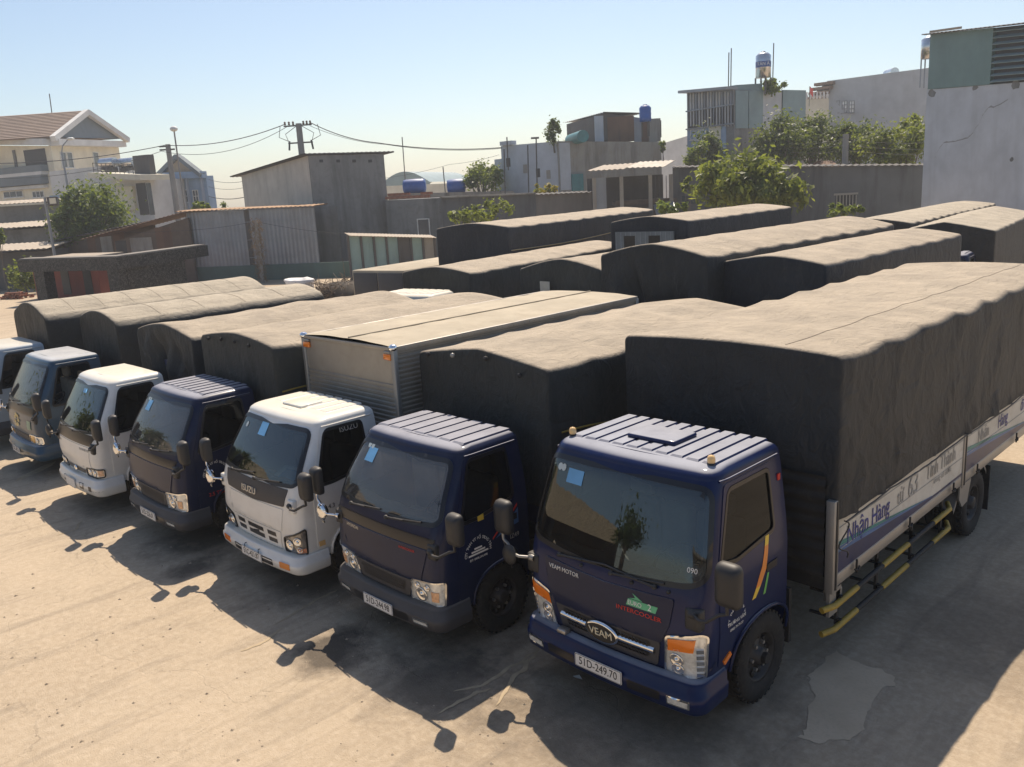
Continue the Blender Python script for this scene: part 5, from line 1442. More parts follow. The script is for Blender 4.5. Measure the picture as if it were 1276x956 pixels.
def brick_top(root, A, B, n_rows=2):
    """a course of loose bricks standing on a wall"""
    d, n = outward(A, B); Ln = (G(B)-G(A)).length; me = None; k = int(Ln/.42); b = MB(); b.box(-.19, -.1, 0, .19, .1, .17); me = b.mesh('brick', BRICK)
    rnd = random.Random(5)
    for r in range(n_rows):
        for i in range(k):
            if r and rnd.random() < .25: continue
            p = A.lerp(B, (i+.5 + .5*(r % 2)*.9)/(k+1)); o = link('brick', me, root); o.location = (p.x - n.x*.12, p.y - n.y*.12, p.z + .19*r + .004); o.rotation_euler = (0, 0, atan2(d.y, d.x) + rnd.uniform(-.06, .06))
def back_walls():
    A, B = Q(480, 250, 55), Q(549.5, 246.5, 54)
    root = house('low_house', 'grey walled low house with a small white framed window beside the concrete building', 'building'); wallslab('wall', A, B, 4.0, PL_GREY, root)
    window(root, A, B, 521, 273, 535.5, 293.5, bars=0)
    brick_top(root, Q(480, 249, 55) + V(0, 0, .02), Q(542, 246.5, 54) + V(0, 0, .02), 2)
    B2, C = Q(549.7, 247, 53.6), Q(667, 242, 52)
    r2 = house('boundary_wall', 'long dark grey boundary wall left of the shack', 'wall'); wallslab('wall', B2, C, .3, PL_DARK, r2)
    cp = MB(); d, n = outward(B2, C); cp.obox((B2+C)/2 + V(0,0,.05), (C-B2)/2, n*.28, V(0,0,.048)); cp.build('coping', PL_OLD, r2)
    C2, D = Q(667.3, 242.5, 52), Q(737, 239.5, 51.5); r3 = house('boundary_wall', 'warm grey boundary wall with a tin capped top next to the shack', 'wall'); wallslab('wall', C2, D, .3, pm('warm_grey_render', (.17, .155, .14), .5), r3)
    d, n = outward(C2, D); roofsheet([C2 + n*.25, D + n*.25, D - n*.4 + V(0,0,.08), C2 - n*.4 + V(0,0,.08)], TIN_DARK, r3, .3, .05, 'tin_cap')
    # right hand dark wall with barred opening
    E, F = Q(838, 209, 50), Q(1153, 206.5, 47); r4 = house('boundary_wall', 'dark stained boundary wall behind the broad leafed tree', 'wall'); wallslab('wall', E, F, .3, PL_DARK, r4)
    d, n = outward(E, F); roofsheet([E + n*.25 + V(0,0,.03), F + n*.25 + V(0,0,.03), F - n*.5 + V(0,0,.12), E - n*.5 + V(0,0,.12)], TIN_DARK, r4, .35, .05, 'tin_cap')
    w = opening(r4, E, F, 1041, 243, 1067, 256, CAVE, 'barred_opening')
    for i in range(7):
        b = MB(); x = 1042 + i*4; fbox(b, E, F, x, 243, x+1.2, 256, .06, 0); b.build('bar', PL_OLD, w)
    l = MB(); fbox(l, E, F, 1039, 240.5, 1069, 243, .12, 0); l.build('lintel', PL_OLD, r4)
    opening(r4, E, F, 850, 244, 869, 254, PANE, 'small_window')
    p = MB(); P_ = onface(E, F, 1008, 200); 
    q = house('tiled_shed', 'small shed with a rusty tiled ridge showing over the dark wall', 'shed'); a, b, c = Q(1005, 212, 53), Q(1048, 209, 52.5), Q(1018, 201, 53)
    roofsheet([a, b, b - V(0,0,0) + V(-1.5,2,.5), c], TIN_RUST, q, .3); mb = MB(); prism4(mb, G(a, a.z-.3), G(b, b.z-.3), G(b, b.z-.3) + V(-2, 2.5, 0)); mb.build('wall', BRICK, q)
back_walls()

def shack():
    A, B = Q(738, 222, 49), Q(838, 217, 49)      # front face line
    root = house('tin_shack', 'open sided shack with a pale patched tin roof and a brick base', 'shack'); d, n = outward(A, B)
    a, b = Q(731, 213, 48), Q(829, 207.5, 47.6); c, e = Q(842, 199.5, 52), Q(752, 206, 52.5)
    roofsheet([a, a.lerp(b, .48), e.lerp(c, .5), e], TIN_ROOF, root, .3, .05); roofsheet([a.lerp(b, .5) + V(0,0,.05), b, c, e.lerp(c, .5) + V(0,0,.05)], pm('pale_tin', (.55, .50, .42), .3), root, .3, .05)
    wallslab('brick_base', G(A, 2.9), G(A.lerp(B, .37), 2.9), .3, pm('plastered_brick', (.27, .20, .16), .8, streakcol=(.22, .09, .055), vs=2.5, var=.3), root)
    for t in (.02, .36, .72, .98):
        p = A.lerp(B, t); q = MB(); q.obox(G(p, (p.z)/2), d*.10, n*.10, V(0,0,p.z/2)); q.build('post', PL_OLD, root)
    A3, B3 = A - n*3, B - n*3; A3.z = B3.z = A.z; wallslab('back_wall', A3, B3, .1, TIN_DARK, root)
    o = MB(); pa, pb = A.lerp(B, .02), A.lerp(B, .17); o.grid([[G(pa, 3.0), G(pb, 3.0)], [pa, pb]], False); o.build('hanging_sheet', TIN_BLUEG, root)
    o = MB(); o.obox(A.lerp(B, .68) - n*1.2 + V(0,0,-1.5), d*1.8, n*.8, V(0,0,.12)); o.build('shelf', WOOD, root)
    aw = MB(); p0, p1 = G(A.lerp(B, .75), 3.1), G(A.lerp(B, 1.0), 3.3); aw.grid([[p0, p1], [p0 + n*1.3 - V(0,0,.7), p1 + n*1.3 - V(0,0,.7)]], False); aw.build('awning', TIN_BLUEG, root)
    for i in range(6):
        t = .74 + .045*i; q = MB(); p = G(A.lerp(B, t)); q.tube([p + V(0,0,3.2), p + V(0,0,A.z-.1)], .02, 5); q.build('bar', TIN_DARK, root)
    for i in range(5):
        t = .40 + .065*i; q = MB(); p = G(A.lerp(B, t)) - n*.05; q.tube([p + V(0,0,1.9), p + V(0,0,2.9)], .03, 5); q.build('rail_post', TIN_BLUEG, root)
    mb = MB(); mb.bar(G(A.lerp(B, .37), 2.9), G(A.lerp(B, .73), 2.9), .08, .08); mb.build('rail', TIN_BLUEG, root)
shack()

def old_house():
    # lower white washed part
    L, M, R = Q(624, 182, 66), Q(697, 176, 62), Q(711, 175.5, 63)
    root = house('old_concrete_house', 'old patched concrete house with a rusty tin top storey and blue roof tank', 'building')
    mb = MB(); prism4(mb, L, M, Q(716, 176, 66)); mb.build('side_wing', PL_WHITE, root)
    M2, R2 = Q(697.5, 176, 61), Q(824, 177, 63); L2 = Q(680, 178, 67)
    mb = MB(); prism4(mb, L2, M2, R2); mb.build('wall', PL_OLD, root)
    wf = MB(); fbox(wf, M2, R2, 697.8, 178, 711, 237, .03, 0); wf.build('white_strip', PL_WHITE, root)
    A, B, C = Q(705, 154, 66), Q(752, 141, 62.6), Q(790, 144, 63.4)
    up = MB(); T0, T1 = Q(752, 141.5, 63), Q(824, 150, 63.4); B0 = Q(752, 141.5, 68)
    mb = MB(); prism4(mb, Q(706, 155, 68), T0, T1, M2.z - .01); mb.build('upper_storey', TIN_DARK, root)
    roofsheet([Q(704, 152.5, 69), Q(752, 139.8, 62.6), Q(800, 141, 64), Q(760, 150, 70)], TIN_BLUEG, root, .4, .05)
    a0, b0 = G(M2.lerp(R2, .43), 0), 0
    for px0, px1, m, nm in ((757, 790, TIN_RUST, 'rusty_sheet'), (790, 799, TIN_BLUEG, 'pale_sheet'), (799, 808, TIN_RUST, 'rusty_sheet'), (808, 823, PL_OLD, 'concrete_panel'), (741, 752, PL_WHITE, 'white_panel')):
        opening(root, T0, T1, px0, 145 + (px0-752)*.05, px1, 177, m, nm, .05 + .01*(px0 % 3))
    opening(root, L2, M2, 683, 186, 690, 200, CAVE); te = MB(); fbox(te, M2, R2, 712, 217, 726, 238, .2, 0); te.build('teal_sheet', TEALTANK, root)
    ta = MB(); p = Q(720, 172, 61); ta.tube([p - V(2, -1.5, 0), p + V(1.5, -1.2, 0)], .42, 12); ta.build('lying_tank', TEALTANK, root)
    t = house('water_tank', 'blue upright water tank on the roof of the old concrete house', 'water tank'); c = Q(804, 142, 62); s = MB()
    s.lathe([(.001, 0), (.42, 0), (.44, .25), (.42, .28), (.44, .6), (.42, .63), (.44, .95), (.30, 1.12), (.16, 1.14), (.16, 1.2), (.0, 1.2)], G(c, c.z-.55), (0, 0, 1), 16); s.build('tank_body', BLUET, t)
    s = MB(); s.bar(G(c, c.z-1.6) + V(-.3,0,0), G(c, c.z-.56) + V(-.3,0,0), .08, .08); s.bar(G(c, c.z-1.6) + V(.3,0,0), G(c, c.z-.56) + V(.3,0,0), .08, .08); s.bar(G(c, c.z-1.6) + V(0,.3,0), G(c, c.z-.56) + V(0,.3,0), .08, .08); s.build('tank_stand', TIN_DARK, t)
    for i, (x, y) in enumerate(((631, 197), (652, 205), (668, 210), (681, 212))): opening(root, L, M, x, y, x+5, y+11, [CAVE, PL_OLD][i % 2], 'wall_patch')
    pr = MB(); fbox(pr, L, M, 626, 176, 640, 181, .3, .3); pr.build('parapet_block', PL_WHITE, root)
    # outbuilding left of it
    r2 = house('pale_outbuilding', 'low pale outbuilding left of the old concrete house', 'building'); mb = MB(); prism4(mb, Q(616, 199, 68), Q(640, 196, 66), Q(655, 196, 70)); mb.build('wall', PL_WHITE, r2); 
old_house()

def tall_house():
    L, M = Q(856, 117, 66), Q(915, 112, 62); R = Q(1003, 113, 66)
    root = house('tall_house', 'narrow four storey house with a grilled balcony, blue front and teal clad side', 'building')
    mb = MB(); Bk = prism4(mb, L, M, R); mb.build('wall', PL_GREY, root)
    opening(root, L, M, 857, 158, 905, 200, PL_BLUE, 'blue_front', .05)
    for x0, x1, m in ((916, 932, TIN_TEAL), (932, 950, TIN_TEAL)): opening(root, M, R, x0+.3, 113, x1-.3, 160, m, 'cladding', .06 + .03*(x0 == 932))
    opening(root, M, R, 950, 114, 973, 180, PL_WHITE, 'white_side_wall', .04); opening(root, M, R, 974.5, 112.5, 1003, 150, TIN_TEAL, 'cladding', .08)
    # upper storey block of teal cladding, higher than the balcony
    T0, T1 = Q(917, 106, 62.2), Q(950, 104, 63.3); mb = MB(); d, n = outward(M, R); mb.add([G(T0, 10) , G(T1, 10), G(T1, 10) - n*5, G(T0, 10) - n*5, T0, T1, T1 - n*5, T0 - n*5], [(4, 5, 6, 7), (0, 1, 5, 4), (1, 2, 6, 5), (2, 3, 7, 6), (3, 0, 4, 7)]); mb.build('top_storey', TIN_TEAL, root)
    # balcony: dark recess, grille bars above and below
    opening(root, L, M, 857, 133, 914, 158, CAVE, 'balcony_recess', .02)
    up = opening(root, L, M, 857, 114.5, 914.5, 134, TIN_BLUEG, 'balcony_screen', .06)
    for i in range(16):
        b = MB(); x = 858 + i*3.6; fbox(b, L, M, x, 114.5, x+1.0, 157.5, .16, -.07); b.build('balcony_bar', PL_WHITE2 if i % 3 else TIN_BLUEG, root)
    for y in (134, 157): b = MB(); fbox(b, L, M, 856.5, y, 915, y+1.6, .2, -.07); b.build('balcony_rail', TIN_BLUEG, root)
    for x in (861, 867, 873): window(root, L, M, x, 162, x+4.5, 174, bars=0)
    opening(root, L, M, 884, 158, 899, 176, PL_VILLA, 'pale_relief', .08)
    ed = MB(); d, n = outward(L, M); ed.obox((L+M)/2 + V(0,0,.12) + n*.3, (M-L)/2*1.02, n*.6, V(0,0,.1)); ed.build('roof_edge', TIN_BLUEG, root)
    t = house('water_tank', 'tall steel water tank with a blue band on the narrow tall house', 'water tank'); c = Q(951, 97, 63); k = 63/1060
    s = MB(); s.lathe([(.001, 0), (9.2*k, 0), (9.2*k, 26*k), (6*k, 29*k), (2.5*k, 29.5*k), (2.5*k, 31*k), (.001, 31*k)], c, (0, 0, 1), 20); to = s.build('tank_body', STEELT, t)
    s = MB(); s.lathe([(9.35*k, 12*k), (9.35*k, 19*k)], c, (0, 0, 1), 20); s.build('blue_band', mat('tank_band', (.05, .10, .30), .5), to)
    text('TÂN Á', .30, c + Vector((-c.x, -c.y, 0)).normalized()*9.5*k + V(0, 0, 15.5*k), Vector((c.y, -c.x, 0)).normalized()*(1 if Vector((c.y, -c.x, 0)).dot(Vector(CM[0])) > 0 else -1), (0,0,1), WHITEINK, to)
    s = MB(); [s.bar(G(c, c.z-1.2) + V(x, y, 0), G(c, c.z-.004) + V(x, y, 0), .09, .09) for x, y in ((-.4,-.4), (.4,-.4), (.4,.4), (-.4,.4))]; s.build('tank_stand', TIN_DARK, t)
    for i, (px, py, h, lab) in enumerate(((907.5, 107, 2.3, 'shorter thin roof aerial beside the grilled balcony'), (910.5, 107, 2.6, 'taller thin roof aerial beside the grilled balcony'), (963, 90, 2.0, 'thin aerial beside the steel water tank'))):
        p = Q(px, py, 62.5); m = MB(); m.tube([p - V(0,0,.6), p + V(.05,0,h)], .04, 5); tag(m.build('roof_aerial', TIN_DARK), lab, 'aerial', 'roof aerials')
tall_house()

def white_block():
    L, M, R = Q(1008, 125, 82), Q(1031, 101, 80), Q(1162, 84, 74)
    root = house('white_building', 'big plain white gable wall with three narrow windows and a stepped tiled edge', 'building'); d, n = outward(M, R)
    A = Q(1005, 150, 80.8); pts = [G(A), G(R), R, M, Vector((A.x, A.y, Q(1018, 125, 80.4).z))]
    mb = MB(); mb.prism(pts, -n*14); mb.build('wall', pm('blue_white_render', (.45, .465, .48), .3, streakcol=(.3, .31, .32)), root)
    for x in (1040, 1049.5, 1058.5): window(root, M, R, x, 126, x+6, 140.5, bars=1, rails=2, fm=mat('grey_sash', (.30, .30, .30), .6), pane=mat('daylight_white_pane', (.85, .85, .82), .4))  # white pane colour stands in for daylight passing through the building
    p0, p1 = Q(1018, 124, 80.2), Q(1032, 101, 80)
    for i in range(4):
        t = MB(); p = p0.lerp(p1, (i+.4)/4); t.obox(p + n*.15 - d*.1, d*.9, n*.35, V(0,0,.13)); t.build('roof_tile', TILE, root)
    opening(root, M, R, 1151, 97, 1157, 110, PL_WHITE, 'stain_patch', .02)
    t = house('water_tank', 'small steel water tank lying on the big white building', 'water tank'); c = Q(1110, 91, 78); s = MB(); s.tube([c + V(-.6, .6, 0), c + V(.6, -.6, 0)], .38, 12); s.build('tank_body', STEELT, t); s = MB(); s.obox(c - V(0, 0, .5), (.5, -.5, 0), (.2, .2, 0), (0, 0, .14)); s.build('tank_stand', TIN_DARK, t)
    r = house('parapet_house', 'pale house front with balusters between the tall house and the white gable', 'building'); L, M = Q(1003, 124, 76), Q(1033, 123, 76); mb = MB(); wallslab('wall', L, M, 4, PL_VILLA, r); 
    for i in range(7):
        b = MB(); p = L.lerp(M, (i+.5)/7); b.lathe([(.08, 0), (.13, .2), (.07, .45), (.1, .6)], G(p, p.z+.002), (0,0,1), 8); b.build('baluster', FRAMEW, r)
    f = house('flag', 'small red flag on a stick beside the pale balusters', 'flag'); p = Q(1008.5, 121, 75.5); m = MB(); m.tube([p - V(0,0,.8), p + V(0,0,.9)], .025, 5); m.build('flag_stick', TIN_DARK, f)
    fl = MB(); fl.grid([[p + V(.04 + .07*i + 0, -.07*i, .85 - .03*i + .05*sin(i)), p + V(.04 + .07*i, -.07*i + .02*sin(i), .30 - .05*i)] for i in range(9)], True); fl.build('flag_cloth', mat('red_flag', (.6, .05, .035), .8), f)
white_block()

def right_wall():
    A, B = Q(1155, 112, 42), Q(1330, 98, 34)
    root = house('white_side_house', 'tall whitewashed side wall with a crack and a green tin upper storey', 'building'); d, n = outward(A, B)
    mb = MB(); prism4(mb, A - n*8, A, B); mb.build('wall', PL_WHITE, root)
    T0, T1 = Q(1159, 45, 41.8), Q(1330, 27, 34); z0 = A.z
    g = MB(); lo0, lo1 = G(A + d*.12, A.z+.01), G(B, B.z+.01)
    def panel(a, b, m, nm, out):
        p = MB(); q0, q1 = lo0.lerp(lo1, a), lo0.lerp(lo1, b); t0, t1 = T0.lerp(T1, a), T0.lerp(T1, b); t0 = G(q0, t0.z); t1 = G(q1, t1.z)
        p.prism([q0 + n*out, q1 + n*out, t1 + n*out, t0 + n*out], -n*(.2+out)); return p.build(nm, m, root)
    panel(0, .50, TIN_GREEN, 'green_sheet', .05); lv = panel(.505, 1, CAVE, 'louvre_recess', -.1)
    for i in range(9):
        t = (i+.5)/9; q = MB(); a0, a1 = lo0.lerp(lo1, .51), lo0.lerp(lo1, 1); u0, u1 = T0.lerp(T1, .51), T0.lerp(T1, 1)
        p, r = G(a0, a0.z + (u0.z-a0.z)*t), G(a1, a1.z + (u1.z-a1.z)*t); q.obox((p+r)/2 + n*.04, (r-p)/2, n*.10 + V(0,0,-.05), n*.01 + V(0,0,.015)); q.build('louvre_slat', TIN_TEAL, lv)
    bk = MB(); bk.add([lo0 - n*.3, lo0 - n*7, G(lo0, T0.z) - n*7, G(lo0, T0.z) - n*.3], [(0, 1, 2, 3)]); bk.build('end_sheet', TIN_GREEN, root)
    ra, rb = G(lo0, T0.z+.05) - d*.25, G(lo1, T1.z+.05)
    roofsheet([ra + n*.35, rb + n*.35, rb - n*8 + V(0,0,.6), ra - n*8 + V(0,0,.6)], TIN_DARK, root, .28, .04)
    rl = MB(); rl.bar(ra.lerp(rb, .08) + n*.4 + V(0,0,.07), ra.lerp(rb, .33) + n*.4 + V(0,0,.10), .06, .10); rl.build('pale_ridge_strip', TIN_ROOF, root)
    # stepped crack in the render, cut as a dark ragged strip, and patches where render has dropped off
    cr = MB(); path = [(1256, 124), (1243, 132), (1232, 134), (1226, 141), (1221, 152), (1212, 166), (1206, 172), (1190, 176), (1176, 178), (1169, 187), (1164, 199)]; W = [onface(A, B, x, y) + n*.004 for x, y in path]; sub = [W[i].lerp(W[i+1], k/5) for i in range(len(W)-1) for k in range(5)]
    L_, R_ = [], []
    for i, p in enumerate(sub):
        w = .036*(.6 + 1.2*abs(N3(i*.6, 4))); j = V(0, 0, .05*N3(i*.5, 8)) + d*.05*N3(i*.5, 2); L_.append(p + j + V(0,0,w) + d*w*.5); R_.append(p + j - V(0,0,w) - d*w*.5)
    cr.grid([L_, R_], False); cr.build('crack', pm('crack_grey', (.26, .26, .265), .3), root)
    rnd = random.Random(2)
    for i, (x, y, r) in enumerate(((1161, 116, .28), (1215, 109.5, .2), (1266, 106, .25), (1261, 199, .12), (1180, 108, .12))):
        c = onface(A, B, x, y) + n*.006; ps = [c + d*r*rnd.uniform(.6, 1.2)*cos(a*.785) + V(0,0,r*rnd.uniform(.5, 1)*sin(a*.785)) for a in range(8)]; MB().add(ps, [list(range(8))]).build('bare_patch', PL_GREY, root)
    t = house('water_tank', 'steel water tank on a frame behind the green tin storey', 'water tank'); c = Q(1157.5, 73, 56); s = MB(); s.lathe([(.001, 0), (.5, 0), (.5, 1.2), (.2, 1.4), (.001, 1.4)], c, (0,0,1), 16); s.build('tank_body', STEELT, t); s = MB(); [s.bar(G(c, c.z-1.8) + V(x, y, 0), G(c, c.z-.004) + V(x, y, 0), .07, .07) for x, y in ((-.35,-.35), (.35,-.35), (.35,.35), (-.35,.35))]; s.build('tank_stand', TIN_BLUEG, t)
right_wall()

def villa():
    root = house('villa', 'cream villa with brown tiled gable roof, slate blue gable and long balcony', 'building')
    L, M, R = Q(-60, 181, 86), Q(63, 182, 80), Q(148, 184, 92)
    mb = MB(); Bk = prism4(mb, L, M, R); mb.build('wall', PL_VILLA, root)
    # gable roof facing right
    a0, a1, ap = Q(61, 171, 79.6), Q(153, 173, 91.6), Q(102.5, 138.5, 85.5); back = (L - M).normalized()
    dd, n = outward(M, R); inn = -n
    gm = MB(); gm.prism([G(a0, a0.z), G(a1, a1.z), ap], inn*.2); gm.build('gable', SLATEB, root)
    rows = []
    for s, (p, q) in enumerate(((a0, ap), (a1, ap))):
        rm = MB(); k = 16; off = n*.5
        for i in range(k):      # courses of tiles
            u0, u1 = p.lerp(q, i/k), p.lerp(q, (i+1)/k); nn = V(0, 0, .10)
            rm.add([u0 + off + nn, u1 + off + nn*.4, u1 + inn*9 + nn*.4, u0 + inn*9 + nn], [(0, 1, 2, 3)]); rm.add([u0 + off, u0 + off + nn, u0 + inn*9 + nn, u0 + inn*9], [(0, 1, 2, 3)])
        rm.build('roof_slope', TILE, root)
        bd = MB(); bd.bar(p + off*.9 - V(0,0,.12) + (p-q).normalized()*.15, q + off*.9 - V(0,0,.12), .5, .5); bd.build('barge_board', PL_WHITE2, root)
    # lower hip roof at the left
    h0, h1 = Q(-60, 155, 86), Q(40, 156, 84.5); e0, e1 = Q(-60, 177, 82), Q(62, 173.5, 79.5); rm = MB(); k = 14
    for i in range(k):
        s0, s1 = i/k, (i+1)/k; nn = V(0,0,.10); rm.add([e0.lerp(h0, s0) + nn, e1.lerp(h1, s0) + nn, e1.lerp(h1, s1), e0.lerp(h0, s1)], [(0, 1, 2, 3)]); rm.add([e0.lerp(h0, s0), e1.lerp(h1, s0), e1.lerp(h1, s0) + nn, e0.lerp(h0, s0) + nn], [(0, 1, 2, 3)])
    rm.build('roof_slope', pm('tan_roof_tile', (.33, .26, .20), .2), root)
    b = MB(); d2, n2 = outward(L, M); fc = [(L + n2*.3), (M + n2*.3)]; b.obox((fc[0]+fc[1])/2 + V(0,0,.35), (fc[1]-fc[0])/2*1.0, n2*.5, V(0,0,.30)); b.build('cornice', PL_WHITE2, root)
    b = MB(); b.obox((M+R)/2 + n*.35 + V(0,0,.32), (R-M)/2*1.0, n*.55, V(0,0,.30)); b.build('cornice', PL_WHITE2, root)
    for x in (76, 84, 116.5): window(root, M, R, x, 190, x+6.5, 209, bars=0, pane=PANE)
    opening(root, L, M, -20, 186, 20, 210, PL_VILLA, 'balcony_back', .02); opening(root, L, M, 31, 186, 58, 209, CAVE, 'balcony_recess', .03); opening(root, L, M, 18, 187, 21, 211, PL_GREY, 'balcony_column', .1)
    for y0, y1, m in ((210, 218, SLATEB), (218, 222, PL_WHITE2), (222, 233, SLATEB), (234, 238, PL_WHITE2)): bb = MB(); fbox(bb, L, M, -40, y0, 61, y1, .8 if y0 < 225 else .5, 0); bb.build('balcony_band', m, root)
    for x0, x1 in ((5, 29), (41, 55)): window(root, L, M, x0, 238.5, x1, 246, bars=2)
    # white annex at the foot of the villa
    r2 = house('white_annex', 'plain white annex wall at the foot of the villa', 'building'); L, M, R = Q(60, 214, 77), Q(61, 214, 76), Q(136, 206, 74); wallslab('wall', M, R, 4, PL_WHITE2, r2)
    opening(r2, M, R, 62, 243, 92, 250, PL_BLUE, 'blue_strip')
    # terrace house
    r3 = house('terrace_house', 'white terrace house with a flat slab roof, roof railing and air conditioners', 'building'); A, B = Q(137, 221, 73), Q(186, 223, 71); mb = MB(); Bk = prism4(mb, A - (A-B)*0 + V(-3, 6, 0), A, B); mb.build('wall', PL_WHITE2, r3); d, n = outward(A, B)
    s = MB(); s.obox((A+B)/2 + n*.7 + V(0,0,.12) + d*.8, (B-A)/2*1.30, n*1.5, V(0,0,.22)); s.build('roof_slab', PL_VILLA, r3)
    for i in range(10):
        p = A.lerp(B, i/9) + n*1.5 + V(0,0,.34); q = MB(); q.tube([p, p + V(0,0,.85)], .03, 5); q.build('railing_post', TIN_DARK, r3)
    for z in (.6, 1.18): q = MB(); q.tube([A + n*1.5 + V(0,0,z), B + n*1.5 + V(0,0,z)], .03, 5); q.build('railing_bar', TIN_DARK, r3)
    opening(r3, A, B, 172, 228, 184, 268, CAVE, 'doorway'); opening(r3, A, B, 184.5, 228, 190, 268, PANE, 'side_pane'); opening(r3, A, B, 150, 232, 170, 262, PL_VILLA, 'pale_bay', .3)
    q = MB(); q.obox(B + n*.3 + V(0,0,.95), d*.9, n*.3, V(0,0,.95)); q.build('stair_block', TIN_DARK, r3)
    for lab, px in (('steel water tank on the terrace, nearer the villa', 135), ('steel water tank on the terrace, nearer the dark stair block', 159)):
        c = Q(px, 203, 74); t = house('water_tank', lab, 'water tank', 'steel tanks on the terrace'); s = MB(); s.tube([c + V(-.75, -.3, 0), c + V(.75, .3, 0)], .42, 12); s.build('tank_body', STEELT, t); s = MB(); s.obox(c - V(0,0,.65), (.6, .25, 0), (-.12, .3, 0), (0,0,.24)); s.build('tank_stand', TIN_DARK, t)
    for i in range(3):
        c = Q(164 + i*4, 217, 72); q = MB(); q.bbox(c.x-.35, c.y-.3, c.z-.35, c.x+.35, c.y+.3, c.z+.25, .04); q.build('air_conditioner', FRAMEW, r3)
    # blue gabled house
    r4 = house('blue_gabled_house', 'pale blue house with a steep ornate gable and barred windows', 'building'); A, B = Q(199, 221, 76), Q(256.5, 219, 74); d, n = outward(A, B); mb = MB(); prism4(mb, A - n*.9, A, B); mb.build('wall', PL_BLUE, r4)
    a, b, c = Q(199, 219, 75.6), Q(252, 217, 73.8), Q(223, 194.5, 74.6)
    g = MB(); g.prism([a, b, c], -n*.3); g.build('gable', pm('tan_gable_relief', (.40, .33, .25), .3), r4)
    for p, q in ((a, c), (b, c)): m = MB(); m.bar(p + n*.2 + (p-q)*.06, q + n*.2, .5, .35); m.build('gable_edge', SLATEB, r4); m = MB(); m.add([p + n*.4, q + n*.4, q - n*.5, p - n*.5], [(0, 1, 2, 3)]); m.build('roof_slope', SLATEB, r4)
    m = MB(); m.obox((A+B)/2 + n*.25 + V(0,0,.1), (B-A)/2*1.03, n*.3, V(0,0,.28)); m.build('cornice', PL_BLUE, r4)
    for x in (206, 228, 241): window(r4, A, B, x, 237, x+6.5, 252, bars=1, rails=1)
    for x in (200, 221, 236, 254.5): q = MB(); fbox(q, A, B, x-1, 222, x+1, 262, .2, 0); q.build('pilaster', pm('lilac_pilaster', (.36, .42, .52), .2), r4)
    # low sheds at the left edge
    for lab, px, py, t, w, dp, z in (('long low shed with a dusty tin roof at the left edge', 20, 250, 66, 9, 5, 0), ('low lean-to with a tan roof below the long shed at the left edge', 10, 279, 60, 7, 4, 0), ('open stall with a pale awning at the left edge', 8, 306, 54, 7, 3.4, 0), ('small lean-to roof behind the green tree', 55, 275, 62, 4.5, 3, 0)):
        p = Q(px, py, t); r = house('low_shed', lab, 'shed', 'low sheds at the left edge'); rt = Vector(CM[0]); rt.z = 0; rt.normalize(); fw = Vector(CM[2]); fw.z = 0; fw.normalize()
        roofsheet([p - rt*w/2 - fw*dp/2 - V(0,0,.25), p + rt*w/2 - fw*dp/2 - V(0,0,.25), p + rt*w/2 + fw*dp/2 + V(0,0,.05), p - rt*w/2 + fw*dp/2 + V(0,0,.05)], TIN_ROOF, r, .35, .05)
        A, B = p - rt*(w/2-.2) - fw*(dp/2-1.0), p + rt*(w/2-.2) - fw*(dp/2-1.0); A.z = B.z = p.z - .42; wallslab('wall', A, B, dp-1.5, TIN_DARK if 'stall' in lab or 'lean-to roof' in lab else PL_GREY, r)
villa()

def far_roofs():
    r = house('warehouse', 'far green barrel roofed warehouse beyond the blue tanks', 'warehouse'); A, B = Q(474, 236, 120), Q(536, 232, 118); d, n = outward(A, B); rows = []
    A.z = B.z = Q(500, 229, 120).z
    for i in range(13):
        t = i/12; z = 1.6*sin(pi*t); rows.append([A.lerp(B, t)*1.0 + V(0,0,z), A.lerp(B, t) - n*20 + V(0,0,z)])
    m = MB(); m.grid(rows, True); m.build('barrel_roof', TIN_TEAL, r); e = MB(); e.add([p[0] for p in rows] + [G(B), G(A)], [list(range(15))]); e.build('end_wall', TIN_TEAL, r)
    r = house('warehouse', 'far pale warehouse roof behind the blue tanks', 'warehouse'); A, B = Q(478, 232, 100), Q(620, 226, 100); wallslab('wall', A, B, 10, PL_VILLA, r)
    for lab, px, px1, t in (('left blue water tank lying behind the low house', 502, 531, 66), ('right blue water tank lying behind the boundary wall', 557, 580, 66)):
        tnk = house('water_tank', lab, 'water tank', 'blue lying tanks'); a, b = Q(px, 233.5, t), Q(px1, 231.5, t); s = MB(); R_ = .38; ax = (b-a)
        pts = [a, a + ax*.04, a + ax*.12, a.lerp(b, .5), b - ax*.12, b - ax*.04, b]; s.tube(pts, [.25, .5, .56, .58, .56, .5, .25], 16); s.build('tank_body', BLUET, tnk)
        s = MB(); s.obox((a+b)/2 - V(0,0,1.0), ax*.4, Vector((-ax.y, ax.x, 0)).normalized()*.3, V(0,0,.5)); s.build('tank_stand', TIN_DARK, tnk)
    r = house('low_house', 'low flat roofed block carrying the blue tanks behind the wall', 'building'); A, B = Q(484, 241.5, 64), Q(640, 238, 64); wallslab('wall', A, B, 5, PL_OLD, r)
    r = house('grey_shed', 'far plain pale shed between the old house and the tall house', 'shed'); A, B = Q(822, 180, 95), Q(858, 169, 90); wallslab('wall', A, B, 12, PL_WHITE2, r)
far_roofs()

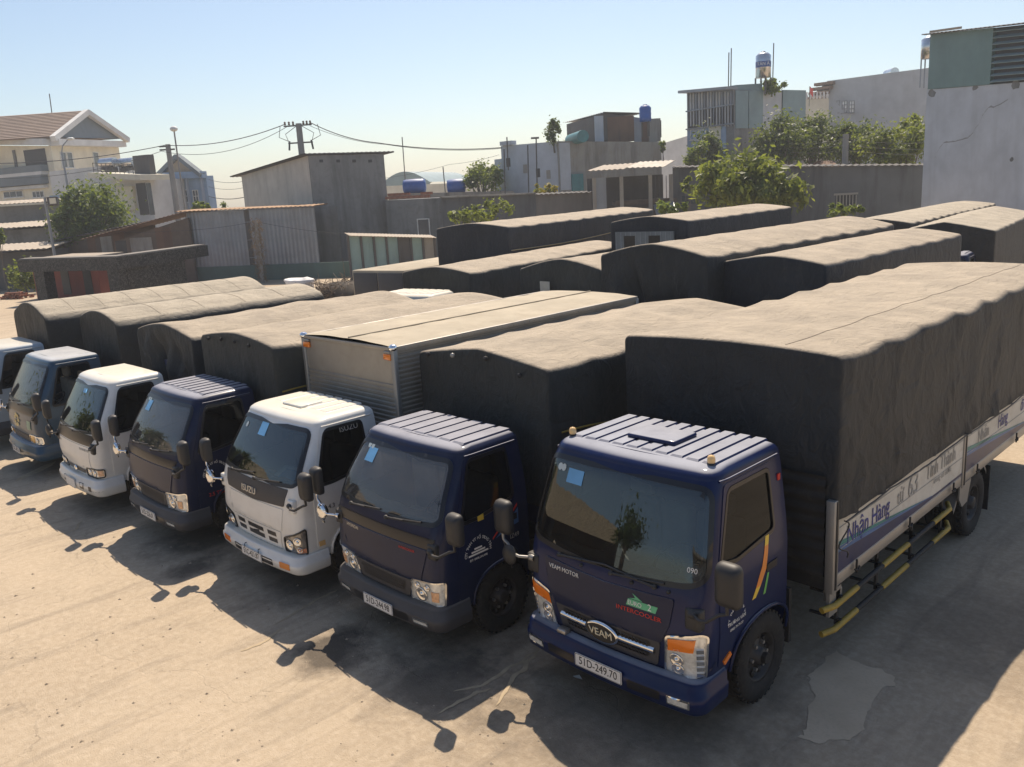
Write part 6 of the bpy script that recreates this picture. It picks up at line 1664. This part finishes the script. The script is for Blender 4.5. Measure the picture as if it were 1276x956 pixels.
# ------------------------------------------------------------------ poles and cables
def poles():
    def pole(lab, px, py, pb, t, r=.14, cat='pole', name='utility_pole', m=None):
        top = Q(px, py, t); root = house(name, lab, cat); b = MB(); b.tube([G(top, 0), top], [r*1.3, r], 10); b.build('pole_shaft', m or POLE_C, root); return root, top
    rt = Vector(CM[0]); rt.z = 0; rt.normalize()
    r, T = pole('concrete power pole with crossarm and fuse holders rising behind the concrete building', 372, 154, 0, 62, .22)
    c = MB(); c.bar(T - rt*1.1 - V(0,0,.15), T + rt*.95 - V(0,0,.12), .09, .10); c.bar(T - rt*.9 - V(0,0,1.35), T + rt*.9 - V(0,0,1.35), .10, .10); c.build('crossarm', TIN_DARK, r)
    for x in (-1.0, -.7, -.4, .35, .6, .85): q = MB(); q.lathe([(.05, 0), (.10, .06), (.05, .12), (.09, .18), (.04, .25), (.0, .26)], T + rt*x - V(0,0,.08), (0,0,1), 8); q.build('insulator', TIN_RUST, r)
    for x in (-.8, .8): q = MB(); q.tube([T + rt*x - V(0,0,1.2), T + rt*x*1.1 - V(0,0,1.85)], .07, 6); q.tube([T + rt*x*.3 - V(0,0,.2), T + rt*x*1.3 - V(0,0,.7), T + rt*x*1.1 - V(0,0,1.2)], .025, 5); q.tube([T + rt*x*1.7 - V(0,0,.1), T + rt*x*1.9 - V(0,0,.9), T + rt*x*1.1 - V(0,0,1.2)], .025, 5); q.build('fuse_holder', TIN_DARK, r)
    r2, T2 = pole('power pole with a short crossarm in front of the blue gabled house', 209, 180, 0, 68, .2)
    c = MB(); c.bar(T2 - rt*.7 - V(0,0,.4), T2 + rt*.5 - V(0,0,.4), .12, .12); c.bar(T2 - rt*.7 - V(0,0,.15), T2 + rt*.2 - V(0,0,.15), .1, .1); c.build('crossarm', TIN_DARK, r2)
    r3, T3 = pole('thin mast with a pale round lamp beside the blue gabled house', 217, 164, 0, 68, .06); q = MB(); q.ball(T3 + V(0,0,.2), .30, 12, 8, (1.1, 1, .7)); q.build('lamp_globe', FRAMEW, r3)
    r4, T4 = pole('street lamp with a bent arm in front of the villa', 77, 190, 0, 70, .08, 'lamp', 'street_lamp', TIN_BLUEG)
    q = MB(); q.tube([T4, T4 + rt*.15 + V(0,0,.5), T4 + rt*.7 + V(0,0,1.0)], .05, 6); q.build('lamp_arm', TIN_BLUEG, r4); q = MB(); q.ball(T4 + rt*.9 + V(0,0,1.02), .25, 10, 6, (1.5, 1.2, .5)); q.build('lamp_head', FRAMEW, r4)
    r5, T5 = pole('leaning steel pole with a floodlight beside the granite gatehouse', 55.5, 246, 0, 47, .07, 'lamp', 'floodlight_pole', TIN_BLUEG)
    q = MB(); c = Q(66, 251, 47); q.obox(c, rt*.28, Vector(CM[2])*.10, V(0,0,.22)); fo = q.build('floodlight', TIN_DARK, r5); q = MB(); q.obox(c + rt*.04 - Vector(CM[2])*.105, rt*.18, Vector(CM[2])*.006, V(0,0,.15)); q.build('lens', PL_VILLA, fo)
    q = MB(); q.bar(T5 - V(0,0,.3), c - rt*.3, .04, .04); q.build('bracket', TIN_DARK, r5)
    def wire(lab, pts, r=.03, sag=.0, name='power_cable'):
        P = []
        for i in range(len(pts)-1):
            a, b = pts[i], pts[i+1]
            for k in range(14): P.append(a.lerp(b, k/14) - V(0,0,sag*4*(k/14)*(1-k/14)))
        P.append(pts[-1]); tag(MB().tube(P, r*.55, 5).build(name, WIRE), lab, 'cable', 'overhead cables')
    wire('thick overhead cable from the power pole to the left', [T - rt*1.0, T2 - rt*.2 + V(0,0,-.05), Q(-60, 203, 66)], .055, .5)
    wire('second overhead cable below the thick one on the left', [T - rt*.9 - V(0,0,.2), T2 - rt*.6 - V(0,0,.5), Q(-60, 219, 66)], .035, .9)
    wire('thick overhead cable sweeping from the power pole to the old house', [T + rt*.9, Q(470, 178, 60), Q(625, 184, 60)], .06, .25)
    wire('thin overhead cable just under the thick one on the right', [T + rt*.8 - V(0,0,.2), Q(480, 180, 60.2), Q(625, 185, 60.2)], .03, .25)
    wire('thin cable crossing low in front of the old house', [Q(480, 222, 64), Q(560, 205, 64), Q(622, 193, 64)], .02, .1)
    wire('low cable between the sheds and the blue house', [Q(258, 223, 75), Q(304, 226, 64)], .03, .2); wire('lowest dark cable by the blue house', [Q(258, 244, 75), Q(304, 246, 64)], .05, .2); wire('faint cable under the roof of the concrete building', [Q(258, 232, 75), Q(304, 234, 64)], .025, .2)
    wire('slack cable across the corrugated wall', [Q(125, 286, 50), Q(210, 288, 49.5), Q(318, 276, 49), Q(440, 292, 48)], .02, .12)
    for lab, x, y, y1, t in (('thin aerial mast beyond the villa roof', 61.5, 117, 145, 86), ('aerial mast right of the concrete building', 501, 171, 215, 80), ('short aerial mast by the blue tanks', 552, 208, 238, 75), ('pipe mast before the white wing of the old house', 657.5, 181, 240, 58), ('pipe mast with a lamp at its top by the old house', 668, 172, 235, 58), ('left pipe mast of the old house', 628, 186, 236, 62), ('short aerial on the old house', 631.5, 171, 186, 62)):
        a, b = Q(x, y, t), Q(x + 3 if y < 140 or x < 560 else x+.5, y1, t); m = MB(); m.tube([G(b, b.z - 1.5), a], .05, 5)
        if 'lamp' in lab: m.bar(a - rt*.35, a + rt*.2, .12, .12)
        tag(m.build('aerial_mast', TIN_DARK), lab, 'mast', 'thin masts on the skyline')
    r6, T6 = pole('short concrete post in front of the trees on the right', 1054, 167, 0, 49, .17); b = MB(); b.bar(T6 - rt*.3 - V(0,0,.2), T6 + rt*.3 - V(0,0,.2), .06, .06); b.build('crossarm', TIN_DARK, r6)
    for i, (y0, y1, lab) in enumerate(((177, 178, 'upper thin cable in front of the right trees'), (182, 186, 'middle thin cable in front of the right trees'), (188, 192, 'lower thin cable in front of the right trees'))): wire(lab, [Q(985, y0+2, 50), T6 - V(0,0,.3+.3*i), Q(1156, y1, 45)], .018, .1)
poles()

# ------------------------------------------------------------------ trees and plants
def leaf_mat(name, a, b, tr=.25):
    t = NT(name); oi = t.n('ShaderNodeNewGeometry'); r = oi.outputs['Random Per Island']
    c = t.mix(t.ramp(r, 0, 1), a, b); c = t.mix(t.ramp(t.noise(t.coord(), .9, 4), .35, .68, 0, .55), c, tuple(x*.5 for x in a))
    t.set(**{'Base Color': c, 'Roughness': .5, 'Specular IOR Level': .4})
    tl = t.n('ShaderNodeBsdfTranslucent'); t.l(t.mix(.5, c, (.30, .34, .03)), tl.inputs[0]); mx = t.n('ShaderNodeMixShader'); mx.inputs[0].default_value = tr
    t.l(t.b.outputs[0], mx.inputs[1]); t.l(tl.outputs[0], mx.inputs[2]); t.l(mx.outputs[0], t.out.inputs[0]); return t.m
LEAF_D = leaf_mat('dark_leaves', (.045, .085, .025), (.10, .16, .045), .45); LEAF_M = leaf_mat('mid_green_leaves', (.06, .11, .025), (.14, .20, .045), .45); LEAF_Y = leaf_mat('yellow_green_leaves', (.10, .14, .03), (.23, .27, .06), .5)
LEAF_B = leaf_mat('broad_glossy_leaves', (.08, .125, .028), (.30, .32, .07), .5); LEAF_G = leaf_mat('bright_green_leaves', (.09, .15, .028), (.19, .26, .055), .5); FLOWER = leaf_mat('yellow_blossom', (.50, .36, .03), (.65, .50, .05), .3); DRYL = leaf_mat('dry_brown_leaves', (.16, .11, .06), (.27, .20, .12), .2)
BARK = pm('grey_bark', (.15, .125, .10), .4, vs=4)
def tree(lab, base, crown, rad, n, leaf, m, name='tree', cat='tree', group='trees round the yard', clumps=14, seed=1, long=1.6, trunk=.16, droop=.2, gap=.0, extra=None):
    """trunk with limbs to every clump, each clump a cloud of separate leaf blades"""
    rnd = random.Random(seed); root = thing(name, lab, cat, base, 0, group); base = Vector(base); crown = Vector(crown) - base
    cl = []
    for i in range(clumps):
        for _ in range(30):
            p = Vector((rnd.uniform(-1, 1), rnd.uniform(-1, 1), rnd.uniform(-1, 1)))
            if .25 < p.length < 1: break
        cl.append((crown + Vector((p.x*rad[0], p.y*rad[1], p.z*rad[2])), rnd.choice((.35, .5, .7, .85))*rnd.uniform(.8, 1.1)*min(rad)))
    tb = MB(); fork = crown*.55; tb.tube([(0, 0, 0), fork*.5 + Vector((rnd.uniform(-.1, .1)*crown.z*.3, rnd.uniform(-.1, .1)*crown.z*.3, 0)), fork], [trunk*1.25, trunk, trunk*.75], 8)
    for c, r in cl:
        mid = fork.lerp(c, .5) + Vector((rnd.uniform(-.2, .2)*r, rnd.uniform(-.2, .2)*r, .15*r)); tb.tube([fork - V(0, 0, rnd.uniform(0, .3)*fork.z*.3), mid, c], [trunk*.45, trunk*.25, trunk*.08], 5)
    tb.build('trunk', BARK, root)
    lb = MB(); fm = MB()
    for i in range(n):
        c, r = cl[rnd.randrange(len(cl))]; d = Vector((rnd.gauss(0, 1), rnd.gauss(0, 1), rnd.gauss(0, 1))).normalized()
        rr = r*min(2.0, abs(rnd.gauss(.6, .42))); p = c + d*rr
        nd = (d*.6 + Vector((rnd.gauss(0, .6), rnd.gauss(0, .6), rnd.gauss(.5, .5)))).normalized(); ax = nd.orthogonal().normalized(); ax.rotate(Matrix.Rotation(rnd.uniform(0, 6.28), 3, nd)); ax.z -= droop; ax.normalize(); w = nd.cross(ax).normalized(); s = leaf*rnd.uniform(.55, 1.3)
        q = [p - ax*s*long*.5, p + w*s*.42 - ax*s*.1, p + ax*s*long*.5 - nd*s*.12, p - w*s*.42 - ax*s*.1]
        (fm if extra and rnd.random() < extra[1] else lb).add(q, [(0, 1, 2, 3)])
    lb.build('crown', m, root)
    if extra: fm.build(extra[2], extra[0], root)
    return root
def T_(lab, px, py, t, wpx, hpx, n, leaf, m, **k):
    c = Q(px, py, t); s = t/1060; rx, rz = wpx/2*s, hpx/2*s
    return tree(lab, G(c, c.z - rz*2.0) if k.get('name') == 'roof_plant' else G(c), c, (rx, rx*.85, rz), int(n*2.1), leaf*s*.72, m, **dict(k, clumps=int(k.get('clumps', 14)*1.5)))
T_('leafy green tree behind the sheds in front of the villa', 118, 264, 57, 92, 62, 3400, 5, LEAF_M, seed=1, clumps=18)
T_('lower bush like tree left of the leafy tree by the sheds', 88, 286, 56, 46, 40, 1300, 4.5, LEAF_M, seed=21, clumps=9)
T_('small scruffy bush beside the granite gatehouse', 30, 348, 50, 40, 34, 900, 4, LEAF_Y, seed=2, name='bush', cat='bush', clumps=9, trunk=.06)
T_('green leaves at the left edge below the sheds', -2, 296, 52, 16, 40, 300, 4, LEAF_M, seed=3, name='bush', cat='bush', clumps=5, trunk=.06)
T_('thin sparse tree in front of the dark boundary wall', 600, 263, 46, 88, 26, 520, 5.5, LEAF_Y, seed=4, clumps=13, trunk=.07)
T_('bright green tree left of the old concrete house', 602, 221, 66, 50, 30, 1500, 4, LEAF_G, seed=5, clumps=11)
T_('yellow flowering shrub behind the tin capped wall', 676, 236, 56, 36, 14, 520, 4, LEAF_Y, seed=6, name='shrub', cat='shrub', clumps=7, trunk=.05, extra=(FLOWER, .65, 'blossom'))
T_('broad leafed tree with glossy yellow green leaves in front of the dark wall', 930, 227, 40, 122, 54, 4200, 7, LEAF_B, seed=7, clumps=26, trunk=.14, droop=.5, long=1.9)
T_('lower boughs of broad leaves hanging behind the tarpaulins', 975, 248, 40.5, 60, 40, 500, 9, LEAF_B, seed=8, name='shrub', clumps=8, trunk=.06, droop=.5, long=1.9, cat='shrub')
T_('small green tree at the foot of the blue house front', 866, 192, 58, 34, 36, 900, 4, LEAF_G, seed=9, clumps=8)
T_('dark dense tree before the blue house front', 890, 188, 60, 46, 40, 1500, 4.5, LEAF_D, seed=10, clumps=9)
T_('tall dark tree leftmost of the clump by the white gable', 975, 176, 56, 62, 48, 2500, 4.6, LEAF_D, seed=11, clumps=14)
T_('dark feathery tree in the middle of the clump by the white gable', 1018, 172, 57, 68, 46, 2600, 4, LEAF_M, seed=12, clumps=14)
T_('rounded dark tree right of the clump, above the concrete post', 1058, 176, 55, 62, 46, 2500, 4.2, LEAF_D, seed=13, clumps=13)
T_('yellowish loose tree next to the white side wall', 1118, 182, 50, 84, 50, 2700, 4.6, LEAF_Y, seed=14, clumps=18)
T_('light topped tree touching the white side wall', 1138, 160, 52, 40, 26, 600, 4.5, LEAF_Y, seed=15, clumps=9)
T_('bright green bush between the back trucks and the shack', 836, 257, 43, 42, 14, 700, 4.5, LEAF_G, seed=16, name='bush', cat='bush', clumps=8, trunk=.05)
T_('low bright bush under the barred opening', 1052, 261, 43, 58, 14, 800, 4.5, LEAF_G, seed=17, name='bush', cat='bush', clumps=9, trunk=.05)
T_('leafy plants on the roof by the steel water tank', 962, 107, 63.5, 40, 13, 700, 4, LEAF_G, seed=18, name='roof_plant', cat='plant', clumps=9, trunk=.05)
T_('dark potted tree on the old concrete house', 690, 164, 62, 20, 26, 500, 3.6, LEAF_D, seed=19, name='roof_plant', cat='plant', clumps=7, trunk=.05)
T_('dry tuft growing at the right end of the old house', 826, 182, 62, 8, 22, 150, 3.6, LEAF_M, seed=20, name='roof_plant', cat='plant', clumps=4, trunk=.04)
T_('yellow leaved bush at the wall beside the shack', 858, 232, 47, 12, 24, 260, 5, LEAF_Y, seed=22, name='bush', cat='bush', clumps=5, trunk=.04)
T_('leafy bush tops showing over the corrugated shed roof', 262, 256, 58, 60, 10, 420, 4, LEAF_G, seed=23, name='bush', cat='bush', clumps=9, trunk=.05)

def brick_pile(lab, px, py, t, n):
    root = thing('brick_pile', lab, 'brick pile', G(Q(px, py, t)), .6, 'brick piles by the gatehouse'); rnd = random.Random(n); m = MB(); m.box(-.11, -.055, 0, .11, .055, .07); me = m.mesh('brick', BRICK)
    for i in range(n):
        o = link('brick', me, root); lay = i // 18; o.location = (rnd.uniform(-.9, .9)*(1-.12*lay), rnd.uniform(-.45, .45)*(1-.12*lay), .001 + .073*lay); o.rotation_euler = (0, 0, rnd.uniform(0, 3.1))
brick_pile('loose pile of old bricks beside the small scruffy bush', 18, 366, 48, 90); brick_pile('smaller brick pile in front of the granite gatehouse', 88, 369, 47, 60)
def yard_clutter():
    # post wrapped in dry creeper
    top = Q(318, 276, 48); root = thing('creeper_post', 'concrete post wrapped in dry brown creeper before the corrugated wall', 'post', G(top), 0); b = MB(); b.tube([(0,0,0), (0,0,top.z)], .13, 8); b.build('post', POLE_C, root)
    rnd = random.Random(4); m = MB()
    for i in range(420):
        a = rnd.uniform(0, 6.28); z = rnd.uniform(.1, top.z+.1); r = rnd.uniform(.12, .32); p = V(cos(a)*r, sin(a)*r, z); dd = Vector((rnd.gauss(0, 1), rnd.gauss(0, 1), rnd.gauss(0, 1.5))).normalized()*rnd.uniform(.12, .4); m.tube([p, p + dd*.5 + V(0,0,.05), p + dd], .012, 3, False)
    m.build('creeper', mat('dry_creeper', (.20, .14, .08), .9, var=.3), root)
    # heap of dead branches
    m = MB(); c = G(at(432, 362, z=.6))
    rt = Vector(CM[0]); rt.z = 0; rt.normalize(); fw = Vector((-rt.y, rt.x, 0))
    for i in range(900):
        t = rnd.uniform(-1, 1); h = 1.05*(1-abs(t)**1.5)*rnd.random()**.7; p = c + rt*t*2.6 + fw*rnd.uniform(-.8, .8) + V(0,0,h); dd = (rt*rnd.gauss(0, 1) + fw*rnd.gauss(0, .6) + V(0,0,rnd.gauss(.1, .45))).normalized()*rnd.uniform(.3, 1.0); m.tube([p, p + dd*.5 + V(0,0,.06*rnd.gauss(0, 1)), p + dd], [.018, .014, .006], 4, False)
    tag(m.build('branch_heap', mat('dead_wood', (.17, .125, .085), .9, var=.35)), 'heap of dead brown branches before the green fence', kind='stuff')
    mb = MB(); mb.ball(V(0,0,.25), 1.0, 22, 10, (2.3, .8, .75)); o = mb.build('soil_mound', mat('dark_soil', (.07, .055, .04), .95)); o.location = c; tag(o, 'dark mound of soil under the dead branches', 'mound')
    # white sack
    s = G(at(375, 366, z=.35)); mb = MB(); rows = []
    for k, (z, r) in enumerate(((0, .50), (.15, .60), (.5, .62), (.85, .66), (1.02, .72), (1.08, .66), (1.0, .55), (.9, .3))): rows.append([s + V(r*1.25*(1 + .10*N3(cos(a*.35)*2, sin(a*.35)*2, k*.5))*cos(a*2*pi/18), r*.8*sin(a*2*pi/18)*(1 + .1*N3(a*.5, k)), z*.95 + .06*N3(a*.9, k))  for a in range(18)] + [None])
    for r in rows: r[-1] = r[0]
    mb.grid(rows, True); tag(mb.build('bulk_sack', mat('white_sack', (.72, .70, .68), .7, var=.1, bump=.3, bs=6)), 'open white bulk sack standing beside the branch heap', 'sack')
    # scattered rubble near the branch heap and leaf litter by the nose of the nearest truck
    lf = MB(); p = at(719.5, 845, z=0); 
    p = G(p, .006); lf.add([p + V(-.05, -.01, 0), p + V(0, -.03, .012), p + V(.06, .0, .004), p + V(.0, .03, .014)], [(0, 1, 2, 3)]); tag(lf.build('paper_scrap', PAPER), 'small white paper scrap on the ground before the nearest truck', 'paper scrap')
yard_clutter()

# what stands across the yard behind the photographer and shows as reflections in the windshields
def across_yard():
    root = thing('thatched_shed', 'long thatched roof shed mirrored in the windshield of the nearest truck', 'shed', (-19.5, -14.2, 0), radians(-30))
    for i in range(6):
        b = MB(); b.box(-17 + i*3.6 - .1, -.1, 0, -17 + i*3.6 + .1, .1, 3.6); b.build('post', TIN_DARK, root)
    rows = []
    for j in range(9):
        rows.append([V(-18 + i*.25, 1.2 - j*.55, 2.9 + j*.36 + .10*N3(i*.9, j*1.3)) for i in range(81)])
    m = MB(); m.grid(rows, False, False); m.build('thatch', mat('dry_thatch', (.30, .24, .16), .95, var=.35, vs=5, bump=.5), root)
    b = MB(); b.box(-18, -3.4, 0, 2, -3.2, 5.6); b.build('back_wall', WOOD, root)
    tree('dark round tree mirrored in the windshield of the nearest truck', (-14.6, -11.8, 0), (-14.6, -11.8, 4.2), (1.05, 1.05, 1.15), 3000, .15, LEAF_D, seed=31, clumps=14, trunk=.2)
    tree('second tree across the yard, mirrored in the windshields', (-30, -4, 0), (-30, -4, 3.6), (2.6, 2.6, 2.2), 1800, .26, LEAF_D, seed=32, clumps=12, trunk=.2)
    r = thing('yard_building', 'plain building across the yard behind the photographer', 'building', (0, 0, 0)); b = MB(); b.box(-4, -9, 0, 16, -1.2, 2.9); b.build('wall', PL_WHITE, r); b = MB(); b.box(-4.3, -9.3, 2.902, 16.3, -.6, 3.1); b.build('roof_slab', PL_OLD, r)
across_yard()

# ------------------------------------------------------------------ hazy air over the yard and the houses
def haze():
    b = MB(); b.box(-425, -425, -1.0, 425, 425, 19.0)
    m = bpy.data.materials.new('pale_haze'); m.use_nodes = True; t = m.node_tree; t.nodes.clear()
    o = t.nodes.new('ShaderNodeOutputMaterial'); v = t.nodes.new('ShaderNodeVolumePrincipled')
    v.inputs['Color'].default_value = (.93, .95, .99, 1); v.inputs['Density'].default_value = HAZE; v.inputs['Anisotropy'].default_value = .35
    t.links.new(v.outputs[0], o.inputs['Volume'])
    tag(b.build('haze', m), 'thin warm haze lying over the yard and the houses', kind='stuff')
HAZE = .0010
haze()
